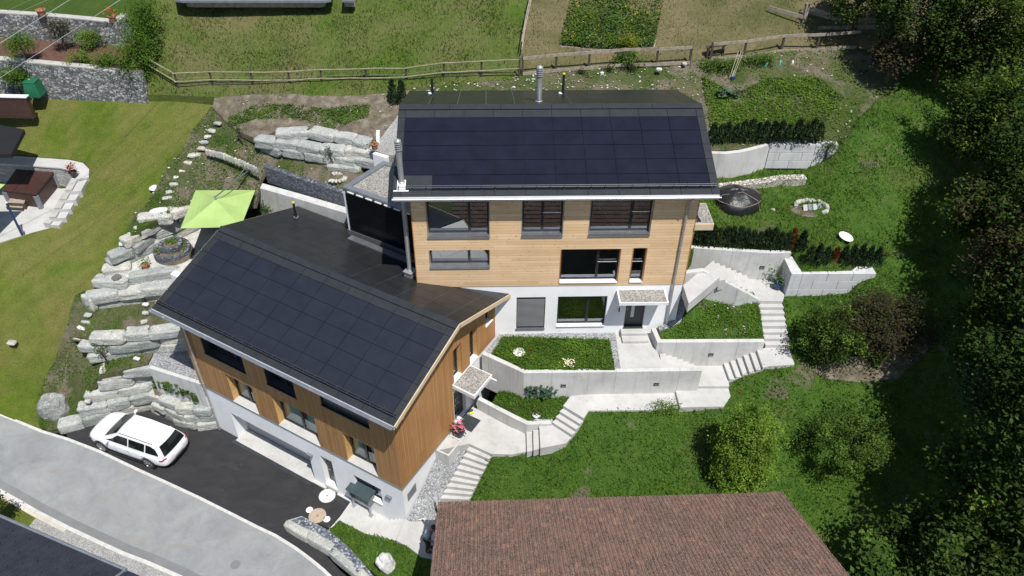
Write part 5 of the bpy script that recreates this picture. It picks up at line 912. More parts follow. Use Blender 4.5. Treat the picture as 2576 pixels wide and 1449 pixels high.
patch('upper_lawn', K['lawn2'], Z('A1', (-600, 90, 12.72), (0, 120, 12.72), (1160, 215, 12.72), (1290, 130, 12.72), (1500, 60, 13.1), (1560, -160, 13.5), (-600, -160, 13.2)), res=.8, bump=.02)
# boulder walls: courses of split stones, each stone a part
def course(t, pts, z, h, depth=.62, lmin=.7, lmax=1.5, m=('boulder',)*15+('boulder_b',), amp=.06):
    pts = [Vector(p) for p in pts]; seg = [(pts[i], pts[i+1]) for i in range(len(pts)-1)]; tot = sum((b-a).length for a, b in seg); x = random.uniform(-.3, 0)
    def along(s):
        for a, b in seg:
            l = (b-a).length
            if s <= l: return a.lerp(b, max(0, s)/l), (b-a).normalized()
            s -= l
        return seg[-1][1], (seg[-1][1]-seg[-1][0]).normalized()
    while x < tot-.1:
        L = random.uniform(lmin*1.15, lmax*1.35); c, d = along(min(tot, max(0, x+L/2))); yaw = math.atan2(d.y, d.x)+random.uniform(-.06, .06); hh = h*random.uniform(.98, 1.12)
        nn = Vector((-d.y, d.x, 0)); b = MB(); b.rock(c+nn*(depth*.18+random.uniform(-.05, .06))+Vector((0, 0, random.uniform(-.03, .03))), (L*1.01, depth*random.uniform(.85, 1.15), hh), yaw, amp*1.4, 7, 8, tilt=random.uniform(-.04, .04)); b.build('boulder', K[random.choice(m)], t); x += L
def bwall(label, courses, h=.5, **k):
    t = thing('boulder_wall', label, 'wall', at(Vector(courses[0][0]), courses[0][0].z-h/2))
    for c in courses: course(t, c, 0, h, **k)
    return t
GB = ('boulder',)*9+('boulder_b',)
bwall('broad wall of grey-green boulders stepping up behind the parked car', [Z('E1', (640, 1415, .15), (800, 1365, .22), (1250, 1225, .25), (1545, 1155, .25)), Z('E1', (860, 1235, .72), (1100, 1190, .75), (1550, 1070, .8)), Z('E1', (930, 1090, 1.25), (1250, 1030, 1.3), (1550, 960, 1.35)), Z('E1', (1020, 960, 1.85), (1520, 880, 1.9)), Z('E1', (1040, 880, 2.35), (1240, 850, 2.4), (1490, 800, 2.55))], .58, depth=.8, lmin=.8, lmax=1.6)
bwall('wall of three pale boulder courses above the grey gravel', [Z('E1', (945, 650, 2.95), (1120, 665, 3.0), (1400, 625, 3.0), (1880, 575, 3.05)), Z('E1', (850, 600, 3.4), (1110, 600, 3.45), (1860, 505, 3.5)), Z('E1', (950, 530, 3.85), (1120, 510, 3.95), (1840, 425, 4.0))], .46, lmin=.9, lmax=1.8)
bwall('wall of long pale stones under the stone terrace beside the roof verge', [Z('E1', (1000, 175, 4.3), (1660, 75, 4.35)), Z('E1', (930, 90, 4.75), (1000, 110, 4.8), (1690, 5, 4.85)), Z('B1', (985, 1405, 5.15), (1140, 1395, 5.25), (1740, 1290, 5.3))], .46, lmin=1.0, lmax=1.9)
bwall('stepped wall of long pale slabs rising from the stone terrace to the lawn', [Z('B1', (1080, 1290, 5.45), (1330, 1245, 5.5)), Z('B1', (1120, 1225, 5.65), (1350, 1110, 5.7), (1640, 965, 5.75), (1920, 835, 5.8)), Z('B1', (1150, 1150, 6.05), (1400, 1035, 6.1), (1500, 940, 6.2), (1880, 760, 6.25)), Z('B1', (1260, 1015, 6.5), (1400, 925, 6.6), (1500, 850, 6.7), (1900, 690, 6.75)), Z('B1', (1460, 780, 7.0), (1620, 760, 7.05), (1900, 640, 7.2))], .48, lmin=.6, lmax=1.3, m=GB, depth=.7)
bwall('curving wall of large grey boulders in the upper garden left of the tower', [Z('B2', (340, 95, 8.95), (560, 160, 8.95), (890, 240, 8.95), (1040, 265, 8.95)), Z('B2', (60, 5, 9.2), (210, 60, 9.25), (560, 110, 9.3), (1090, 190, 9.3)), Z('A2', (20, 1430, 9.55))+Z('B2', (330, 10, 9.6), (620, 65, 9.62), (1120, 110, 9.65)), Z('A2', (230, 1370, 9.9), (600, 1350, 9.95))+Z('B2', (1150, 15, 10.0))], .46, lmin=.7, lmax=1.4, depth=.7)
bwall('curved low wall of white-jointed boulders around the large-leaved bed', [Z('E1', (1570, 1215, .2), (1700, 1280, .22), (1830, 1355, .22), (1950, 1385, .22), (2135, 1365, .22)), Z('E1', (1550, 1165, .65), (1720, 1235, .65), (1870, 1300, .65), (2125, 1295, .65)), Z('E1', (1545, 1110, 1.05), (1710, 1165, 1.1), (1860, 1225, 1.1), (2080, 1235, 1.1))], .44, lmin=.45, lmax=.9, depth=.5)
gb_ = bwall('slanting wall of pale boulders filled with dark slate chips beside the asphalt', [Z('G2', (310, 945, .18), (430, 1010, .2), (540, 1075, .22), (690, 1160, .25), (830, 1270, .25), (960, 1390, .25), (1120, 1560, .25))], .5, depth=.38, lmin=.8, lmax=1.5)
m = MB(); m.prism(Z('G2', (320, 895, .40), (462, 846, .40), (738, 990, .42), (905, 1130, .44), (1065, 1300, .46), (1300, 1590, .46), (1150, 1570, .46), (990, 1380, .46), (850, 1250, .45), (710, 1145, .44), (555, 1055, .42)), .45); m.build('slate_fill', K['gravel_dark'], gb_)
m = MB(); m.strip(Z('G2', (300, 892, .36), (460, 842, .36), (738, 990, .36)), .05, 0, side=-1); m.build('steel_edge', K['slab'], gb_)
m = MB(); m.strip(Z('G2', (738, 982, .06), (850, 855, .06), (968, 692, .06)), .07, -.1); tag(m.build('edging', K['kerb'], loc=P('G2', 850, 855, 0)), 'thin pale edging strip between asphalt and concrete path', 'edging')
def rock(label, c, d, yaw=0, m='boulder', amp=.14, n=7, pw=3, tilt=0, name='boulder', group=None):
    b = MB(); b.rock(Vector((0, 0, 0)), d, yaw, amp, n, pw, tilt=tilt); o = b.build(name, K[m], loc=(0, 0, 0)); o.location = c; return tag(o, label, 'boulder', group)
rock('large white-veined dark boulder standing alone on the bank by the road', P('E1', 545, 1200, .75), (1.25, 1.0, 1.35), .3, 'boulder_v', .2, 10, 2.6)
rock('tall pointed white rock on the small lawn by the old tiled roof', P('G2', 1310, 1320, .75), (.62, .55, 1.25), .6, 'plank_w', .22, 10, 2.4, tilt=-.25)
rock('upright brown slab at the left end of the long stone wall', P('E1', 900, 150, 4.6), (.75, .3, .85), -.5, 'boulder_b', .1, 7, 5)
for i, (cr, x, y, z, l, w_, lab) in enumerate([('A1', 2190, 1240, 9.6, .4, .25, 'pale flat stone at the upper end of the row along the lawn'), ('A1', 2130, 1315, 9.35, .4, .28, 'grey flat stone second in the row along the lawn'), ('A1', 2090, 1375, 9.2, .35, .22, 'small pale stone below the fence corner in the lawn row'), ('A1', 2055, 1430, 9.05, .4, .25, 'white stone beside the soil path in the lawn row'), ('B1', 2025, 45, 8.95, .42, .25, 'white pointed stone above the grey flat slab in the lawn row'), ('B1', 1955, 110, 8.7, .65, .35, 'wide grey flat slab near the stone path edging'), ('B1', 1890, 185, 8.45, .42, .3, 'grey stone below the wide flat slab in the lawn row'), ('B1', 1840, 265, 8.2, .36, .32, 'buff stone in the middle of the lawn row'), ('B1', 1800, 330, 8.0, .5, .2, 'long buff stone above the big white one'), ('B1', 1765, 395, 7.8, .52, .45, 'big white striped stone at the lawn edge'), ('B1', 1718, 480, 7.6, .48, .25, 'pale flat stone below the big white striped one'), ('B1', 1700, 540, 7.45, .6, .22, 'angular white stones left of the lime parasol'), ('B1', 1595, 670, 7.25, .8, .42, 'long white slab above the stepped slab wall'), ('B1', 1225, 1005, 6.4, .25, .22, 'small cream stone left of the stepped slab wall'), ('E1', 885, 275, 4.2, .35, .25, 'white stone below the brown slab'), ('E1', 860, 345, 4.0, .4, .15, 'thin pale stone in the bare strip below the brown slab'), ('E1', 825, 405, 3.8, .5, .22, 'flat buff stone in the bare strip beside the lawn'), ('E1', 800, 470, 3.6, .5, .12, 'narrow stone lying level at the lawn edge'), ('E1', 780, 515, 3.5, .45, .1, 'lowest narrow stone above the boulder wall end'), ('E1', 1465, 165, 4.3, .3, .2, 'upper pale stepping stone beside the roof corner'), ('E1', 1462, 250, 4.25, .3, .2, 'middle pale stepping stone beside the roof corner'), ('E1', 1450, 340, 4.22, .32, .2, 'lower pale stepping stone beside the roof corner'), ('E1', 120, 550, 3.2, .4, .3, 'white stone alone on the dry lawn at the left'), ('E1', 1375, 712, 2.95, .32, .16, 'flat pale stone by the gravel corner'), ('E1', 880, 1140, 1.3, .26, .2, 'small buff stone on top of the boulder wall end'), ('A3', 1480, 695, 11.75, .28, .2, 'white stone under the board fence near its gate gap'), ('A3', 1735, 640, 11.85, .22, .2, 'white stone beside the last post before the gate gap'), ('A3', 905, 735, 11.55, .2, .16, 'pale stone left of the shrub on the stony bank'), ('A3', 205, 800, 11.4, .22, .16, 'pale stone left of the steel chimney behind the roof'), ('E2', 2000, 1448, 2.8, .01, .01, None), ('B4', 45, 665, 8.35, .25, .18, 'white stone in the grass beside the covered furniture'), ('G1', 1110, 575, .0, .01, .01, None)]):
    if lab: rock(lab, P(cr, x, y, z+.05), (l, w_, .14), random.uniform(-.4, .4), random.choice(('boulder', 'boulder_b', 'plank_w')), .16, 5, 4, name='stone', group='loose stones in the garden')
# row of upright edging stones on the soil path
t = thing('stone_edging', 'row of small upright slates edging the soil path', 'edging', P('B1', 2300, 160, 8.9))
ep = Z('B1', (2080, 105, 8.95), (2170, 120, 8.95), (2250, 140, 8.95), (2330, 175, 8.9), (2430, 210, 8.85), (2520, 250, 8.8), (2600, 290, 8.75))
for i in range(len(ep)-1):
    for k in range(3): b = MB(); b.rock(ep[i].lerp(ep[i+1], (k+.5)/3)+Vector((0, 0, .12)), (.17, .12, .34), random.uniform(-.5, .5), .12, 4, 5, tilt=random.uniform(-.2, .2)); b.build('stone', K['boulder_b' if random.random() < .6 else 'boulder'], t)
# ring of stones around the young tree
t = thing('stone_ring', 'small ring of pale flat stones on bare soil', 'stone ring', P('B2', 810, 350, 8.8))
for k in range(13): a = -2.2+k*.36; b = MB(); b.rock(P('B2', 815, 345, 8.78)+Vector((cos(a)*.42, sin(a)*.36, .06)), (.26, .13, .1), a, .12, 3, 4); b.build('stone', K['boulder_b'], t)
# ---- fences
def pole(mb, a, b, r): mb.tube([a, a.lerp(b, .33)+Vector((0, 0, random.uniform(-.02, .02))), a.lerp(b, .66)+Vector((0, 0, random.uniform(-.02, .02))), b], [r, r*.95, r*.9, r*.85], 7)
fz_ = lambda p: Vector((p.x, p.y, float(zf_mead([(p.x, p.y)])[0])))
pf = thing('pole_fence', 'long weathered pole fence with two rails below the dry meadow', 'fence', P('A2', 340, 870, 10.9))
posts = [P('A1', 1800, 900, 10.35), P('A1', 2150, 885, 10.5), P('A1', 2560, 890, 10.7)]+Z('A2', (357, 885, 10.85), (675, 875, 10.95), (1122, 865, 11.0), (1520, 860, 11.1), (1897, 808, 11.4), (2268, 790, 11.5))+[P('A3', 70, 770, 11.58)]
for p in posts: b = MB(); pole(b, p-Vector((0, 0, .2)), p+Vector((random.uniform(-.03, .03), 0, 1.0)), .055); b.build('post', K['wood_dark'], pf)
ph = [P('A1', 1385, 690, 10.75)]
for h in (.95, .48):
    pts = [Vector((ph[0].x, ph[0].y, posts[0].z+h+.55))]+[p+Vector((0, -.06, h+random.uniform(-.03, .03))) for p in posts]
    for i in range(len(pts)-1): b = MB(); pole(b, pts[i]-(pts[i+1]-pts[i]).normalized()*.08, pts[i+1], .042); b.build('rail', K['wood_moss'], pf)
b = MB()
for h in (.2, .34, .62): 
    for i in range(len(posts)-1): b.tube([posts[i]+Vector((0, 0, h)), posts[i+1]+Vector((0, 0, h))], .004, 4)
b.build('wire', K['cable'], pf)
bf = thing('board_fence', 'brown board fence with square posts below the straw-coloured grass', 'fence', P('A3', 105, 745, 11.6))
bp = [P('A3', x, y, z) for x, y, z in ((105, 750, 11.6), (440, 714, 11.63), (770, 690, 11.67), (1120, 660, 11.74), (1450, 655, 11.78), (1785, 636, 11.84))]
def bfence(t, bp, H=.98):
    for p in bp: b = MB(); b.box(p+Vector((0, 0, H/2-.05)), (.11, .11, H+.1)); b.build('post', K['wood_dark'], t, bevel=.008)
    for i in range(len(bp)-1):
        for h, w_ in ((H-.08, .15), (.07, .17)):
            d = (bp[i+1]-bp[i]); dn = Vector((d.x, d.y, 0)).normalized(); nn = Vector((dn.y, -dn.x, 0)); b = MB(); b.obox(bp[i]+nn*.05+Vector((0, 0, h-w_/2)), d, nn*.035, (0, 0, w_)); b.build('rail', K['wood_old'], t)
bfence(bf, bp)
bf2 = thing('board_fence', 'brown board fence running on right of the gate gap into the tree shade', 'fence', P('A3', 1995, 602, 11.86))
bfence(bf2, [P('A3', 1993, 604, 11.86), P('A3', 2328, 575, 11.93), P('A4', 128, 520, 12.04), P('A4', 480, 510, 12.12), P('A4', 880, 480, 12.25)])
t = thing('wooden_bench', 'small dark plank bench at the gate gap of the fence', 'bench', P('A3', 1960, 605, 11.86))
b = MB(); q = P('A3', 1950, 600, 11.86), P('A3', 2125, 575, 11.9); d = q[1]-q[0]; b.obox(q[0]-d*.05+Vector((0, 0, .62)), d*1.12, (0, .28, 0), (0, 0, .06)); b.build('seat', K['wood_dark'], t)
for k in (0.02, .9): b = MB(); b.obox(q[0]+d*k+Vector((0, .02, -.05)), d*.11, (0, .22, 0), (0, 0, .66)); b.build('leg', K['wood_dark'], t)
sf = thing('side_fence', 'thin pole fence running up between green meadow and straw grass', 'fence', P('A3', 75, 590, 11.97))
sp = [P('A3', 88, 585, 11.97), P('A3', 125, 350, 12.52), P('A3', 165, 160, 12.95), P('A3', 200, 0, 13.32), P('A3', 225, -120, 13.6)]
for p in sp[1:]: b = MB(); pole(b, p-Vector((0, 0, .1)), p+Vector((0, 0, .95)), .045); b.build('post', K['wood_dark'], sf)
for h in (.88, .45):
    for i in range(4): b = MB(); pole(b, sp[i]+Vector((.04, 0, h)), sp[i+1]+Vector((.04, 0, h)), .035); b.build('rail', K['wood_old'], sf)
t = thing('plank_stack', 'stack of bleached white planks behind the fence', 'planks', P('A4', 150, 480, 12.05))
for i in range(7): b = MB(); o0 = P('A3', 2490, 500, 12.05)+Vector((random.uniform(-.1, .1), .14*i, .05+.05*(i % 3))); o1 = P('A4', 340, 480, 12.05)+Vector((random.uniform(-.1, .1), .14*i, .05+.05*(i % 3))); b.obox(o0, o1-o0, (0, .11, 0), (0, 0, .045)); b.build('plank', K['plank_w'], t)
of = thing('old_fence', 'grey broken plank fence half hidden in the shade under the trees', 'fence', P('A4', 350, 240, 12.9))
for x, y, z in ((350, 245, 12.8), (850, 340, 12.6), (1300, 330, 12.5), (2070, 320, 12), (2450, 330, 11.8)): b = MB(); b.box(P('A4', x, y, z)+Vector((0, 0, .5)), (.2, .16, 1.3), .2); b.build('post', K['wood_old'], of)
for (x0, y0, z0, x1, y1, z1) in ((0, 90, 13.4, 350, 190, 13.2), (370, 90, 13.5, 640, 165, 13.3), (390, 130, 13.2, 730, 225, 13.0), (850, 210, 13.3, 1080, 235, 13.2), (500, 300, 12.7, 1080, 290, 12.8), (2000, 240, 12.8, 2576, 190, 12.8), (1960, 370, 12.2, 2400, 350, 12.1), (2280, 300, 12.4, 2560, 290, 12.3)):
    b = MB(); p0, p1 = P('A4', x0, y0, z0), P('A4', x1, y1, z1); b.obox(p0, p1-p0, (0, .05, 0), (0, 0, .2)); b.build('plank', K['wood_old'], of)
# raised bed frame
t = thing('raised_bed', 'large framed garden bed full of flowering plants behind the fence', 'garden bed', P('A3', 495, 470, 12.1))
rb_ = [P('A3', 490, 462, 12.25), P('A3', 620, 470, 12.25), P('A3', 770, 490, 12.25), P('A3', 1060, 500, 12.25), P('A3', 1430, 472, 12.25), P('A3', 1480, 230, 12.75), P('A3', 1532, 22, 13.2), P('A3', 1000, 5, 13.25), P('A3', 600, -5, 13.25), P('A3', 520, 300, 12.55)]
for i in range(len(rb_)): b = MB(); b.strip([rb_[i], rb_[(i+1) % len(rb_)]], .06, min(rb_[i].z, rb_[(i+1) % len(rb_)].z)-.3); b.build('board', K['wood_old' if i != 3 else 'slategrey'], t)
_, T_BED, _ = patch('bed_soil', K['soil'], [p-Vector((0, 0, .06)) for p in rb_], res=.5, bump=.05)
# sheds at the top edge
for lab, q in (('grey flat shed roof at the top edge above the meadow', [(1740, -120), (1760, 0), (1830, 8), (3270, 10), (3330, 0), (3360, -120)]), ('small grey slab at the top edge right of the shed roof', [(3450, -100), (3440, 3), (3560, 6), (3575, -100)])):
    b = MB(); b.prism(PL('A1', 13.75, *q), .1); o = b.build('roof', K['slategrey'], None); r = thing('shed', lab, 'shed', P('A1', q[1][0], q[1][1], 13.2)); o.parent = r; o.location = -r.location
    b = MB(); c = sum(PL('A1', 13.75, *q), Vector())/len(q); b.prism([c+(p-c)*.9+Vector((0, .3, -.12)) for p in PL('A1', 13.75, *q)], .35); b.build('wall', K['wood_old'], r)
# ------------------------------------------------------------------ neighbour on the left: pool terrace, hot tub, house corner
struct(MB().prism(Z('B1', (-900, 1060, 6.05), (0, 988, 6.05), (230, 918, 6.05), (585, 822, 6.05), (640, 700, 6.05), (800, 420, 6.05), (800, 290, 6.05), (690, 225, 6.05), (10, 175, 6.05), (-900, 150, 6.05)), .5), 'pool_terrace', K['slab'])
rw = thing('terrace_wall', 'curved terrace wall of split stone with broad pale coping behind the hot tub', 'wall', P('B1', 500, 180, 6.05))
rim = Z('B1', (-600, 60, 7.3), (95, 115, 7.3), (400, 136, 7.3), (700, 158, 7.3), (835, 188, 7.3), (897, 250, 7.25), (893, 330, 7.2))
b = MB(); b.strip([p-Vector((0, 0, .07)) for p in rim], .78, 5.9, side=-1); b.build('stone_face', K['tubwall'], rw)
b = MB(); b.strip(rim, .82, [p.z-.08 for p in rim], side=-1); b.build('coping', K['slab'], rw, bevel=.01)
st = [(880, 350), (815, 470), (760, 560), (710, 650), (660, 740), (590, 818)]; zs = [7.05, 6.85, 6.65, 6.45, 6.25]
t = thing('terrace_steps', 'row of five pale slabs stepping down the right edge of the pool terrace', 'steps', P('B1', 700, 600, 6.05))
for i in range(5):
    z = zs[i]; o0, o1 = P('B1', *st[i], z), P('B1', *st[i+1], z); d = o1-o0; n = Vector((d.y, -d.x, 0)).normalized()
    if n.x > 0: n = -n
    b = MB(); b.prism([o0, o1, o1+n*.75, o0+n*.75], .6); b.build('step', K['slab'], t, bevel=.01)
    b = MB(); o2, o3 = o0+n*.42+Vector((0, 0, .1)), o1+n*.42+Vector((0, 0, .1)); b.prism([o2, o3, o3+n*.34, o2+n*.34], .1); b.build('step_kerb', K['coping'], t, bevel=.01)
ht = thing('hot_tub', 'square hot tub under a folded brown vinyl cover', 'hot tub', P('B1', 300, 480, 6.05))
zc = 6.98; cv = Z('B1', (15, 455, zc), (160, 247, zc), (545, 272, zc), (350, 500, zc))
def inset(q, k): c = sum(q, Vector())/len(q); return [c+(p-c)*k for p in q]
b = MB(); b.prism([p-Vector((0, 0, .12)) for p in inset(cv, .95)], zb=6.06); b.build('tub_body', K['brownwood'], ht, bevel=.09)
for i, p in enumerate(inset([at(p, 6.06) for p in cv], .93)): b = MB(); b.lathe(p, [(.13, 0), (.13, .72)], 12); b.build('corner_panel', K['slategrey'], ht)
m0, m1 = cv[1].lerp(cv[2], .44), cv[0].lerp(cv[3], .2); m1 = cv[0].lerp(cv[3], .34)
for q in ([cv[0], m1, m0, cv[1]], [m1, cv[3], cv[2], m0]): b = MB(); b.prism(inset(q, .985), .13); b.build('cover_half', K['brownvinyl'], ht, bevel=.035)
t = thing('tub_steps', 'small brown two-tread step in front of the hot tub', 'steps', P('B1', 150, 620, 6.05))
for k, (z, q) in enumerate(((6.42, [(100, 548), (258, 560), (240, 600), (78, 590)]), (6.24, [(75, 595), (240, 608), (225, 645), (58, 632)]))): b = MB(); b.prism(PL('B1', z, *q), z-6.06); b.build('tread', K['coping' if k < 0 else 'wood_dark'], t, bevel=.01); b = MB(); b.prism([p+Vector((0, 0, .012)) for p in PL('B1', z, *q)], .01); b.build('tread_top', K['wood_old'], t)
t = thing('parasol', 'lime green parasol corner reaching in at the left edge over the hot tub', 'parasol', P('D', -60, 480, 6.05))
zc2 = 8.3; q = Z('B1', (52, 404, zc2), (10, 518, zc2)); ex = Vector((-3.2, -.1, 0)); ap = (q[0]+q[1])/2+Vector((-1.6, 0, .45))
q = [q[0], q[0]+ex, q[1]+ex-Vector((0, 2.2, 0)), q[1]-Vector((.5, 1.6, 0))]
b = MB(); b.add(q+[ap], [(0, 1, 4), (1, 2, 4), (2, 3, 4), (3, 0, 4)]); b.build('canopy', K['lime'], t); b = MB(); b.tube([ap, at(ap, 6.05)], .03); b.build('pole', K['metal'], t)
p = P('B1', 222, 912, 6.08); t = thing('blue_post', 'slanting blue post with a white cap on the pool terrace edge', 'post', p)
b = MB(); b.tube([p, p+Vector((-.02, .02, 1.85))], .055, 12); b.build('post', K['blue'], t); b = MB(); b.lathe(p+Vector((-.02, .02, 1.85)), [(.062, 0), (.062, .03), (.03, .05)]); b.build('cap', K['pvcw'], t); b = MB(); b.box(p+Vector((.06, .03, .28)), (.12, .05, .55)); b.build('bracket', K['slategrey'], t)
nh = thing('neighbour_house', 'dark roof corner and white wall of a house at the left edge', 'house', P('B1', -300, 200, 6.05))
zr_ = 9.3; q = Z('A1', (-1400, 980, zr_), (0, 1255, zr_), (243, 1300, zr_))+Z('B1', (110, 102, zr_), (0, 100, zr_), (-1400, 100, zr_)); b = MB(); b.prism(q, .22); b.build('roof', K['joint'], nh)
q = Z('B1', (-5, 235, 6.05), (45, 330, 6.05), (5, 370, 6.05)); b = MB(); b.prism([at(v, 9.0) for v in (q[0], q[1], q[2], q[2]-Vector((3, 0, 0)), q[0]-Vector((3, 0, 0)))], zb=6.05); b.build('wall', K['white'], nh)
t = thing('compost_bin', 'green plastic compost bin with a sloping lid at the rubble wall', 'bin', P('A1', 360, 950, 9.85))
p = P('A1', 365, 945, 9.85); b = MB(); vs = []
for z, k in ((0, .40), (.72, .31)): vs += [p+Vector((x*k, y*k, z)) for x, y in ((-1, -1), (1, -1), (1, 1), (-1, 1))]
b.add(vs, [(0, 1, 5, 4), (1, 2, 6, 5), (2, 3, 7, 6), (3, 0, 4, 7), (4, 5, 6, 7)]); b.build('body', K['green_bin'], t, bevel=.03); b = MB(); b.box(p+Vector((0, 0, .76)), (.64, .64, .09)); b.build('lid', K['green_bin'], t, bevel=.03); b = MB(); b.box(p+Vector((-.1, .05, .81)), (.08, .05, .012)); b.build('label', K['yellow'], t)
t = thing('garden_bench', 'white-topped dark bench at the left edge beside the compost bin', 'bench', P('A1', 150, 960, 9.7))
q = Z('A1', (-400, 935, 10.15), (290, 950, 10.15), (260, 978, 10.15), (-400, 965, 10.15)); b = MB(); b.prism(q, .05); b.build('seat', K['metal_w'], t); b = MB(); b.prism([p-Vector((0, -.05, .05)) for p in inset(q, .96)], zb=8.9); b.build('base', K['brownwood'], t)
# flower pots
def pot(name, label, p, r, h, m='terracotta', leaves=None, n=60, lh=.3, ls=.09, fl=None, nf=0, lr=None):
    t = thing(name, label, 'plant pot', p); b = MB(); b.lathe(p, [(r*.68, 0), (r*.95, h*.85), (r*1.05, h*.86), (r*1.05, h), (r*.9, h), (r*.85, h*.9)]); b.build('pot', K[m], t, smooth=False)
    c = np.array(p)+np.array([0, 0, h+lh*.45])
    if leaves: C = c+RNG.normal(size=(n, 3))*np.array([lr or r, lr or r, lh*.45]); C[:, 2] = np.maximum(C[:, 2], p.z+h*.9); quads_np('foliage', L_[leaves], leaf_quads(C, ls), t)
    if fl: C = c+RNG.normal(size=(nf, 3))*np.array([(lr or r)*.9, (lr or r)*.9, lh*.3])+np.array([0, 0, lh*.3]); tag(quads_np('flowers', L_[fl], leaf_quads(C, ls*1.1, 1.2, .9), t), kind='stuff')
    return t
pot('flower_pot', 'terracotta pot with withered plant on the left of the upper rubble wall', P('A1', 430, 160, 12.83), .25, .36, leaves='brown', n=40, lh=.25)
pot('flower_pot', 'pot of red geraniums at the corner of the upper rubble wall', P('A1', 1140, 215, 12.83), .2, .32, leaves='mid', n=70, lh=.35, fl='redf', nf=30)
pot('flower_pot', 'dark pot of red flowers on the curved terrace wall by the hot tub', P('B1', 745, 318, 7.3), .2, .25, 'anthra', 'mid', 60, .35, fl='redf', nf=70, lr=.13)
pot('plant_pot', 'terracotta pot with a small green bush on the stone terrace', P('B1', 1470, 1250, 5.5), .19, .26, leaves='ground', n=140, lh=.45, ls=.08, lr=.14)
pot('plant_pot', 'terracotta pot with dry grass by the white stub wall', P('B2', 1195, 50, 10.25), .17, .3, leaves='brown', n=50, lh=.5, lr=.12)
pot('flower_pot', 'dark pot of pink hydrangeas at the corner of the brown gable', P('G2', 2045, 30, 2.8), .24, .3, 'anthra', 'mid', 130, .42, .10, 'pink', 70, .13)
pot('plant_pot', 'small white pot with a dry plant on the grating in the lower planter', P('E3', 245, 1300, 3.5), .16, .16, 'pvcw', 'dry', 60, .3, lr=.12)
pot('plant_pot', 'blue pot at the foot of the block wall corner', P('E4', 90, 5, 6.82), .2, .3, 'blue', 'ground', 70, .4, lr=.16)
pot('plant_pot', 'pot with a yellowish plant on top of the steps by the block wall', P('B4', 50, 1370, 6.82), .2, .3, 'slategrey', 'yellowg', 130, .6, lr=.22)
t = thing('white_post', 'short white post lying beside the gravel path left of the tower', 'post', P('A2', 1225, 1430, 10.3)); b = MB(); b.obox(P('A2', 1207, 1440, 10.3), (.16, 0, 0), (.02, .1, 0), (.03, .2, .55)); b.build('post', K['pvcw'], t, bevel=.01)
# lime cantilever parasol on the stone terrace
pa = thing('cantilever_parasol', 'big lime green cantilever parasol on the stone terrace', 'parasol', P('B1', 2530, 800, 5.5))
zp = 8.2; q = Z('B1', (1815, 848, zp), (1968, 465, zp), (2568, 463, zp)); q.append(q[0]+(q[2]-q[1])*.94+Vector((0, .1, 0))); ap = (q[0]+q[1]+q[2]+q[3])/4+Vector((0, 0, .5))
mid = [(q[i]+q[(i+1) % 4])/2-Vector((0, 0, .0)) for i in range(4)]; b = MB(); N = 6; rim_ = [q[0], mid[0], q[1], mid[1], q[2], mid[2], q[3], mid[3]]
vs = []
for k in range(N+1):
    for i, p in enumerate(rim_): tt = k/N; v = ap.lerp(p, tt); v.z -= .10*sin(pi*tt)*(1 if i % 2 else .3); vs.append(v)
b.add(vs, [(k*8+i, (k+1)*8+i, (k+1)*8+(i+1) % 8, k*8+(i+1) % 8) for k in range(N) for i in range(8)]); b.build('canopy', K['lime'], pa)
b = MB()
for p in q: b.tube([ap-Vector((0, 0, .06)), p-Vector((0, 0, .03))], .012, 6)
b.build('ribs', K['anthra'], pa)
pb = P('B1', 2570, 770, 5.5)+Vector((.35, .2, 0)); pt = at(pb, 8.85); b = MB(); b.tube([pb, pt], .05); b.build('pole', K['anthra'], pa)
b = MB(); b.tube([ap+Vector((0, 0, .12)), pt-Vector((0, 0, .35))], .032); b.tube([ap.lerp(pt-Vector((0, 0, .35)), .55)+Vector((0, 0, .1)), pt], .02); b.tube([ap-Vector((0, 0, .02)), ap+Vector((0, 0, .16))], .05); b.build('arm', K['metal'], pa)
b = MB(); b.box(pb+Vector((0, 0, .05)), (.8, .8, .1)); b.build('base', K['anthra'], pa)
# spiral herb bed of stacked slate
sp_ = thing('spiral_bed', 'spiral raised bed of stacked blue-grey slate with herbs', 'garden bed', P('B1', 1760, 1130, 5.5))
cs = P('B1', 1765, 1110, 5.5); b = MB(); path_ = []
for k in range(46): a = 2.9+k*.245; r = .92-.0125*k; path_.append(cs+Vector((cos(a)*r, sin(a)*r*.95, .30+.012*k)))
b.strip(path_, .16, 5.45); b.build('slate_ring', K['slatewall'], sp_)
b = MB(); b.lathe(cs, [(.9, 0), (.86, .22), (.5, .5), (.36, .72), (.01, .74)], 24); b.build('soil', K['soil'], sp_)
C = []
for k in range(420): a = RNG.uniform(-1.2, 4.2); r = RNG.uniform(0, .3) if k < 170 else RNG.uniform(.42, .66); C.append((cs.x+cos(a)*r, cs.y+sin(a)*r, 5.5+(.78 if r < .32 else .5)+RNG.uniform(0, .1)))
for k in range(110): C.append((cs.x-.62+RNG.normal()*.11, cs.y-.22+RNG.normal()*.11, 5.5+.4+RNG.uniform(0, .2)))
tag(quads_np('herbs', L_['bright'], leaf_quads(C, .085), sp_), kind='stuff')
def cover(name, label, p, r, m, dot=True):
    b = MB(); b.disc(Vector((0, 0, 0)), r, .005); o = b.build(name, K[m], loc=(0, 0, 0)); o.location = p; tag(o, label, 'manhole cover')
    if dot: b = MB(); b.disc(p+Vector((0, 0, .005)), r*.1, .004, 12); b.build('lifting_hole', K['iron'], o)
    return o
o = cover('manhole_cover', 'round iron manhole cover with a dark ring in the grey road', P('G1', 248, 145, .12), .37, 'road'); b = MB(); b.tube([o.location+Vector((cos(a)*.37, sin(a)*.37, .012)) for a in np.linspace(0, 2*pi, 33)], .018, 5, False); b.build('ring', K['iron'], o)
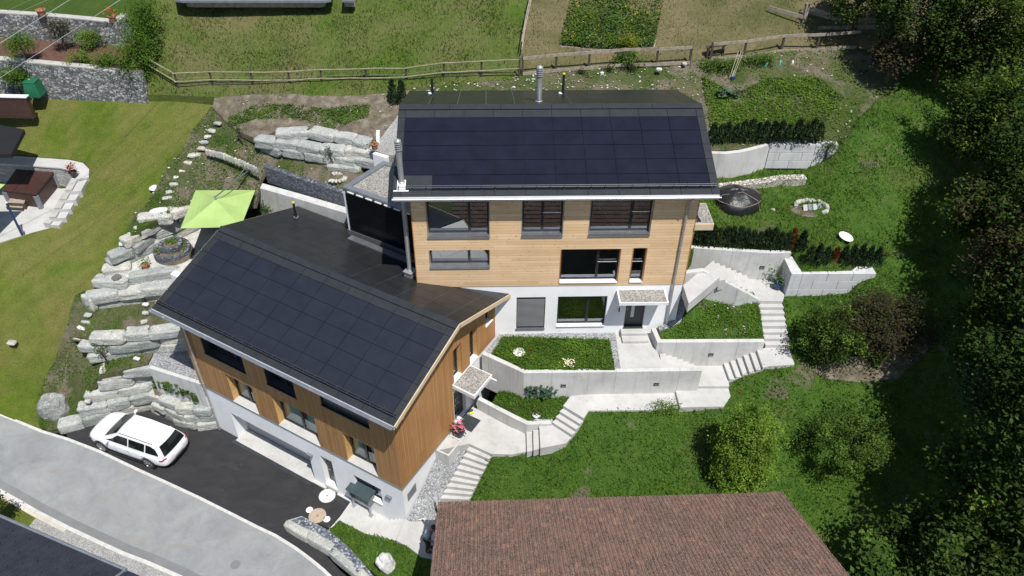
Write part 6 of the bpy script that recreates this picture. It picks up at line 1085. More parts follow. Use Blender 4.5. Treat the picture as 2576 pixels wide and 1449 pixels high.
cover('manhole_cover', 'big speckled grey round cover in the black asphalt', P('G2', 716, 638, .015), .36, 'cover_conc')
cover('manhole_cover', 'brown round cover between two white caps in the asphalt', P('G2', 618, 838, .015), .37, 'cover_rust')
cover('drain_cap', 'small white cap left of the brown round cover', P('G2', 538, 780, .015), .15, 'pvcw', False); cover('drain_cap', 'small white cap right of the brown round cover', P('G2', 712, 874, .015), .15, 'pvcw', False)
cover('manhole_cover', 'white round cover in the gravel at the house corner', P('G2', 1664, 822, .93), .29, 'pvcw'); cover('manhole_cover', 'dark round cover set into the stone terrace', P('B1', 1172, 1340, 5.52), .23, 'iron')
cover('manhole_cover', 'white oval concrete lid in the lawn by the stepping stones', P('B1', 1562, 438, 7.55), .3, 'plank_w', False)
cover('manhole_cover', 'pale round stone lid among the leaves of the tower planter', P('E3', 72, 645, 5.72), .26, 'cover_conc', False)
cover('road_patch_lid', 'small worn round mark in the grey road near the bottom', P('G1', 2370, 1330, .01), .2, 'roadband', False)
# light well beside the gable and grating in the lower planter
lw = thing('light_well', 'open concrete light well box against the brown gable', 'light well', P('G2', 1937, 240, 2.3))
q = PL('G2', 2.85, (1812, 172), (1937, 230), (2062, 82), (1935, 18)); b = MB(); b.strip(q+[q[0]], .07, 1.9, side=0); b.build('rim', K['conc'], lw); b = MB(); b.prism([at(p, 2.35) for p in inset(q, .93)], .02); b.build('grating', K['metal'], lw)
t = thing('grating', 'square steel grating with concrete frame in the lower planter', 'grating', P('E3', 320, 1290, 3.45)); q = PL('E3', 3.5, (215, 1318), (292, 1228), (385, 1234), (398, 1326)); b = MB(); b.prism(q, .06); b.build('mesh', K['slategrey'], t); b = MB(); b.strip(q+[q[0]], .07, 3.2); b.build('frame', K['conc'], t)
# mailbox unit
mbx = thing('mailbox_unit', 'grey roofed mailbox row on two steel legs before the white wall', 'mailbox', P('G2', 1080, 780, .02))
l0, l1 = P('G2', 988, 738, .02), P('G2', 1160, 838, .02); d = (l1-l0); d.z = 0; L = d.length; d.normalize(); n = Vector((-d.y, d.x, 0)); yw = math.atan2(d.y, d.x)
for p in (l0, l1): b = MB(); b.box(p+Vector((0, 0, .62)), (.07, .07, 1.25), yw); b.box(p+Vector((0, 0, .01)), (.18, .18, .02), yw); b.build('leg', K['steel'], mbx)
c = (l0+l1)/2+n*.12; b = MB(); b.box(c+Vector((0, 0, .98)), (L+.16, .36, .5), yw); bo = b.build('box', K['slategrey'], mbx, bevel=.008)
for k in range(3): b = MB(); b.box(c-n*.185+d*((k-1)*L/3.0)+Vector((0, 0, .95)), (L/3-.05, .01, .36), yw); b.build('mail_slot', K['anthra'], bo)
b = MB(); o_ = c-d*(L/2+.14)-n*.30+Vector((0, 0, 1.26)); b.obox(o_, d*(L+.28), n*.62+Vector((0, 0, .12)), (0, 0, .03)); b.build('roof', mat('mailbox_roof', [(.035, .055, .06), (.05, .072, .078)], 3, .35), mbx)
# tarpaulin over the garden furniture
tp = thing('covered_furniture', 'round garden furniture set under a tied black tarpaulin', 'furniture cover', P('B3', 2270, 760, 8.2))
cc = P('B3', 2235, 672, 8.2); b = MB(); seg = 40; pr = [(1.06, 0), (1.10, .35), (1.09, .68), (1.03, .82), (.90, .93), (.74, 1.02), (.55, 1.11), (.3, 1.19), (.01, 1.21)]; vs = []
for r, z in pr:
    for k in range(seg): a = 2*pi*k/seg; rr = r*(1+.05*sin(3*a+1)+.025*sin(11*a)*(1-z*.5)); vs.append(cc+Vector((cos(a)*rr*1.02, sin(a)*rr*.92, z*(1+.03*sin(5*a)))))
b.add(vs, [(i*seg+k, i*seg+(k+1) % seg, (i+1)*seg+(k+1) % seg, (i+1)*seg+k) for i in range(len(pr)-1) for k in range(seg)]); b.build('tarpaulin', K['tarp'], tp, smooth=True)
b = MB(); b.tube([cc+Vector((cos(a)*1.06, sin(a)*.96, .86+.03*sin(5*a))) for a in np.linspace(.2, 5.9, 40)], .012, 5); b.tube([cc+Vector((-1.14, -.1, .35)), cc+Vector((-.78, -.2, 1.0)), cc+Vector((.1, -.3, 1.24)), cc+Vector((.78, -.55, .95)), cc+Vector((1.02, -.6, .35))], .012, 5); b.build('rope', K['wood_old'], tp)
t = thing('satellite_dish', 'flat round white dish on a short dark stand in the grass', 'satellite dish', P('B4', 790, 1000, 8.15)); p = P('B4', 786, 930, 8.55)
nv = Vector((.22, -.06, 1)).normalized(); u = nv.orthogonal().normalized(); w = nv.cross(u); b = MB(); vs = []
for r, h in ((.32, -.03), (.335, 0), (.325, .012), (.01, .012)): vs += [p+nv*h+(u*cos(k*pi/18)+w*sin(k*pi/18))*r for k in range(36)]
b.add(vs, [(i*36+k, i*36+(k+1) % 36, (i+1)*36+(k+1) % 36, (i+1)*36+k) for i in range(3) for k in range(36)]+[tuple(reversed(range(36)))]); b.build('dish', K['pvcw'], t); b = MB(); b.tube([at(p, 8.1), p-nv*.03], .03); b.build('stand', K['anthra'], t)
# fire pit
t = thing('fire_pit', 'small fire pit ringed by pale stones with leaning grey slabs', 'fire pit', P('B4', 430, 660, 8.3)); c = P('B4', 430, 660, 8.32)
b = MB(); b.lathe(c+Vector((-.12, -.02, .01)), [(.85, 0), (.8, .03), (.01, .035)], 24, 1, .72); b.build('ash', K['soil'], t)
for k in range(20):
    a = -.9+k*.2; b = MB(); b.rock(c+Vector((cos(a)*.72, sin(a)*.55, .1+random.uniform(0, .08))), (random.uniform(.16, .3), random.uniform(.14, .22), .2), random.uniform(0, 3), .2, 4, 3); b.build('stone', K['boulder_b' if k % 3 else 'boulder'], t)
for k in range(4): o_ = c+Vector((-.42+.24*k, -.22+.04*k, .04)); b = MB(); b.obox(o_, (.2, .03, 0), (.03, .3, .14), (0, -.02, .05)); b.build('slab', K['slategrey' if k % 2 else 'coping'], t)
# tools, bags, bottle
t = thing('garden_tools', 'bundle of pale wooden tool handles leaning in the back garden', 'tools', P('A3', 2200, 800, 11.3)); p = P('A3', 2205, 800, 11.3)
for dx, dy in ((.28, .2), (.22, .1), (.32, 0), (.12, .15)): b = MB(); b.tube([p+Vector((random.uniform(-.12, .1), 0, .05)), p+Vector((dx, dy, 1.45+random.uniform(-.25, .1)))], .017, 6); b.build('handle', K['wood_pale'], t)
b = MB(); b.box(p+Vector((.08, -.03, .12)), (.22, .1, .14), .4); b.build('tool_head', K['blue'], t)
for (cr, x, y, lab, m_) in (('A3', 2545, 660, 'turquoise plastic bag on a stick in the back garden', 'mint'), ('A4', 105, 650, 'smaller turquoise bag right of the other one', 'mint'), ('A4', 230, 650, 'crumpled pale plastic bottle on the soil bank', 'pvcw')):
    b = MB(); b.rock(Vector((0, 0, .28)), (.13, .12, .38), .3, .25, 5, 2.2, tilt=.15); b.tube([Vector((0, 0, 0)), Vector((.02, 0, .3))], .012, 5); o = b.build('plastic_bag', K[m_]); o.location = P(cr, x, y+40, 11.55); tag(o, lab, 'bag')
for i, (x, y, r) in enumerate(((120, 515, .10), (150, 545, .09), (205, 568, .12), (270, 600, .16), (337, 608, .10))):
    z_ = 7.2; b = MB(); b.rock(Vector((0, 0, 0)), (r*2, r*1.8, r*2.1), .3*i, .12, 6, 2.1); b.tube([Vector((0, 0, -r)), Vector((0, 0, -1.2))], .015, 5); o = b.build('glass_ball', K['mint']); o.location = P('B2', x, y, z_); tag(o, ['green garden ball nearest the end of the bright wall', 'green garden ball second from the wall end', 'green garden ball in the middle of the row by the bright wall', 'largest dark green garden ball before the bright wall', 'pale mint garden ball next to the yellow-capped vent pipe'][i], 'garden ornament', 'green garden balls on sticks')
t = thing('shoes', 'pair of small shoes on the dark mat by the side door', 'shoes', P('E2', 2160, 1240, 2.82))
for k in (0, 1): b = MB(); b.rock(P('E2', 2160+10*k, 1235+22*k, 2.87), (.24, .09, .1), .5, .08, 5, 3); b.build('shoe', K['yellow' if k else 'anthra'], t)
o = MB().prism([FH(-.45, gb1+.1, 2.83), FH(.25, gb1+.1, 2.83), FH(.25, gb1+.85, 2.83), FH(-.45, gb1+.85, 2.83)], .02).build('door_mat', K['anthra'], loc=FH(0, gb1, 2.8)); tag(o, 'dark mat in front of the side door under the small canopy', 'mat')
# overhead wires at the top left
for i, ((x0, y0), (x1, y1), r, lab) in enumerate((((-60, 470), (760, -40), .012, 'thickest overhead wire crossing the rubble walls at top left'), ((-60, 820), (680, 340), .008, 'lowest overhead wire crossing the round shrub at top left'), ((-60, 230), (540, -30), .006, 'thin overhead wire above the thickest one'), ((820, 250), (1260, -40), .006, 'thin overhead wire ending over the upper lawn'), ((-60, 60+110), (380, -40), .005, 'uppermost thin overhead wire at the top left corner'))):
    a, b_2 = P('A1', x0, y0, 16.2), P('A1', x1, y1, 17.2); b = MB(); dd = b_2-a; b.tube([a-dd*1.0]+[a+dd*k/6 for k in range(7)]+[b_2+dd*1.0], r, 5); o = b.build('overhead_wire', K['cable'], loc=a); tag(o, lab, 'wire', 'overhead wires')
# ------------------------------------------------------------------ old barn with clay tiles (front right) and dark-tiled house (front left)
bl, br = P('G2', 1830, 715, 4.4), P('G4', 150, 612, 4.4); bd = (br-bl); bW = bd.length; bd.normalize(); bn = Vector((bd.y, -bd.x, 0)); bp_ = .52
barn = thing('old_barn', 'old barn with a big weathered brown clay-tile roof', 'barn', at((bl+br)/2+bn*5, .8), math.atan2(bd.y, bd.x))
ln = 6.8; up_ = (bn+Vector((0, 0, bp_))); b = MB()
for sgn in (1,):
    o0 = bl; b.obox(o0-Vector((0, 0, .16)), bd*bW, up_*ln, (0, 0, .11))
ridge = bl+up_*ln; b.obox(ridge-Vector((0, 0, .16)), bd*bW, (bn-Vector((0, 0, bp_)))*ln, (0, 0, .11)); rfb = b.build('roof', K['wood_dark'], barn)
tw_, th_ = .15, .25; nc = int(bW/tw_); tw_ = bW/nc; un = up_.normalized(); nn_ = bd.cross(un).normalized(); nn_ = nn_ if nn_.z > 0 else -nn_; nr = int(ln*up_.length/th_); vs = []; fs = []; prof = [(-.5, .0), (-.3, .012), (-.1, .004), (.12, .004), (.3, .03), (.5, .028)]
for r in range(nr):
    for c in range(nc):
        o = bl+un*(r*th_-.06+random.uniform(-.012, .012))+bd*((c+.5)*tw_)+nn_*random.uniform(-.006, .008); jx = random.uniform(-.008, .008); k = len(vs); tl = random.uniform(.0, .012)
        for j, (s_, lift) in enumerate(((0, .035+tl), (1, .004))):
            for (x_, h_) in prof: vs.append(o+bd*(x_*tw_*.97+jx)+un*(s_*(th_+.03))+nn_*(h_+lift-.03))
        for x_, h_ in prof: vs.append(o+bd*(x_*tw_*.97+jx)+nn_*(h_-.05))
        m_ = len(prof)
        for i in range(m_-1): fs.append((k+i, k+i+1, k+m_+i+1, k+m_+i)); fs.append((k+2*m_+i, k+2*m_+i+1, k+i+1, k+i))
b = MB(); b.add(vs, fs); b.build('tiles', K['tile'], rfb)
p0 = bl-bn*.1-Vector((0, 0, .06))
b = MB(); b.tube([p0-bd*.12, p0-bd*.1-Vector((0, 0, .5)), p0+bd*.2+bn*.4-Vector((0, 0, 1.0))], .045, 8); b.build('downpipe', K['iron'], barn)
b = MB(); i0, i1 = bl+bd*.35+bn*.45, br-bd*.35+bn*.45; q = [i0, i1, i1+bn*(2*ln-.9), i0+bn*(2*ln-.9)]
b.add([at(p, -1) for p in q]+[at(q[0], 4.4), at(q[1], 4.4), at(q[2], 4.4), at(q[3], 4.4), at((q[0]+q[3])/2, 4.4+bp_*ln-.25), at((q[1]+q[2])/2, 4.4+bp_*ln-.25)], [(0, 1, 5, 4), (2, 3, 7, 6), (1, 2, 6, 9, 5), (3, 0, 4, 8, 7)]); b.build('wall', K['wood_dark'], barn)
# dark tiled roof at the lower left
e0, e1 = P('G1', -500, 650, 2.7), P('G1', 1228, 1392, 2.7); ed2 = (e1-e0); eW = ed2.length; ed2.normalize(); en = Vector((ed2.y, -ed2.x, 0)); 
dh = thing('dark_roof_house', 'house corner with a dark blue-grey tiled roof at the lower left', 'house', at(e1+en*3, 0), math.atan2(ed2.y, ed2.x))
upv = en+Vector((0, 0, .42)); b = MB(); b.obox(e0-Vector((0, 0, .14)), ed2*eW, upv*6, (0, 0, .1)); b.obox(e0+upv*6-Vector((0, 0, .14)), ed2*eW, (en-Vector((0, 0, .42)))*6, (0, 0, .1)); ro2 = b.build('roof', K['joint'], dh)
un = upv.normalized(); nn_ = ed2.cross(un).normalized(); nn_ = nn_ if nn_.z > 0 else -nn_; vs = []; fs = []; tw_, th_ = .3, .36; nc = int(eW/tw_); nr = 16; prof = [(-.5, .02), (-.3, .0), (0, .02), (.3, .0), (.5, .02)]
for r in range(nr):
    for c in range(nc):
        o = e1-ed2*((c+.5)*tw_)+un*(r*th_-.03); k = len(vs)
        for s_, lift in ((0, .03), (1, .0)):
            for x_, h_ in prof: vs.append(o+ed2*x_*tw_*.985+un*s_*(th_+.02)+nn_*(h_+lift-.02))
        for x_, h_ in prof: vs.append(o+ed2*x_*tw_*.985+nn_*(h_-.03))
        for i in range(4): fs.append((k+i, k+i+1, k+6+i, k+5+i)); fs.append((k+10+i, k+11+i, k+i+1, k+i))
b = MB(); b.add(vs, fs); b.build('tiles', K['tile_dark'], ro2)
b = MB()
for r in range(1, nr):
    for c in range(nc):
        if (c+r*2) % 3 == 0: o = e1-ed2*((c+.5)*tw_)+un*(r*th_-.05)+nn_*.025; b.obox(o-ed2*.05, ed2*.1, un*.05, nn_*.03)
tag(b.build('snow_hooks', K['anthra'], ro2), kind='stuff')
b = MB(); p0 = e0-en*.08-Vector((0, 0, .03)); p1 = e1-en*.08-Vector((0, 0, .03)); b.tube([p0, p1+ed2*.1], .075, 8); b.build('gutter', K['slategrey'], dh)
b = MB(); b.tube([e1+ed2*.04-Vector((0, 0, .02)), e1+ed2*.04+upv*6-Vector((0, 0, .02))], .05, 6); b.build('verge', K['slategrey'], dh)
b = MB(); q = [e1-ed2*.5+en*.5, e0+en*.5, e0+en*11, e1-ed2*.5+en*11]; b.prism([at(p, 2.6) for p in q], zb=-.5); b.build('wall', K['white'], dh)
# ------------------------------------------------------------------ car
def car():
    c0 = (P('G1', 1060, 175, 0)+P('G1', 1530, 345, 0))/2; fw = (P('G1', 1060, 175, 0)-P('G1', 1530, 345, 0)).normalized(); yaw = math.atan2(fw.y, fw.x); left = Vector((-fw.y, fw.x, 0))
    c = c0-left*.80+fw*-.03+Vector((0, 0, .014)); t = thing('parked_car', 'white estate car parked on the black asphalt driveway', 'car', c, yaw)
    X = lambda x, y, z: c+fw*x+left*y*(1-.05*max(0, min(1, (z-.9)*2)))+Vector((0, 0, z if z < .66 else .66+(z-.66)*.93))
    # lower body: stations x, half width, bottom, belt height, crown
    st = [(-2.28, .60, .42, .66, .70), (-2.22, .76, .30, .80, .86), (-2.0, .86, .24, .93, .97), (-1.6, .895, .22, .955, .97), (-1.0, .90, .2, .95, .96), (-.3, .905, .19, .94, .95), (.4, .905, .19, .93, .94), (.95, .90, .2, .92, .96), (1.3, .895, .21, .88, .95), (1.7, .87, .22, .80, .88), (2.0, .80, .24, .72, .79), (2.18, .66, .28, .62, .68), (2.27, .42, .36, .52, .56)]
    vs = []; m = 13
    for x, w, zb, zt, cr in st:
        half = [(0, zb), (w*.8, zb), (w*.97, zb+.06), (w*1.0, zb+(zt-zb)*.45), (w*.985, zb+(zt-zb)*.75), (w*.93, zt), (w*.5, cr)]
        ring = [X(x, -y, z) for y, z in half]+[X(x, 0, cr+.012)]+[X(x, y, z) for y, z in reversed(half[1:])]; vs += ring; m = len(ring)
    b = MB(); n = len(st); b.add(vs, [(i*m+k, i*m+(k+1) % m, (i+1)*m+(k+1) % m, (i+1)*m+k) for i in range(n-1) for k in range(m)]+[tuple(reversed(range(m))), tuple(range((n-1)*m, n*m))])
    body = b.build('body', K['carpaint'], t, smooth=True); s = body.modifiers.new('sub', 'SUBSURF'); s.levels = s.render_levels = 1
    # cabin
    cs_ = [(-2.13, .74, .86, .72, .90), (-2.02, .76, .90, .66, 1.18), (-1.86, .79, .93, .60, 1.40), (-1.4, .82, .93, .63, 1.455), (-.6, .83, .93, .65, 1.475), (.05, .83, .92, .645, 1.46), (.32, .825, .92, .63, 1.425), (.75, .81, .91, .68, 1.18), (1.14, .76, .90, .72, .945)]
    vs = []; m = 9
    for x, wb, zb, wt, zt in cs_:
        r = [(wb, zb-.08), (wb, zb), (wb*.35+wt*.65, zb*.35+zt*.65-.01), (wt, zt-.03)]
        vs += [X(x, -y, z) for y, z in r]+[X(x, 0, zt+.01)]+[X(x, y, z) for y, z in reversed(r)]
    b = MB(); n = len(cs_); b.add(vs, [(i*m+k, i*m+k+1, (i+1)*m+k+1, (i+1)*m+k) for i in range(n-1) for k in range(m-1)]+[tuple(reversed(range(m))), tuple(range((n-1)*m, n*m))]); b.build('cabin', K['carpaint'], t, smooth=False)
    def interp(x):
        for a, bb in zip(cs_, cs_[1:]):
            if a[0] <= x <= bb[0]: k = (x-a[0])/(bb[0]-a[0]); return [a[i]+(bb[i]-a[i])*k for i in range(5)]
        return cs_[-1]
    def side(x, f, sg, off=.014):
        _, wb, zb, wt, zt = interp(x); y = wb+(wt-wb)*f; z = zb+(zt-.03-zb)*f; return X(x, sg*(y+off), z+.004)
    for sg in (-1, 1):
        for name, xs in (('side_window', (.98, .62, .3, -.28)), ('side_window', (-.34, -.7, -1.0, -1.2)), ('side_window', (-1.26, -1.5, -1.75, -1.92))):
            b = MB(); top = []; bot = []
            for x in xs:
                zt = interp(x)[4]; f1_ = .86 if x < .35 else max(.12, .86*(1-(x-.3)/.75)); f1_ = f1_ if x > -1.7 else .70; f1_ = .3 if x < -1.88 else f1_
                bot.append(side(x, .1, sg)); top.append(side(x, f1_, sg))
            b.add(bot+top, [(i, i+1, 5+i, 4+i) for i in range(3)]); b.build(name, K['carglass'], t)
        b = MB(); b.tube([X(.25, sg*.61, 1.455), X(-.6, sg*.62, 1.5), X(-1.6, sg*.60, 1.455)], .014, 6); b.build('roof_rail', K['black'], t)
        b = MB(); b.rock(X(.78, sg*.98, 1.0), (.12, .2, .13), yaw, .05, 5, 3); b.tube([X(.74, sg*.84, .95), X(.76, sg*.94, .98)], .025, 6); b.build('mirror', K['carpaint'], t)
        for x in (-.22, -1.12): b = MB(); b.obox(X(x-.1, sg*.895, .80), fw*.2, left*sg*.03, (0, 0, .03)); b.build('door_handle', K['carpaint'], t)
        for x in (.42, -.31, -1.22):
            b = MB(); b.obox(X(x, sg*.9035, .3), fw*.008, left*sg*.004, (0, 0, .55)); b.build('door_seam', K['slategrey'], t)
        b = MB(); b.add([X(-2.02, sg*.89, .80), X(-2.15, sg*.835, .78), X(-2.24, sg*.62, .78), X(-2.225, sg*.62, .86), X(-2.135, sg*.835, .86), X(-2.0, sg*.888, .855)], [(0, 1, 4, 5), (1, 2, 3, 4)]); b.build('tail_light', K['red'], t)
        b = MB(); b.add([X(1.78, sg*.875, .64), X(2.06, sg*.785, .6), X(2.16, sg*.62, .58), X(2.12, sg*.64, .68), X(2.0, sg*.79, .73), X(1.76, sg*.87, .76)], [(0, 1, 4, 5), (1, 2, 3, 4)]); b.build('headlight', K['headlight'], t)
        b = MB(); b.obox(X(-1.0, sg*.85, .17), fw*1.95, left*sg*.06, (0, 0, .07)); b.build('sill_trim', K['black'], t)
    fr_ = [(1.10, .955), (.75, 1.19), (.36, 1.415)]; b = MB(); vs = []
    for x, z in fr_:
        w = interp(x)[3]*.93
        for k in range(7): y = -w+2*w*k/6; vs.append(X(x+.03+.05*(1-(y/w)**2), y, z+.012))
    b.add(vs, [(i*7+k, i*7+k+1, i*7+8+k, i*7+7+k) for i in range(2) for k in range(6)]); b.build('windscreen', K['carglass'], t)
    b = MB(); vs = []
    for x, z, w in ((-1.90, 1.395, .56), (-2.04, 1.18, .62), (-2.15, .93, .66)):
        for k in range(7): y = -w+2*w*k/6; vs.append(X(x-.02-.05*(1-(y/w)**2), y, z+.012))
    b.add(vs, [(i*7+k, i*7+k+1, i*7+8+k, i*7+7+k) for i in range(2) for k in range(6)]); b.build('rear_window', K['carglass'], t)
    b = MB(); b.obox(X(-2.315, -.26, .56), left*.52, fw*.012, (0, 0, .11)); b.build('number_plate', K['pvcw'], t)
    b = MB(); b.obox(X(-2.27, -.5, .27), left*1.0, fw*.05, (0, 0, .1)); b.build('bumper_trim', K['black'], t)
    for x in (1.36, -1.28):
        for sg in (-1, 1):
            w = thing('wheel', None, None, (0, 0, 0)); w.parent = t; w.location = (0, 0, 0)
            def ring(prof, seg=28): 
                vs = [X(x+r*cos(2*pi*k/seg), sg*y, .315+r*sin(2*pi*k/seg)) for r, y in prof for k in range(seg)]; return vs, [(i*seg+k, i*seg+(k+1) % seg, (i+1)*seg+(k+1) % seg, (i+1)*seg+k) for i in range(len(prof)-1) for k in range(seg)]
            b = MB(); b.add(*ring([(.375, .868), (.375, .912), (.345, .912)])); b.build('wheel_arch', K['black'], w)
            b = MB(); b.add(*ring([(.22, .72), (.315, .74), (.32, .88), (.30, .915), (.235, .922), (.215, .9), (.01, .9)])); b.build('tyre', K['tyre'], w)
            b = MB(); b.add(*ring([(.235, .918), (.205, .926), (.195, .905)])); b.add(*ring([(.05, .93), (.045, .935), (.01, .935)]))
            for k in range(8):
                a = 2*pi*k/8; pc = lambda r, da, y: X(x+r*cos(a+da), sg*y, .315+r*sin(a+da)); b.add([pc(.04, -.5, .928), pc(.04, .5, .928), pc(.205, .13, .924), pc(.205, -.13, .924)], [(0, 1, 2, 3)])
            b.build('rim', K['rim'], w)
car()
# ------------------------------------------------------------------ person beside the barn
def skin_mesh(name, mt, parent, joints, edges, sub=2):
    me = bpy.data.meshes.new(name); me.from_pydata([tuple(wmat(parent).inverted() @ Vector(j[0])) for j in joints], edges, []); me.materials.append(mt)
    o = bpy.data.objects.new(name, me); COL.objects.link(o); o.parent = parent
    o.modifiers.new('skin', 'SKIN'); sv = me.skin_vertices[0].data
    for i, j in enumerate(joints): r = j[1]; sv[i].radius = r if isinstance(r, tuple) else (r, r)
    sv[0].use_root = True; s = o.modifiers.new('sub', 'SUBSURF'); s.levels = s.render_levels = sub; o.modifiers['skin'].use_smooth_shade = True; return o
fp = P('G2', 1736, 1178, .92); pe = thing('person', 'person in a light blue shirt and dark trousers stooping beside the barn', 'person', fp, radians(-20))
f = Vector((cos(radians(-15)), sin(radians(-15)), 0)); l = Vector((-f.y, f.x, 0)); J = lambda x, y, z: fp+f*x+l*y+Vector((0, 0, z))
BJ = [(J(0, 0, .95), .12), (J(.03, 0, 1.12), .12), (J(.12, 0, 1.32), .14), (J(.19, 0, 1.44), .09), (J(.25, 0, 1.50), .055), (J(.31, 0, 1.56), .085), (J(.34, 0, 1.66), .095), (J(.33, 0, 1.72), .06)]
BE = [(i, i+1) for i in range(7)]
for sg in (-1, 1):
    k = len(BJ); BJ += [(J(.15, sg*.19, 1.40), .06), (J(.12, sg*.25, 1.14), .045), (J(.33, sg*.2, .98), .036), (J(.39, sg*.185, .95), (.03, .018)), (J(.44, sg*.18, .93), (.036, .014))]; BE += [(3, k), (k, k+1), (k+1, k+2), (k+2, k+3), (k+3, k+4)]
    for q_, (dx, dy, ln_) in enumerate(((.0, -.032, .07), (.0, -.011, .085), (.0, .011, .08), (.0, .032, .062))): kk = len(BJ); BJ += [(J(.475, sg*(.18+dy), .915), .0095), (J(.475+ln_*.6, sg*(.18+dy), .885), .008)]; BE += [(k+4, kk), (kk, kk+1)]
    kk = len(BJ); BJ += [(J(.42, sg*.135, .925), .011), (J(.46, sg*.125, .90), .009)]; BE += [(k+3, kk), (kk, kk+1)]
    k = len(BJ); BJ += [(J(.0, sg*.1, .86), .085), (J(.03, sg*.11, .48), .058), (J(-.02, sg*.11, .1), .042), (J(.1, sg*.12, .045), (.045, .035))]; BE += [(0, k), (k, k+1), (k+1, k+2), (k+2, k+3)]
body = skin_mesh('body', K['skin'], pe, BJ, BE)
SJ = [(J(0, 0, .90), .165), (J(.02, 0, 1.05), .16), (J(.08, 0, 1.24), .18), (J(.15, 0, 1.40), .155), (J(.2, 0, 1.46), .08)]; SE = [(0, 1), (1, 2), (2, 3), (3, 4)]
for sg in (-1, 1): k = len(SJ); SJ += [(J(.15, sg*.2, 1.39), .085), (J(.12, sg*.255, 1.2), .07)]; SE += [(3, k), (k, k+1)]
skin_mesh('shirt', K['shirt'], body, SJ, SE)
TJ = [(J(0, 0, .92), .15)]; TE = []
for sg in (-1, 1): k = len(TJ); TJ += [(J(.0, sg*.1, .82), .105), (J(.03, sg*.11, .48), .08), (J(-.02, sg*.11, .1), .068)]; TE += [(0, k), (k, k+1), (k+1, k+2)]
skin_mesh('trousers', K['trousers'], body, TJ, TE)
for sg in (-1, 1): b = MB(); b.rock(J(.06, sg*.12, .045), (.29, .11, .1), radians(-15), .04, 6, 3); b.build('shoe', K['black'], body)
b = MB(); b.rock(J(.318, 0, 1.70), (.21, .18, .17), radians(-15), .04, 6, 2.2); b.build('hair', K['hair'], body)
for sg in (-1, 1): b = MB(); b.rock(J(.425, sg*.033, 1.655), (.014, .028, .014), 0, .02, 3, 2); b.build('eye', K['black'], body); b = MB(); b.rock(J(.335, sg*.098, 1.64), (.05, .025, .065), 0, .05, 4, 2.4); b.build('ear', K['skin'], body)
b = MB(); b.rock(J(.44, 0, 1.62), (.045, .032, .05), 0, .05, 4, 2.2, tilt=-.3); b.build('nose', K['skin'], body); b = MB(); b.rock(J(.425, 0, 1.575), (.015, .05, .012), 0, .05, 3, 2.4); b.build('mouth', K['red'], body)
# ------------------------------------------------------------------ vegetation
def stuff(o, label, cat): return tag(o, label, cat, None, 'stuff')
def away(*polys):
    return None
def tuft(T, dens, h, w, m, name, label, mask=None, lean=.5, cat='grass'):
    Q = scatter(T, dens, mask); return stuff(quads_np(name, L_[m], blade_quads(Q, h, w, lean)), label, cat)
def weeds(T, dens, size, hmax, m, name, label, mask=None, cat='ground cover', up=.6):
    Q = scatter(T, dens, mask); Q[:, 2] += RNG.uniform(0, hmax, len(Q))**1.5*hmax**-.5 if hmax > 0 else 0; return stuff(quads_np(name, L_[m], leaf_quads(Q, size, up)), label, cat)
def near(T, cx, cy, r): c = T.mean(axis=1); return T[np.hypot(c[:, 0]-cx, c[:, 1]-cy) < r]
def ytrim(T, f): c = T.mean(axis=1); return T[f(c)]
tuft(T_MEAD, 150, .13, .035, 'mid', 'meadow_grass', 'green grass tufts of the meadow behind the pole fence', nmask(2.2, .02, 3.1, .35))
tuft(T_MEAD, 55, .12, .03, 'dry', 'dry_meadow_grass', 'dry grass tufts of the meadow behind the pole fence', nmask(2.6, .0, 8.1, .4))
tuft(ytrim(T_STRAW, lambda c: (c[:, 0] < 30)), 45, .12, .03, 'dry', 'straw_tufts', 'straw coloured grass tufts around the raised bed', nmask(2.0, -.1, 1.7, .4))
tuft(ytrim(T_STRAW, lambda c: (c[:, 0] < 30)), 30, .12, .03, 'mid', 'straw_green_tufts', 'green grass tufts in the straw coloured grass', nmask(1.6, .12, 5.7, .25))
vis = ytrim(T_GL, lambda c: (c[:, 0] < 27) & (c[:, 1] > 16.5))
tuft(vis, 190, .17, .045, 'ground', 'garden_grass', 'rough green grass on the right hand slope', nmask(1.5, -.12, 2.2, .4), .8)
weeds(vis, 110, .075, .10, 'bright', 'garden_weeds', 'pale green weeds in the grass on the right hand slope', nmask(1.1, .16, 6.2, .2))
tuft(vis, 22, .12, .03, 'dry', 'garden_dry_grass', 'dry grass tufts on the right hand slope', nmask(1.7, .1, 9.9, .3))
weeds(T_BACKG, 130, .10, .12, 'bright', 'back_garden_weeds', 'weeds covering the bed behind the tower', lambda Q: nmask(1.3, .02, 4.4, .2)(Q) & ((Q[:, 0] > 10.5) & (Q[:, 0] < 17.5) | (RNG.uniform(size=len(Q)) < .25)))
_bp = inpoly(Z('A3', (1900, 820, 11.1), (2250, 960, 10.9), (2576, 850, 11.1))+Z('A4', (500, 860, 11.1), (760, 1000, 11), (640, 1180, 10.6), (500, 1300, 10.4), (0, 1290, 10.4))+Z('A3', (2000, 1310, 10.4), (1960, 1100, 10.7)))
weeds(T_BACKG, 620, .10, .18, 'bright', 'bean_patch', 'dense bright green patch right of the tower roof', lambda Q: _bp(Q) & nmask(1.2, -.35, 1.4, .3)(Q))
weeds(T_BACKG, 420, .10, .12, 'ground', 'bean_patch', 'darker green plants in the patch right of the tower roof', lambda Q: _bp(Q) & nmask(.8, -.2, 6.4, .3)(Q))
weeds(T_BACKG, 90, .09, .10, 'ground', 'back_garden_grass', 'grass clumps on the stony bank', nmask(.9, .22, 7.4, .15))
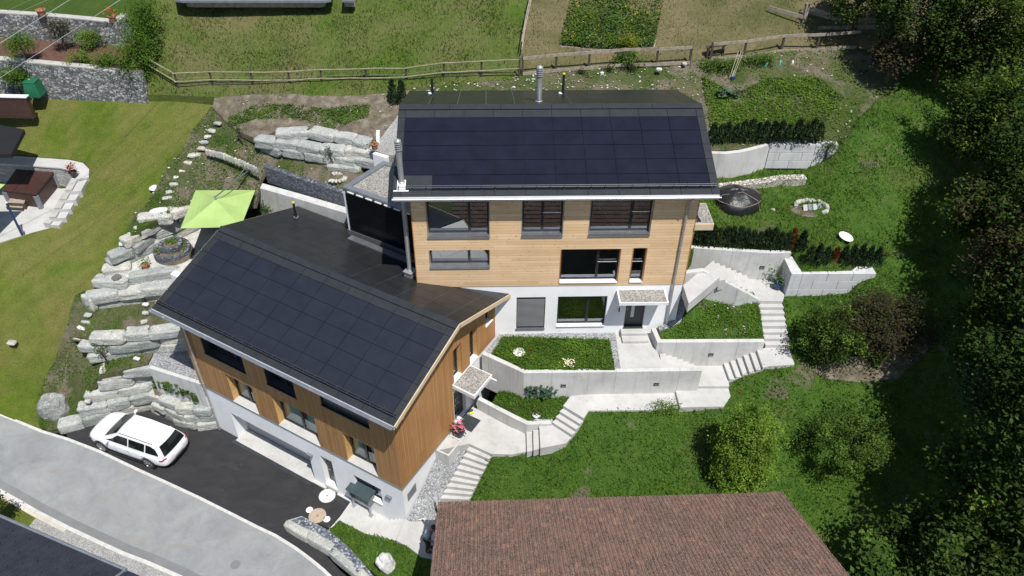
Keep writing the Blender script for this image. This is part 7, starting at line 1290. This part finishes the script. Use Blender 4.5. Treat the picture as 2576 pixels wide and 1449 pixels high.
weeds(T_SOILUP, 1000, .09, .13, 'ground', 'strawberry_patch', 'strip of low green plants in the soil of the upper garden', lambda Q: inpoly(Z('A2', (-300, 1090, 10.4), (0, 1050, 10.5), (450, 1060, 10.6), (700, 1100, 10.55), (1160, 1110, 10.5), (1130, 1210, 10.35), (700, 1290, 10.2), (520, 1190, 10.3), (0, 1160, 10.3), (-300, 1180, 10.2)))(Q) & nmask(.7, -.25, 3.3, .3)(Q))
weeds(T_SOILUP, 40, .08, .08, 'bright', 'soil_weeds', 'scattered weeds in the soil of the upper garden', nmask(.8, .2, 2.9, .15))
weeds(T_SOILLO, 330, .09, .09, 'ground', 'slope_weeds', 'weeds on the slope left of the lime parasol', lambda Q: nmask(1.0, .0, 6.1, .25)(Q) & (Q[:, 0] < -10.2))
weeds(T_SOILLO, 40, .08, .08, 'mid', 'soil_seedlings', 'scattered seedlings on the brown soil slope', nmask(.9, .2, 2.2, .15))
weeds(T_BANK, 330, .09, .12, 'ground', 'bank_weeds', 'dense weeds on the bank above the road', nmask(.9, -.12, 4.2, .25))
weeds(T_TERR, 260, .075, .07, 'bright', 'terrace_weeds', 'low weeds on the grass terrace left of the roof', nmask(.9, .0, 7.7, .3))
weeds(T_PL1, 1050, .085, .16, 'ground', 'planter_greens', 'dense low green plants in the planter before the tower', nmask(.7, -.6, 1.1, .4))
weeds(T_PL1, 260, .08, .2, 'bright', 'planter_greens', 'lighter leaves among the green plants before the tower', nmask(.6, .05, 3.1, .3))
weeds(T_PL2, 800, .085, .14, 'ground', 'planter_weeds', 'weeds in the bed beside the tower door', nmask(.8, -.1, 5.1, .25)); weeds(T_PL3, 900, .085, .15, 'ground', 'planter_weeds', 'weeds in the small lower bed', nmask(.8, -.45, 1.9, .3))
tuft(T_LOWG, 330, .13, .04, 'bright', 'low_grass_tufts', 'bright grass beside the rock wall by the barn', nmask(.9, -.25, 4.9, .35), .8)
def lawn_sel(c): return (c[:, 0] < -9)
weeds(ytrim(T_LAWN, lawn_sel), 22, .07, .03, 'dry', 'lawn_dry_blades', 'dry blades in the mown lawn on the left', nmask(2.0, .0, 3.9, .35))
pb_ = scatter(np.concatenate([T_SOILUP, T_SOILLO, T_BACKG, T_PL2]), 4.5, nmask(1.2, .02, 3.3, .4)); pb_[:, 2] += .04
stuff(quads_np('soil_stones', K['boulder_b'], leaf_quads(pb_, .11, 1.6, .8)), 'small pale stones strewn over the garden soil', 'stones')
bk2 = ytrim(T_BACKG, lambda c: (c[:, 1] > 36.0) & (c[:, 0] < 9)); pb_ = scatter(bk2, 16, nmask(.8, .05, 5.3, .4)); pb_[:, 2] += .05
stuff(quads_np('bank_stones', K['boulder_b'], leaf_quads(pb_, .13, 1.4, .8)), 'pale stones on the bank below the board fence', 'stones')
# --- shrubs and trees
def cloud(clumps, n, spread):
    "leaves gathered round clump centres, a crown with gaps"
    k = RNG.integers(0, len(clumps), n); r = RNG.normal(size=(n, 3))*spread; return np.asarray(clumps)[k]+r
def clumps_ellipsoid(c, R, n, shell=.55, low=-.35, pw=2):
    v = RNG.normal(size=(n, 3)); v /= (np.abs(v)**pw).sum(1)[:, None]**(1/pw); v[:, 2] = np.where(v[:, 2] < low, -v[:, 2]*.6, v[:, 2]); r = RNG.uniform(shell**3, 1, n)**(1/3)
    return np.array(c)+v*r[:, None]*np.array(R)*(1+.16*RNG.normal(size=(n, 1)))
def tree(name, label, base, c, R, n, ls, m, trunk=.14, nc=60, spread=.34, cat='tree', group=None, m2=None, up=.55, shell=.55, limbs=7, low=-.35, pw=2):
    base, c = Vector(base), Vector(c); t = thing(name, label, cat, base, 0, group); cl = clumps_ellipsoid(c, R, nc, shell, low, pw)
    b = MB(); b.tube([base-Vector((0, 0, .3)), base.lerp(c, .5)+Vector((random.uniform(-.1, .1), random.uniform(-.1, .1), 0)), c+Vector((0, 0, R[2]*.4))], [trunk, trunk*.75, trunk*.3], 9)
    for i in range(limbs): q = Vector(cl[i % len(cl)]); s0 = base.lerp(c, random.uniform(.45, .9)); b.tube([s0, s0.lerp(q, .5)+Vector((0, 0, .15)), q], [trunk*.4, trunk*.28, trunk*.1], 6)
    b.build('trunk', K['bark'], t, smooth=True)
    C = cloud(cl, n, spread); o = quads_np('crown', L_[m], leaf_quads(C, ls, up), t)
    if m2: C = cloud(cl[:max(3, nc//5)], n//5, spread*.8); quads_np('foliage', L_[m2], leaf_quads(C+np.array([0, 0, spread*.5]), ls, up), t)
    return t
G_ = lambda x, y: float(zf_gl([(x, y)])[0])
def gtree(label, px, py, z, R, hgt, n, ls, m, gz=None, **k):
    c = P('D', px, py, z); g = gz if gz is not None else z-hgt; return tree('tree', label, (c.x+random.uniform(-.2, .2), c.y, g), c, R, n, ls, m, **k)
GT = 'trees of the shady wood on the right'
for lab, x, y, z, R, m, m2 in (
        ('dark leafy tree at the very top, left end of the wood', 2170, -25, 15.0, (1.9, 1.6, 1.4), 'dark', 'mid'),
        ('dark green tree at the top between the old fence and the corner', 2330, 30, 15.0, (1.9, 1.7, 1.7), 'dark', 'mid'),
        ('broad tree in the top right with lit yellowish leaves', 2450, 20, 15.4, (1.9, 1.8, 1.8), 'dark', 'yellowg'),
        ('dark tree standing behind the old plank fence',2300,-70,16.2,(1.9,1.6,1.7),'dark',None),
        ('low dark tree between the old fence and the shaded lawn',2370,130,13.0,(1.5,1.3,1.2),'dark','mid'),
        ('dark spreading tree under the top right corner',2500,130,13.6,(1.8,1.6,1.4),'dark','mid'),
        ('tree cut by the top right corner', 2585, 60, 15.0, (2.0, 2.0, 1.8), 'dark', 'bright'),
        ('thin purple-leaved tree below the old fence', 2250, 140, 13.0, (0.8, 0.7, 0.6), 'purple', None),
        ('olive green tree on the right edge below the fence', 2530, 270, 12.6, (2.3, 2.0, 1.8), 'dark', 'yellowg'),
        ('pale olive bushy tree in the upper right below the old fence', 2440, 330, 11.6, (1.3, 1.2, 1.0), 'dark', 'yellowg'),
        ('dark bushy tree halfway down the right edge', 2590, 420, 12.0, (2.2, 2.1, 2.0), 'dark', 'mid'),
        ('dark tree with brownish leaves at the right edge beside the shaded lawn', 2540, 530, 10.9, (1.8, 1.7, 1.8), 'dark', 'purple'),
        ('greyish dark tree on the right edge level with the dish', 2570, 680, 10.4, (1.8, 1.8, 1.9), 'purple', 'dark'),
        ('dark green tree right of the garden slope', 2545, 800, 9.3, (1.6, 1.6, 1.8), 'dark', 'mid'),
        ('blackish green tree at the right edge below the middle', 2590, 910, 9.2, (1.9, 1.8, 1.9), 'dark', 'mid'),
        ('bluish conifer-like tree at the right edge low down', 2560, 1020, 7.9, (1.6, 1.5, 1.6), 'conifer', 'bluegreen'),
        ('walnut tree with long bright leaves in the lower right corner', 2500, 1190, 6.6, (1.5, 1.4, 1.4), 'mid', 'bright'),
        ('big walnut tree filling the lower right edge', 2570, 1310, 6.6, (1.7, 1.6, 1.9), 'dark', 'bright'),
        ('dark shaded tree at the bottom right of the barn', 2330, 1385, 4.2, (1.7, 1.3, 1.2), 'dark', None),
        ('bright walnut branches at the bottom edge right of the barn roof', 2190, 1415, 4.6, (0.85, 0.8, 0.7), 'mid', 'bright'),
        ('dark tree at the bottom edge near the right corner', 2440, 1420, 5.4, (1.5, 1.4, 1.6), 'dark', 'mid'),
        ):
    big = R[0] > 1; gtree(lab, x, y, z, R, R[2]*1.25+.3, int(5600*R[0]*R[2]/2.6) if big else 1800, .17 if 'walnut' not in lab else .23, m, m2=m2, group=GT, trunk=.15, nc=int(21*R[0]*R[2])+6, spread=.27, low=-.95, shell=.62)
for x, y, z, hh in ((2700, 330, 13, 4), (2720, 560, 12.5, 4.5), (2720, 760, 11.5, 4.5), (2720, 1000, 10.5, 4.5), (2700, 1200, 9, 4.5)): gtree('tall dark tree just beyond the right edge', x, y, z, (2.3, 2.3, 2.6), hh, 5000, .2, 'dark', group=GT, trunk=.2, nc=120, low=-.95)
# right slope shrubs
def bush(name, label, c, R, n, ls, m, base=None, m2=None, nc=40, spread=.2, cat='shrub', **k): return tree(name, label, base or (c[0], c[1], c[2]-R[2]*1.05), c, R, n, ls, m, .05, nc, spread, cat, m2=m2, limbs=5, **k)
_b = P('D', 1852, 1200, 2.9); _c = Vector((_b.x, _b.y, 4.6)); t = thing('beech_shrub', 'tall clipped yellow-green shrub casting a dark shadow above the barn', 'shrub', _b)
cl = np.concatenate([clumps_ellipsoid(_c+Vector(o_), R_, n_, .84, -.95, 2.6) for o_, R_, n_ in (((0, 0, -.5), (1.08, .9, 1.35), 230), ((-.36, .12, .6), (.62, .65, 1.35), 130), ((.36, 0, .55), (.64, .6, 1.3), 120), ((-.05, .2, 1.35), (.48, .5, 1.0), 80), ((.5, .3, 1.1), (.3, .35, .7), 30), ((.7, -.1, -.8), (.45, .6, .8), 45), ((-.75, 0, -.9), (.4, .55, .7), 40))])
b = MB(); b.tube([t.location-Vector((0, 0, .3)), t.location+Vector((0, 0, 2.6))], [.08, .03], 7); b.build('trunk', K['bark'], t)
quads_np('crown', L_['beech'], leaf_quads(cloud(cl, 17000, .10), .09, .4), t); quads_np('foliage', L_['bright'], leaf_quads(cloud(cl, 11000, .13), .08, .4), t)
bush('apple_tree', 'loose green fruit tree between the clipped shrub and the wood', P('D', 2140, 1105, 4.9), (1.5, 1.35, 1.05), 6500, .09, 'mid', base=at(P('D', 2140, 1140, 4.2), 3.1), m2='bright', nc=70, spread=.17)
bush('purple_shrub', 'wide shrub with dark purple-brown leaves above the bare soil', P('D', 2225, 815, 6.9), (2.0, 1.35, 1.15), 12000, .10, 'purple', base=at(P('D', 2225, 840, 6.5), 5.4), m2='dark', nc=170, spread=.2, low=-.9)
bush('green_shrub', 'mixed green shrub growing into the left side of the purple shrub', P('D', 2090, 845, 6.5), (1.25, 1.1, 1.1), 7500, .095, 'dark', base=at(P('D', 2090, 870, 6.0), 5.2), m2='bright', nc=110, spread=.18, low=-.9)
bush('green_shrub', 'small twiggy shrub at the end of the dry stone wall', P('B4', 620, 20, 10.3), (.45, .4, .4), 500, .08, 'dark', nc=16, spread=.12); bush('green_shrub', 'small dark shrub in the middle of the lower right lawn', P('E4', 1290, 1160, 4.6), (.32, .3, .3), 300, .09, 'ground', nc=10, spread=.1)
patch('bare_soil', K['soil'], [at(p, G_(p.x, p.y)+.05) for p in Z('E4', (400, 850, 5), (600, 780, 5), (860, 760, 5.1), (1200, 690, 5.3), (1560, 600, 5.6), (1560, 720, 5.4), (1380, 880, 5), (1280, 980, 4.8), (900, 990, 4.7), (560, 960, 4.7))], res=.4, bump=.06, bscale=.4)
# hedge of small conifers
def conifer_np(h, r, n, ls):
    z = RNG.uniform(0, 1, n)**.8; rr = r*(1-z)**.7*RNG.uniform(.55, 1.05, n)+.02; a = RNG.uniform(0, 2*pi, n); return np.stack([np.cos(a)*rr, np.sin(a)*rr, z*h], 1)
def conifer(name, label, p, h, r, m='conifer', n=420, ls=.11, cat='conifer', group=None):
    t = thing(name, label, cat, p, 0, group); b = MB(); b.tube([p, p+Vector((0, 0, h*.8))], [.03, .008], 6); b.build('trunk', K['bark'], t); C = conifer_np(h, r, n, ls)+np.array(p); V = blade_quads(C, ls*1.5, ls*.6, .45); quads_np('crown', L_[m], V, t); return t
pr_ = conifer('hedge_conifer', 'small dark green conifer in the hedge above the curving upper wall', P('A3', 2005, 1442, 10.33), 1.0, .32, group='conifers of the hedge above the upper wall')
up0, up1 = P('A3', 2005, 1442, 10.33), P('A4', 490, 1405, 10.42)
for i in range(1, 15): q = up0.lerp(up1, i/14); copy_thing(pr_, (q.x+random.uniform(-.04, .04), q.y+.12*sin(i*.4), q.z), random.uniform(0, 6), None, random.uniform(.85, 1.12))
h0, h1 = P('B3', 1860, 1015, 8.2), P('B4', 170, 1065, 8.2); p2 = conifer('hedge_conifer', 'small dark green conifer in the low hedge above the tall stair wall', h0, .95, .3, group='conifers of the hedge above the stair wall')
for i in range(1, 14): q = h0.lerp(h1, i/13.0); copy_thing(p2, (q.x, q.y+random.uniform(-.04, .04), q.z), random.uniform(0, 6), None, random.uniform(.85, 1.1))
conifer('hedge_conifer', 'rust brown dead conifer at the corner of the hedge', P('B4', 225, 1052, 8.2), 1.0, .2, 'brown'); k0, k1 = P('B4', 330, 1130, 8.1), P('B4', 1070, 1225, 8.0)
p3_ = conifer('hedge_conifer', 'small dark green conifer in the hedge behind the block wall corner', P('B4', 315, 1090, 8.15), 1.05, .3, group='conifers of the hedge behind the block wall')
for i in range(9):
    if i != 3: q = P('B4', 390+85*i, 1225, 8.03); copy_thing(p3_, q, random.uniform(0, 6), None, random.uniform(.8, 1.0))
conifer('hedge_conifer', 'smaller brown half-dead conifer in the hedge behind the block wall', P('B4', 650, 1215, 8.03), .85, .2, 'brown')
for x, lab in ((1385, 'left of two small conifers at the back corner of the tower roof'), (1475, 'right of two small conifers at the back corner of the tower roof')): conifer('young_conifer', lab, P('A2', x, 1050, 10.7), 1.25, .3, n=520)
# ivy hedge and shrubs on the neighbour's terraces
t = thing('ivy_hedge', 'tall ivy hedge running up between the rubble walls and the meadow', 'hedge', P('A1', 1340, 640, 11.2)); cl = []
line = [P('A1', 1400, -140, 14.4), P('A1', 1400, 60, 13.7), P('A1', 1390, 220, 13.2), P('A1', 1350, 370, 12.7), P('A1', 1300, 500, 12.2), P('A1', 1290, 610, 11.9)]
for i in range(len(line)-1):
    for k in range(26): q = line[i].lerp(line[i+1], RNG.uniform()); cl.append((q.x+RNG.normal()*.42, q.y+RNG.normal()*.3, q.z+RNG.uniform(-1.1, .25)))
quads_np('foliage', L_['ground'], leaf_quads(cloud(cl, 9000, .2), .10, .5), t)
bush('shrub', 'round dark green shrub on the bark mulch', P('A1', 220, 480, 12.1), (.75, .65, .75), 2600, .09, 'ground', nc=40, spread=.16); bush('shrub', 'tall brownish shrub against the upper rubble wall', P('A1', 610, 340, 12.3), (.5, .4, .95), 1500, .09, 'purple', m2='mid', nc=36, spread=.14)
bush('shrub', 'bright green bushy shrub against the upper rubble wall', P('A1', 890, 400, 11.9), (.6, .5, .5), 1900, .09, 'bright', nc=36, spread=.14); bush('shrub', 'low yellow-green shrub on the lower wall edge', P('A1', 800, 600, 11.55), (.6, .4, .3), 1100, .085, 'bright', nc=26, spread=.14)
bush('shrub', 'dark trailing shrub hanging over the lower rubble wall', P('A1', 1060, 640, 11.4), (.55, .4, .6), 2000, .085, 'ground', nc=36, spread=.16); bush('shrub', 'leafy shrub in front of the lower rubble wall beside the bin', P('A1', 160, 800, 10.5), (.75, .4, .65), 1700, .10, 'ground', m2='bright', nc=30, spread=.16)
bush('shrub', 'small leafy shrub at the left end of the pole fence', P('A1', 1480, 780, 10.6), (.4, .35, .4), 700, .08, 'ground', nc=20, spread=.14)
# planter plants with big leaves
def bigleaf(name, label, pts, n, h, ls, m, parent_cat='plant', up=.35):
    p0 = pts[0]; t = thing(name, label, parent_cat, p0); b = MB(); C = []
    for p in pts:
        hh = h*random.uniform(.75, 1.15); b.tube([p, p+Vector((random.uniform(-.05, .05), random.uniform(-.05, .05), hh))], .013, 5)
        for k in range(int(n*1.8)): z = hh*(.25+.75*RNG.uniform()); a = RNG.uniform(0, 6.3); r = ls*.55; C.append((p.x+cos(a)*r, p.y+sin(a)*r, p.z+z))
    b.build('stems', K['green_bin'] if False else K['wood_moss'], t); quads_np('leaves', L_[m], leaf_quads(np.array(C), ls, up, .85), t); return t
bigleaf('sunflower_row', 'row of young sunflowers with large leaves in the small lower bed', [P('E3', x, y, 4.1) for x, y in ((160, 1100), (215, 1110), (265, 1100), (320, 1120), (370, 1110), (420, 1090), (375, 1060))], 14, .75, .2, 'bluegreen')
bigleaf('leafy_row', 'row of big-leaved plants between grey wall and curved boulder wall', [P('E1', x, y, 1.45) for x, y in ((1590, 1000), (1650, 1030), (1700, 1060), (1760, 1075), (1820, 1090), (1880, 1110), (1930, 1130), (1980, 1150), (2010, 1110), (1850, 1060), (1750, 1030))], 15, .8, .21, 'mid')
for lab, p in (('large zucchini plant with silvery leaves below the tool handles', P('A3', 2175, 960, 11.0)), ('second smaller large-leaved plant at the right end of the soil bank', P('A4', 890, 760, 11.3))): bigleaf('zucchini_plant', lab, [p+Vector((random.uniform(-.4, .4), random.uniform(-.3, .3), 0)) for _ in range(7)], 9, .38, .27, 'bluegreen')
for lab, cr, x, y, z, h, m in (('thin sapling in front of the curving boulder wall', 'B2', 780, 250, 8.85, 1.3, 'mid'), ('young rose stem on the bank beside the boulder wall end', 'E1', 1085, 760, 2.8, 1.2, 'mid'), ('leafless reed-like sapling by the soil path', 'A1', 2440, 1420, 9.3, .9, 'mid')):
    p = P(cr, x, y, z); bush('sapling', lab, p+Vector((-.1, 0, h*.62)), (.2, .2, h*.36), 110, .09, m, base=p, nc=9, spread=.1)
bush('shrub', 'leafy shrub with green balls before the bright concrete wall', P('B2', 150, 640, 6.6), (.6, .4, .55), 1500, .08, 'mid', m2='bright', nc=30, spread=.14); bush('shrub', 'small rounded bush in the corner of the bed by the tower', P('E3', 1800, 105, 7.05), (.22, .2, .25), 500, .07, 'ground', nc=14, spread=.07)
for lab, cr, x, y, z in (('first low shrub from the left on the bank below the board fence', 'A3', 720, 740, 11.5), ('dark low shrub in the middle of the bank below the board fence', 'A3', 965, 700, 11.6), ('slim dark shrub right of the middle on the bank', 'A3', 1190, 690, 11.65)): bush('shrub', lab, P(cr, x, y, z), (.32, .28, .28), 420, .08, 'dark', nc=14, spread=.1)
bush('shrub', 'leafy green plant behind the board fence below the raised bed', P('A3', 1180, 580, 12.1), (.55, .35, .3), 900, .10, 'ground', nc=18, spread=.14); bush('shrub', 'grassy green shrub at the right part of the back garden fence', P('A3', 2100, 660, 11.8), (1.0, .4, .28), 1500, .09, 'ground', nc=36, spread=.16); bush('shrub', 'grassy green shrub below the plank stack', P('A3', 2480, 600, 12.0), (.8, .35, .28), 1200, .09, 'ground', nc=30, spread=.16)
t = thing('yucca', 'spiky yellow-green yucca on the lawn right of the dish', 'plant', P('B4', 1420, 940, 7.7)); quads_np('leaves', L_['yellowg'], blade_quads(np.tile(np.array(P('B4', 1420, 940, 7.7)), (60, 1)), .5, .05, .9), t)
t = thing('grass_clump', 'pale ornamental grass clump at the end of the hedge', 'plant', P('B4', 1180, 1130, 7.95)); quads_np('leaves', L_['dry'], blade_quads(np.tile(np.array(P('B4', 1180, 1130, 7.95)), (90, 1)), .45, .03, .9), t)
bush('shrub', 'mossy clump at the lawn edge below the long path', P('E3', 1540, 1210, 4.2), (.75, .3, .12), 1400, .06, 'bright', nc=30, spread=.12)
# raised bed planting
Q = scatter(T_BED, 620, nmask(.9, -.5, 2.3, .3)); Q[:, 2] += RNG.uniform(.0, .45, len(Q)); Q1 = Q[nmask(1.1, .0, 5.5, .2)(Q)]
for nm, lab, m, q_ in (('bed_greens', 'mid green vegetables in the raised bed', 'ground', Q), ('bed_cabbages', 'blue-green cabbages in the raised bed', 'bluegreen', Q1[:len(Q1)//2]), ('bed_yellow_greens', 'yellow-green lettuces and herbs in the raised bed', 'yellowg', scatter(T_BED, 90, nmask(.8, .1, 7.9, .25))+np.array([0, 0, .35])), ('bed_flowers', 'yellow and orange flowers in the raised bed', 'flower', scatter(T_BED, 16, nmask(1.2, -.1, 4.7, .3))+np.array([0, 0, .55]))): stuff(quads_np(nm, L_[m], leaf_quads(q_, .11 if m != 'flower' else .08, .5, .7)), lab, 'plants')
bush('flowering_bush', 'tall orange-tipped flowering plant leaning over the front board of the bed', P('A3', 1165, 440, 12.6), (.38, .25, .5), 700, .09, 'yellowg', m2='flower', nc=20, spread=.12)
pp = [P('E3', 190, 612, 5.85), P('E3', 902, 578, 5.85), P('E3', 158, 702, 5.85), P('E3', 362, 636, 5.8), P('E3', 2235, 355, 6.5), P('E3', 2302, 1050, 4.6), P('E4', 1617, 1016, 5.0), P('E4', 1125, 1288, 4.3)]
stuff(quads_np('poppies', L_['redf'], leaf_quads(np.array([tuple(p+Vector((RNG.normal()*.02, RNG.normal()*.02, 0))) for p in pp for _ in range(4)]), .07, 1.2, .9)), 'single red poppies in the planters and the grass', 'flowers')
stuff(quads_np('daisies', L_['whitef'], leaf_quads(np.array(P('E3', 578, 745, 5.84))+RNG.normal(size=(70, 3))*np.array([.13, .11, .03]), .06, 1.2, .9)), 'white flowering patch in the planter before the tower', 'flowers')
bush('corner_tree', 'dark tree crown at the left edge below the road', P('G1', -110, 740, 1.8), (.5, .5, .6), 1800, .085, 'dark', nc=30, spread=.13, base=at(P('G1', -110, 740, 1.8), .2))
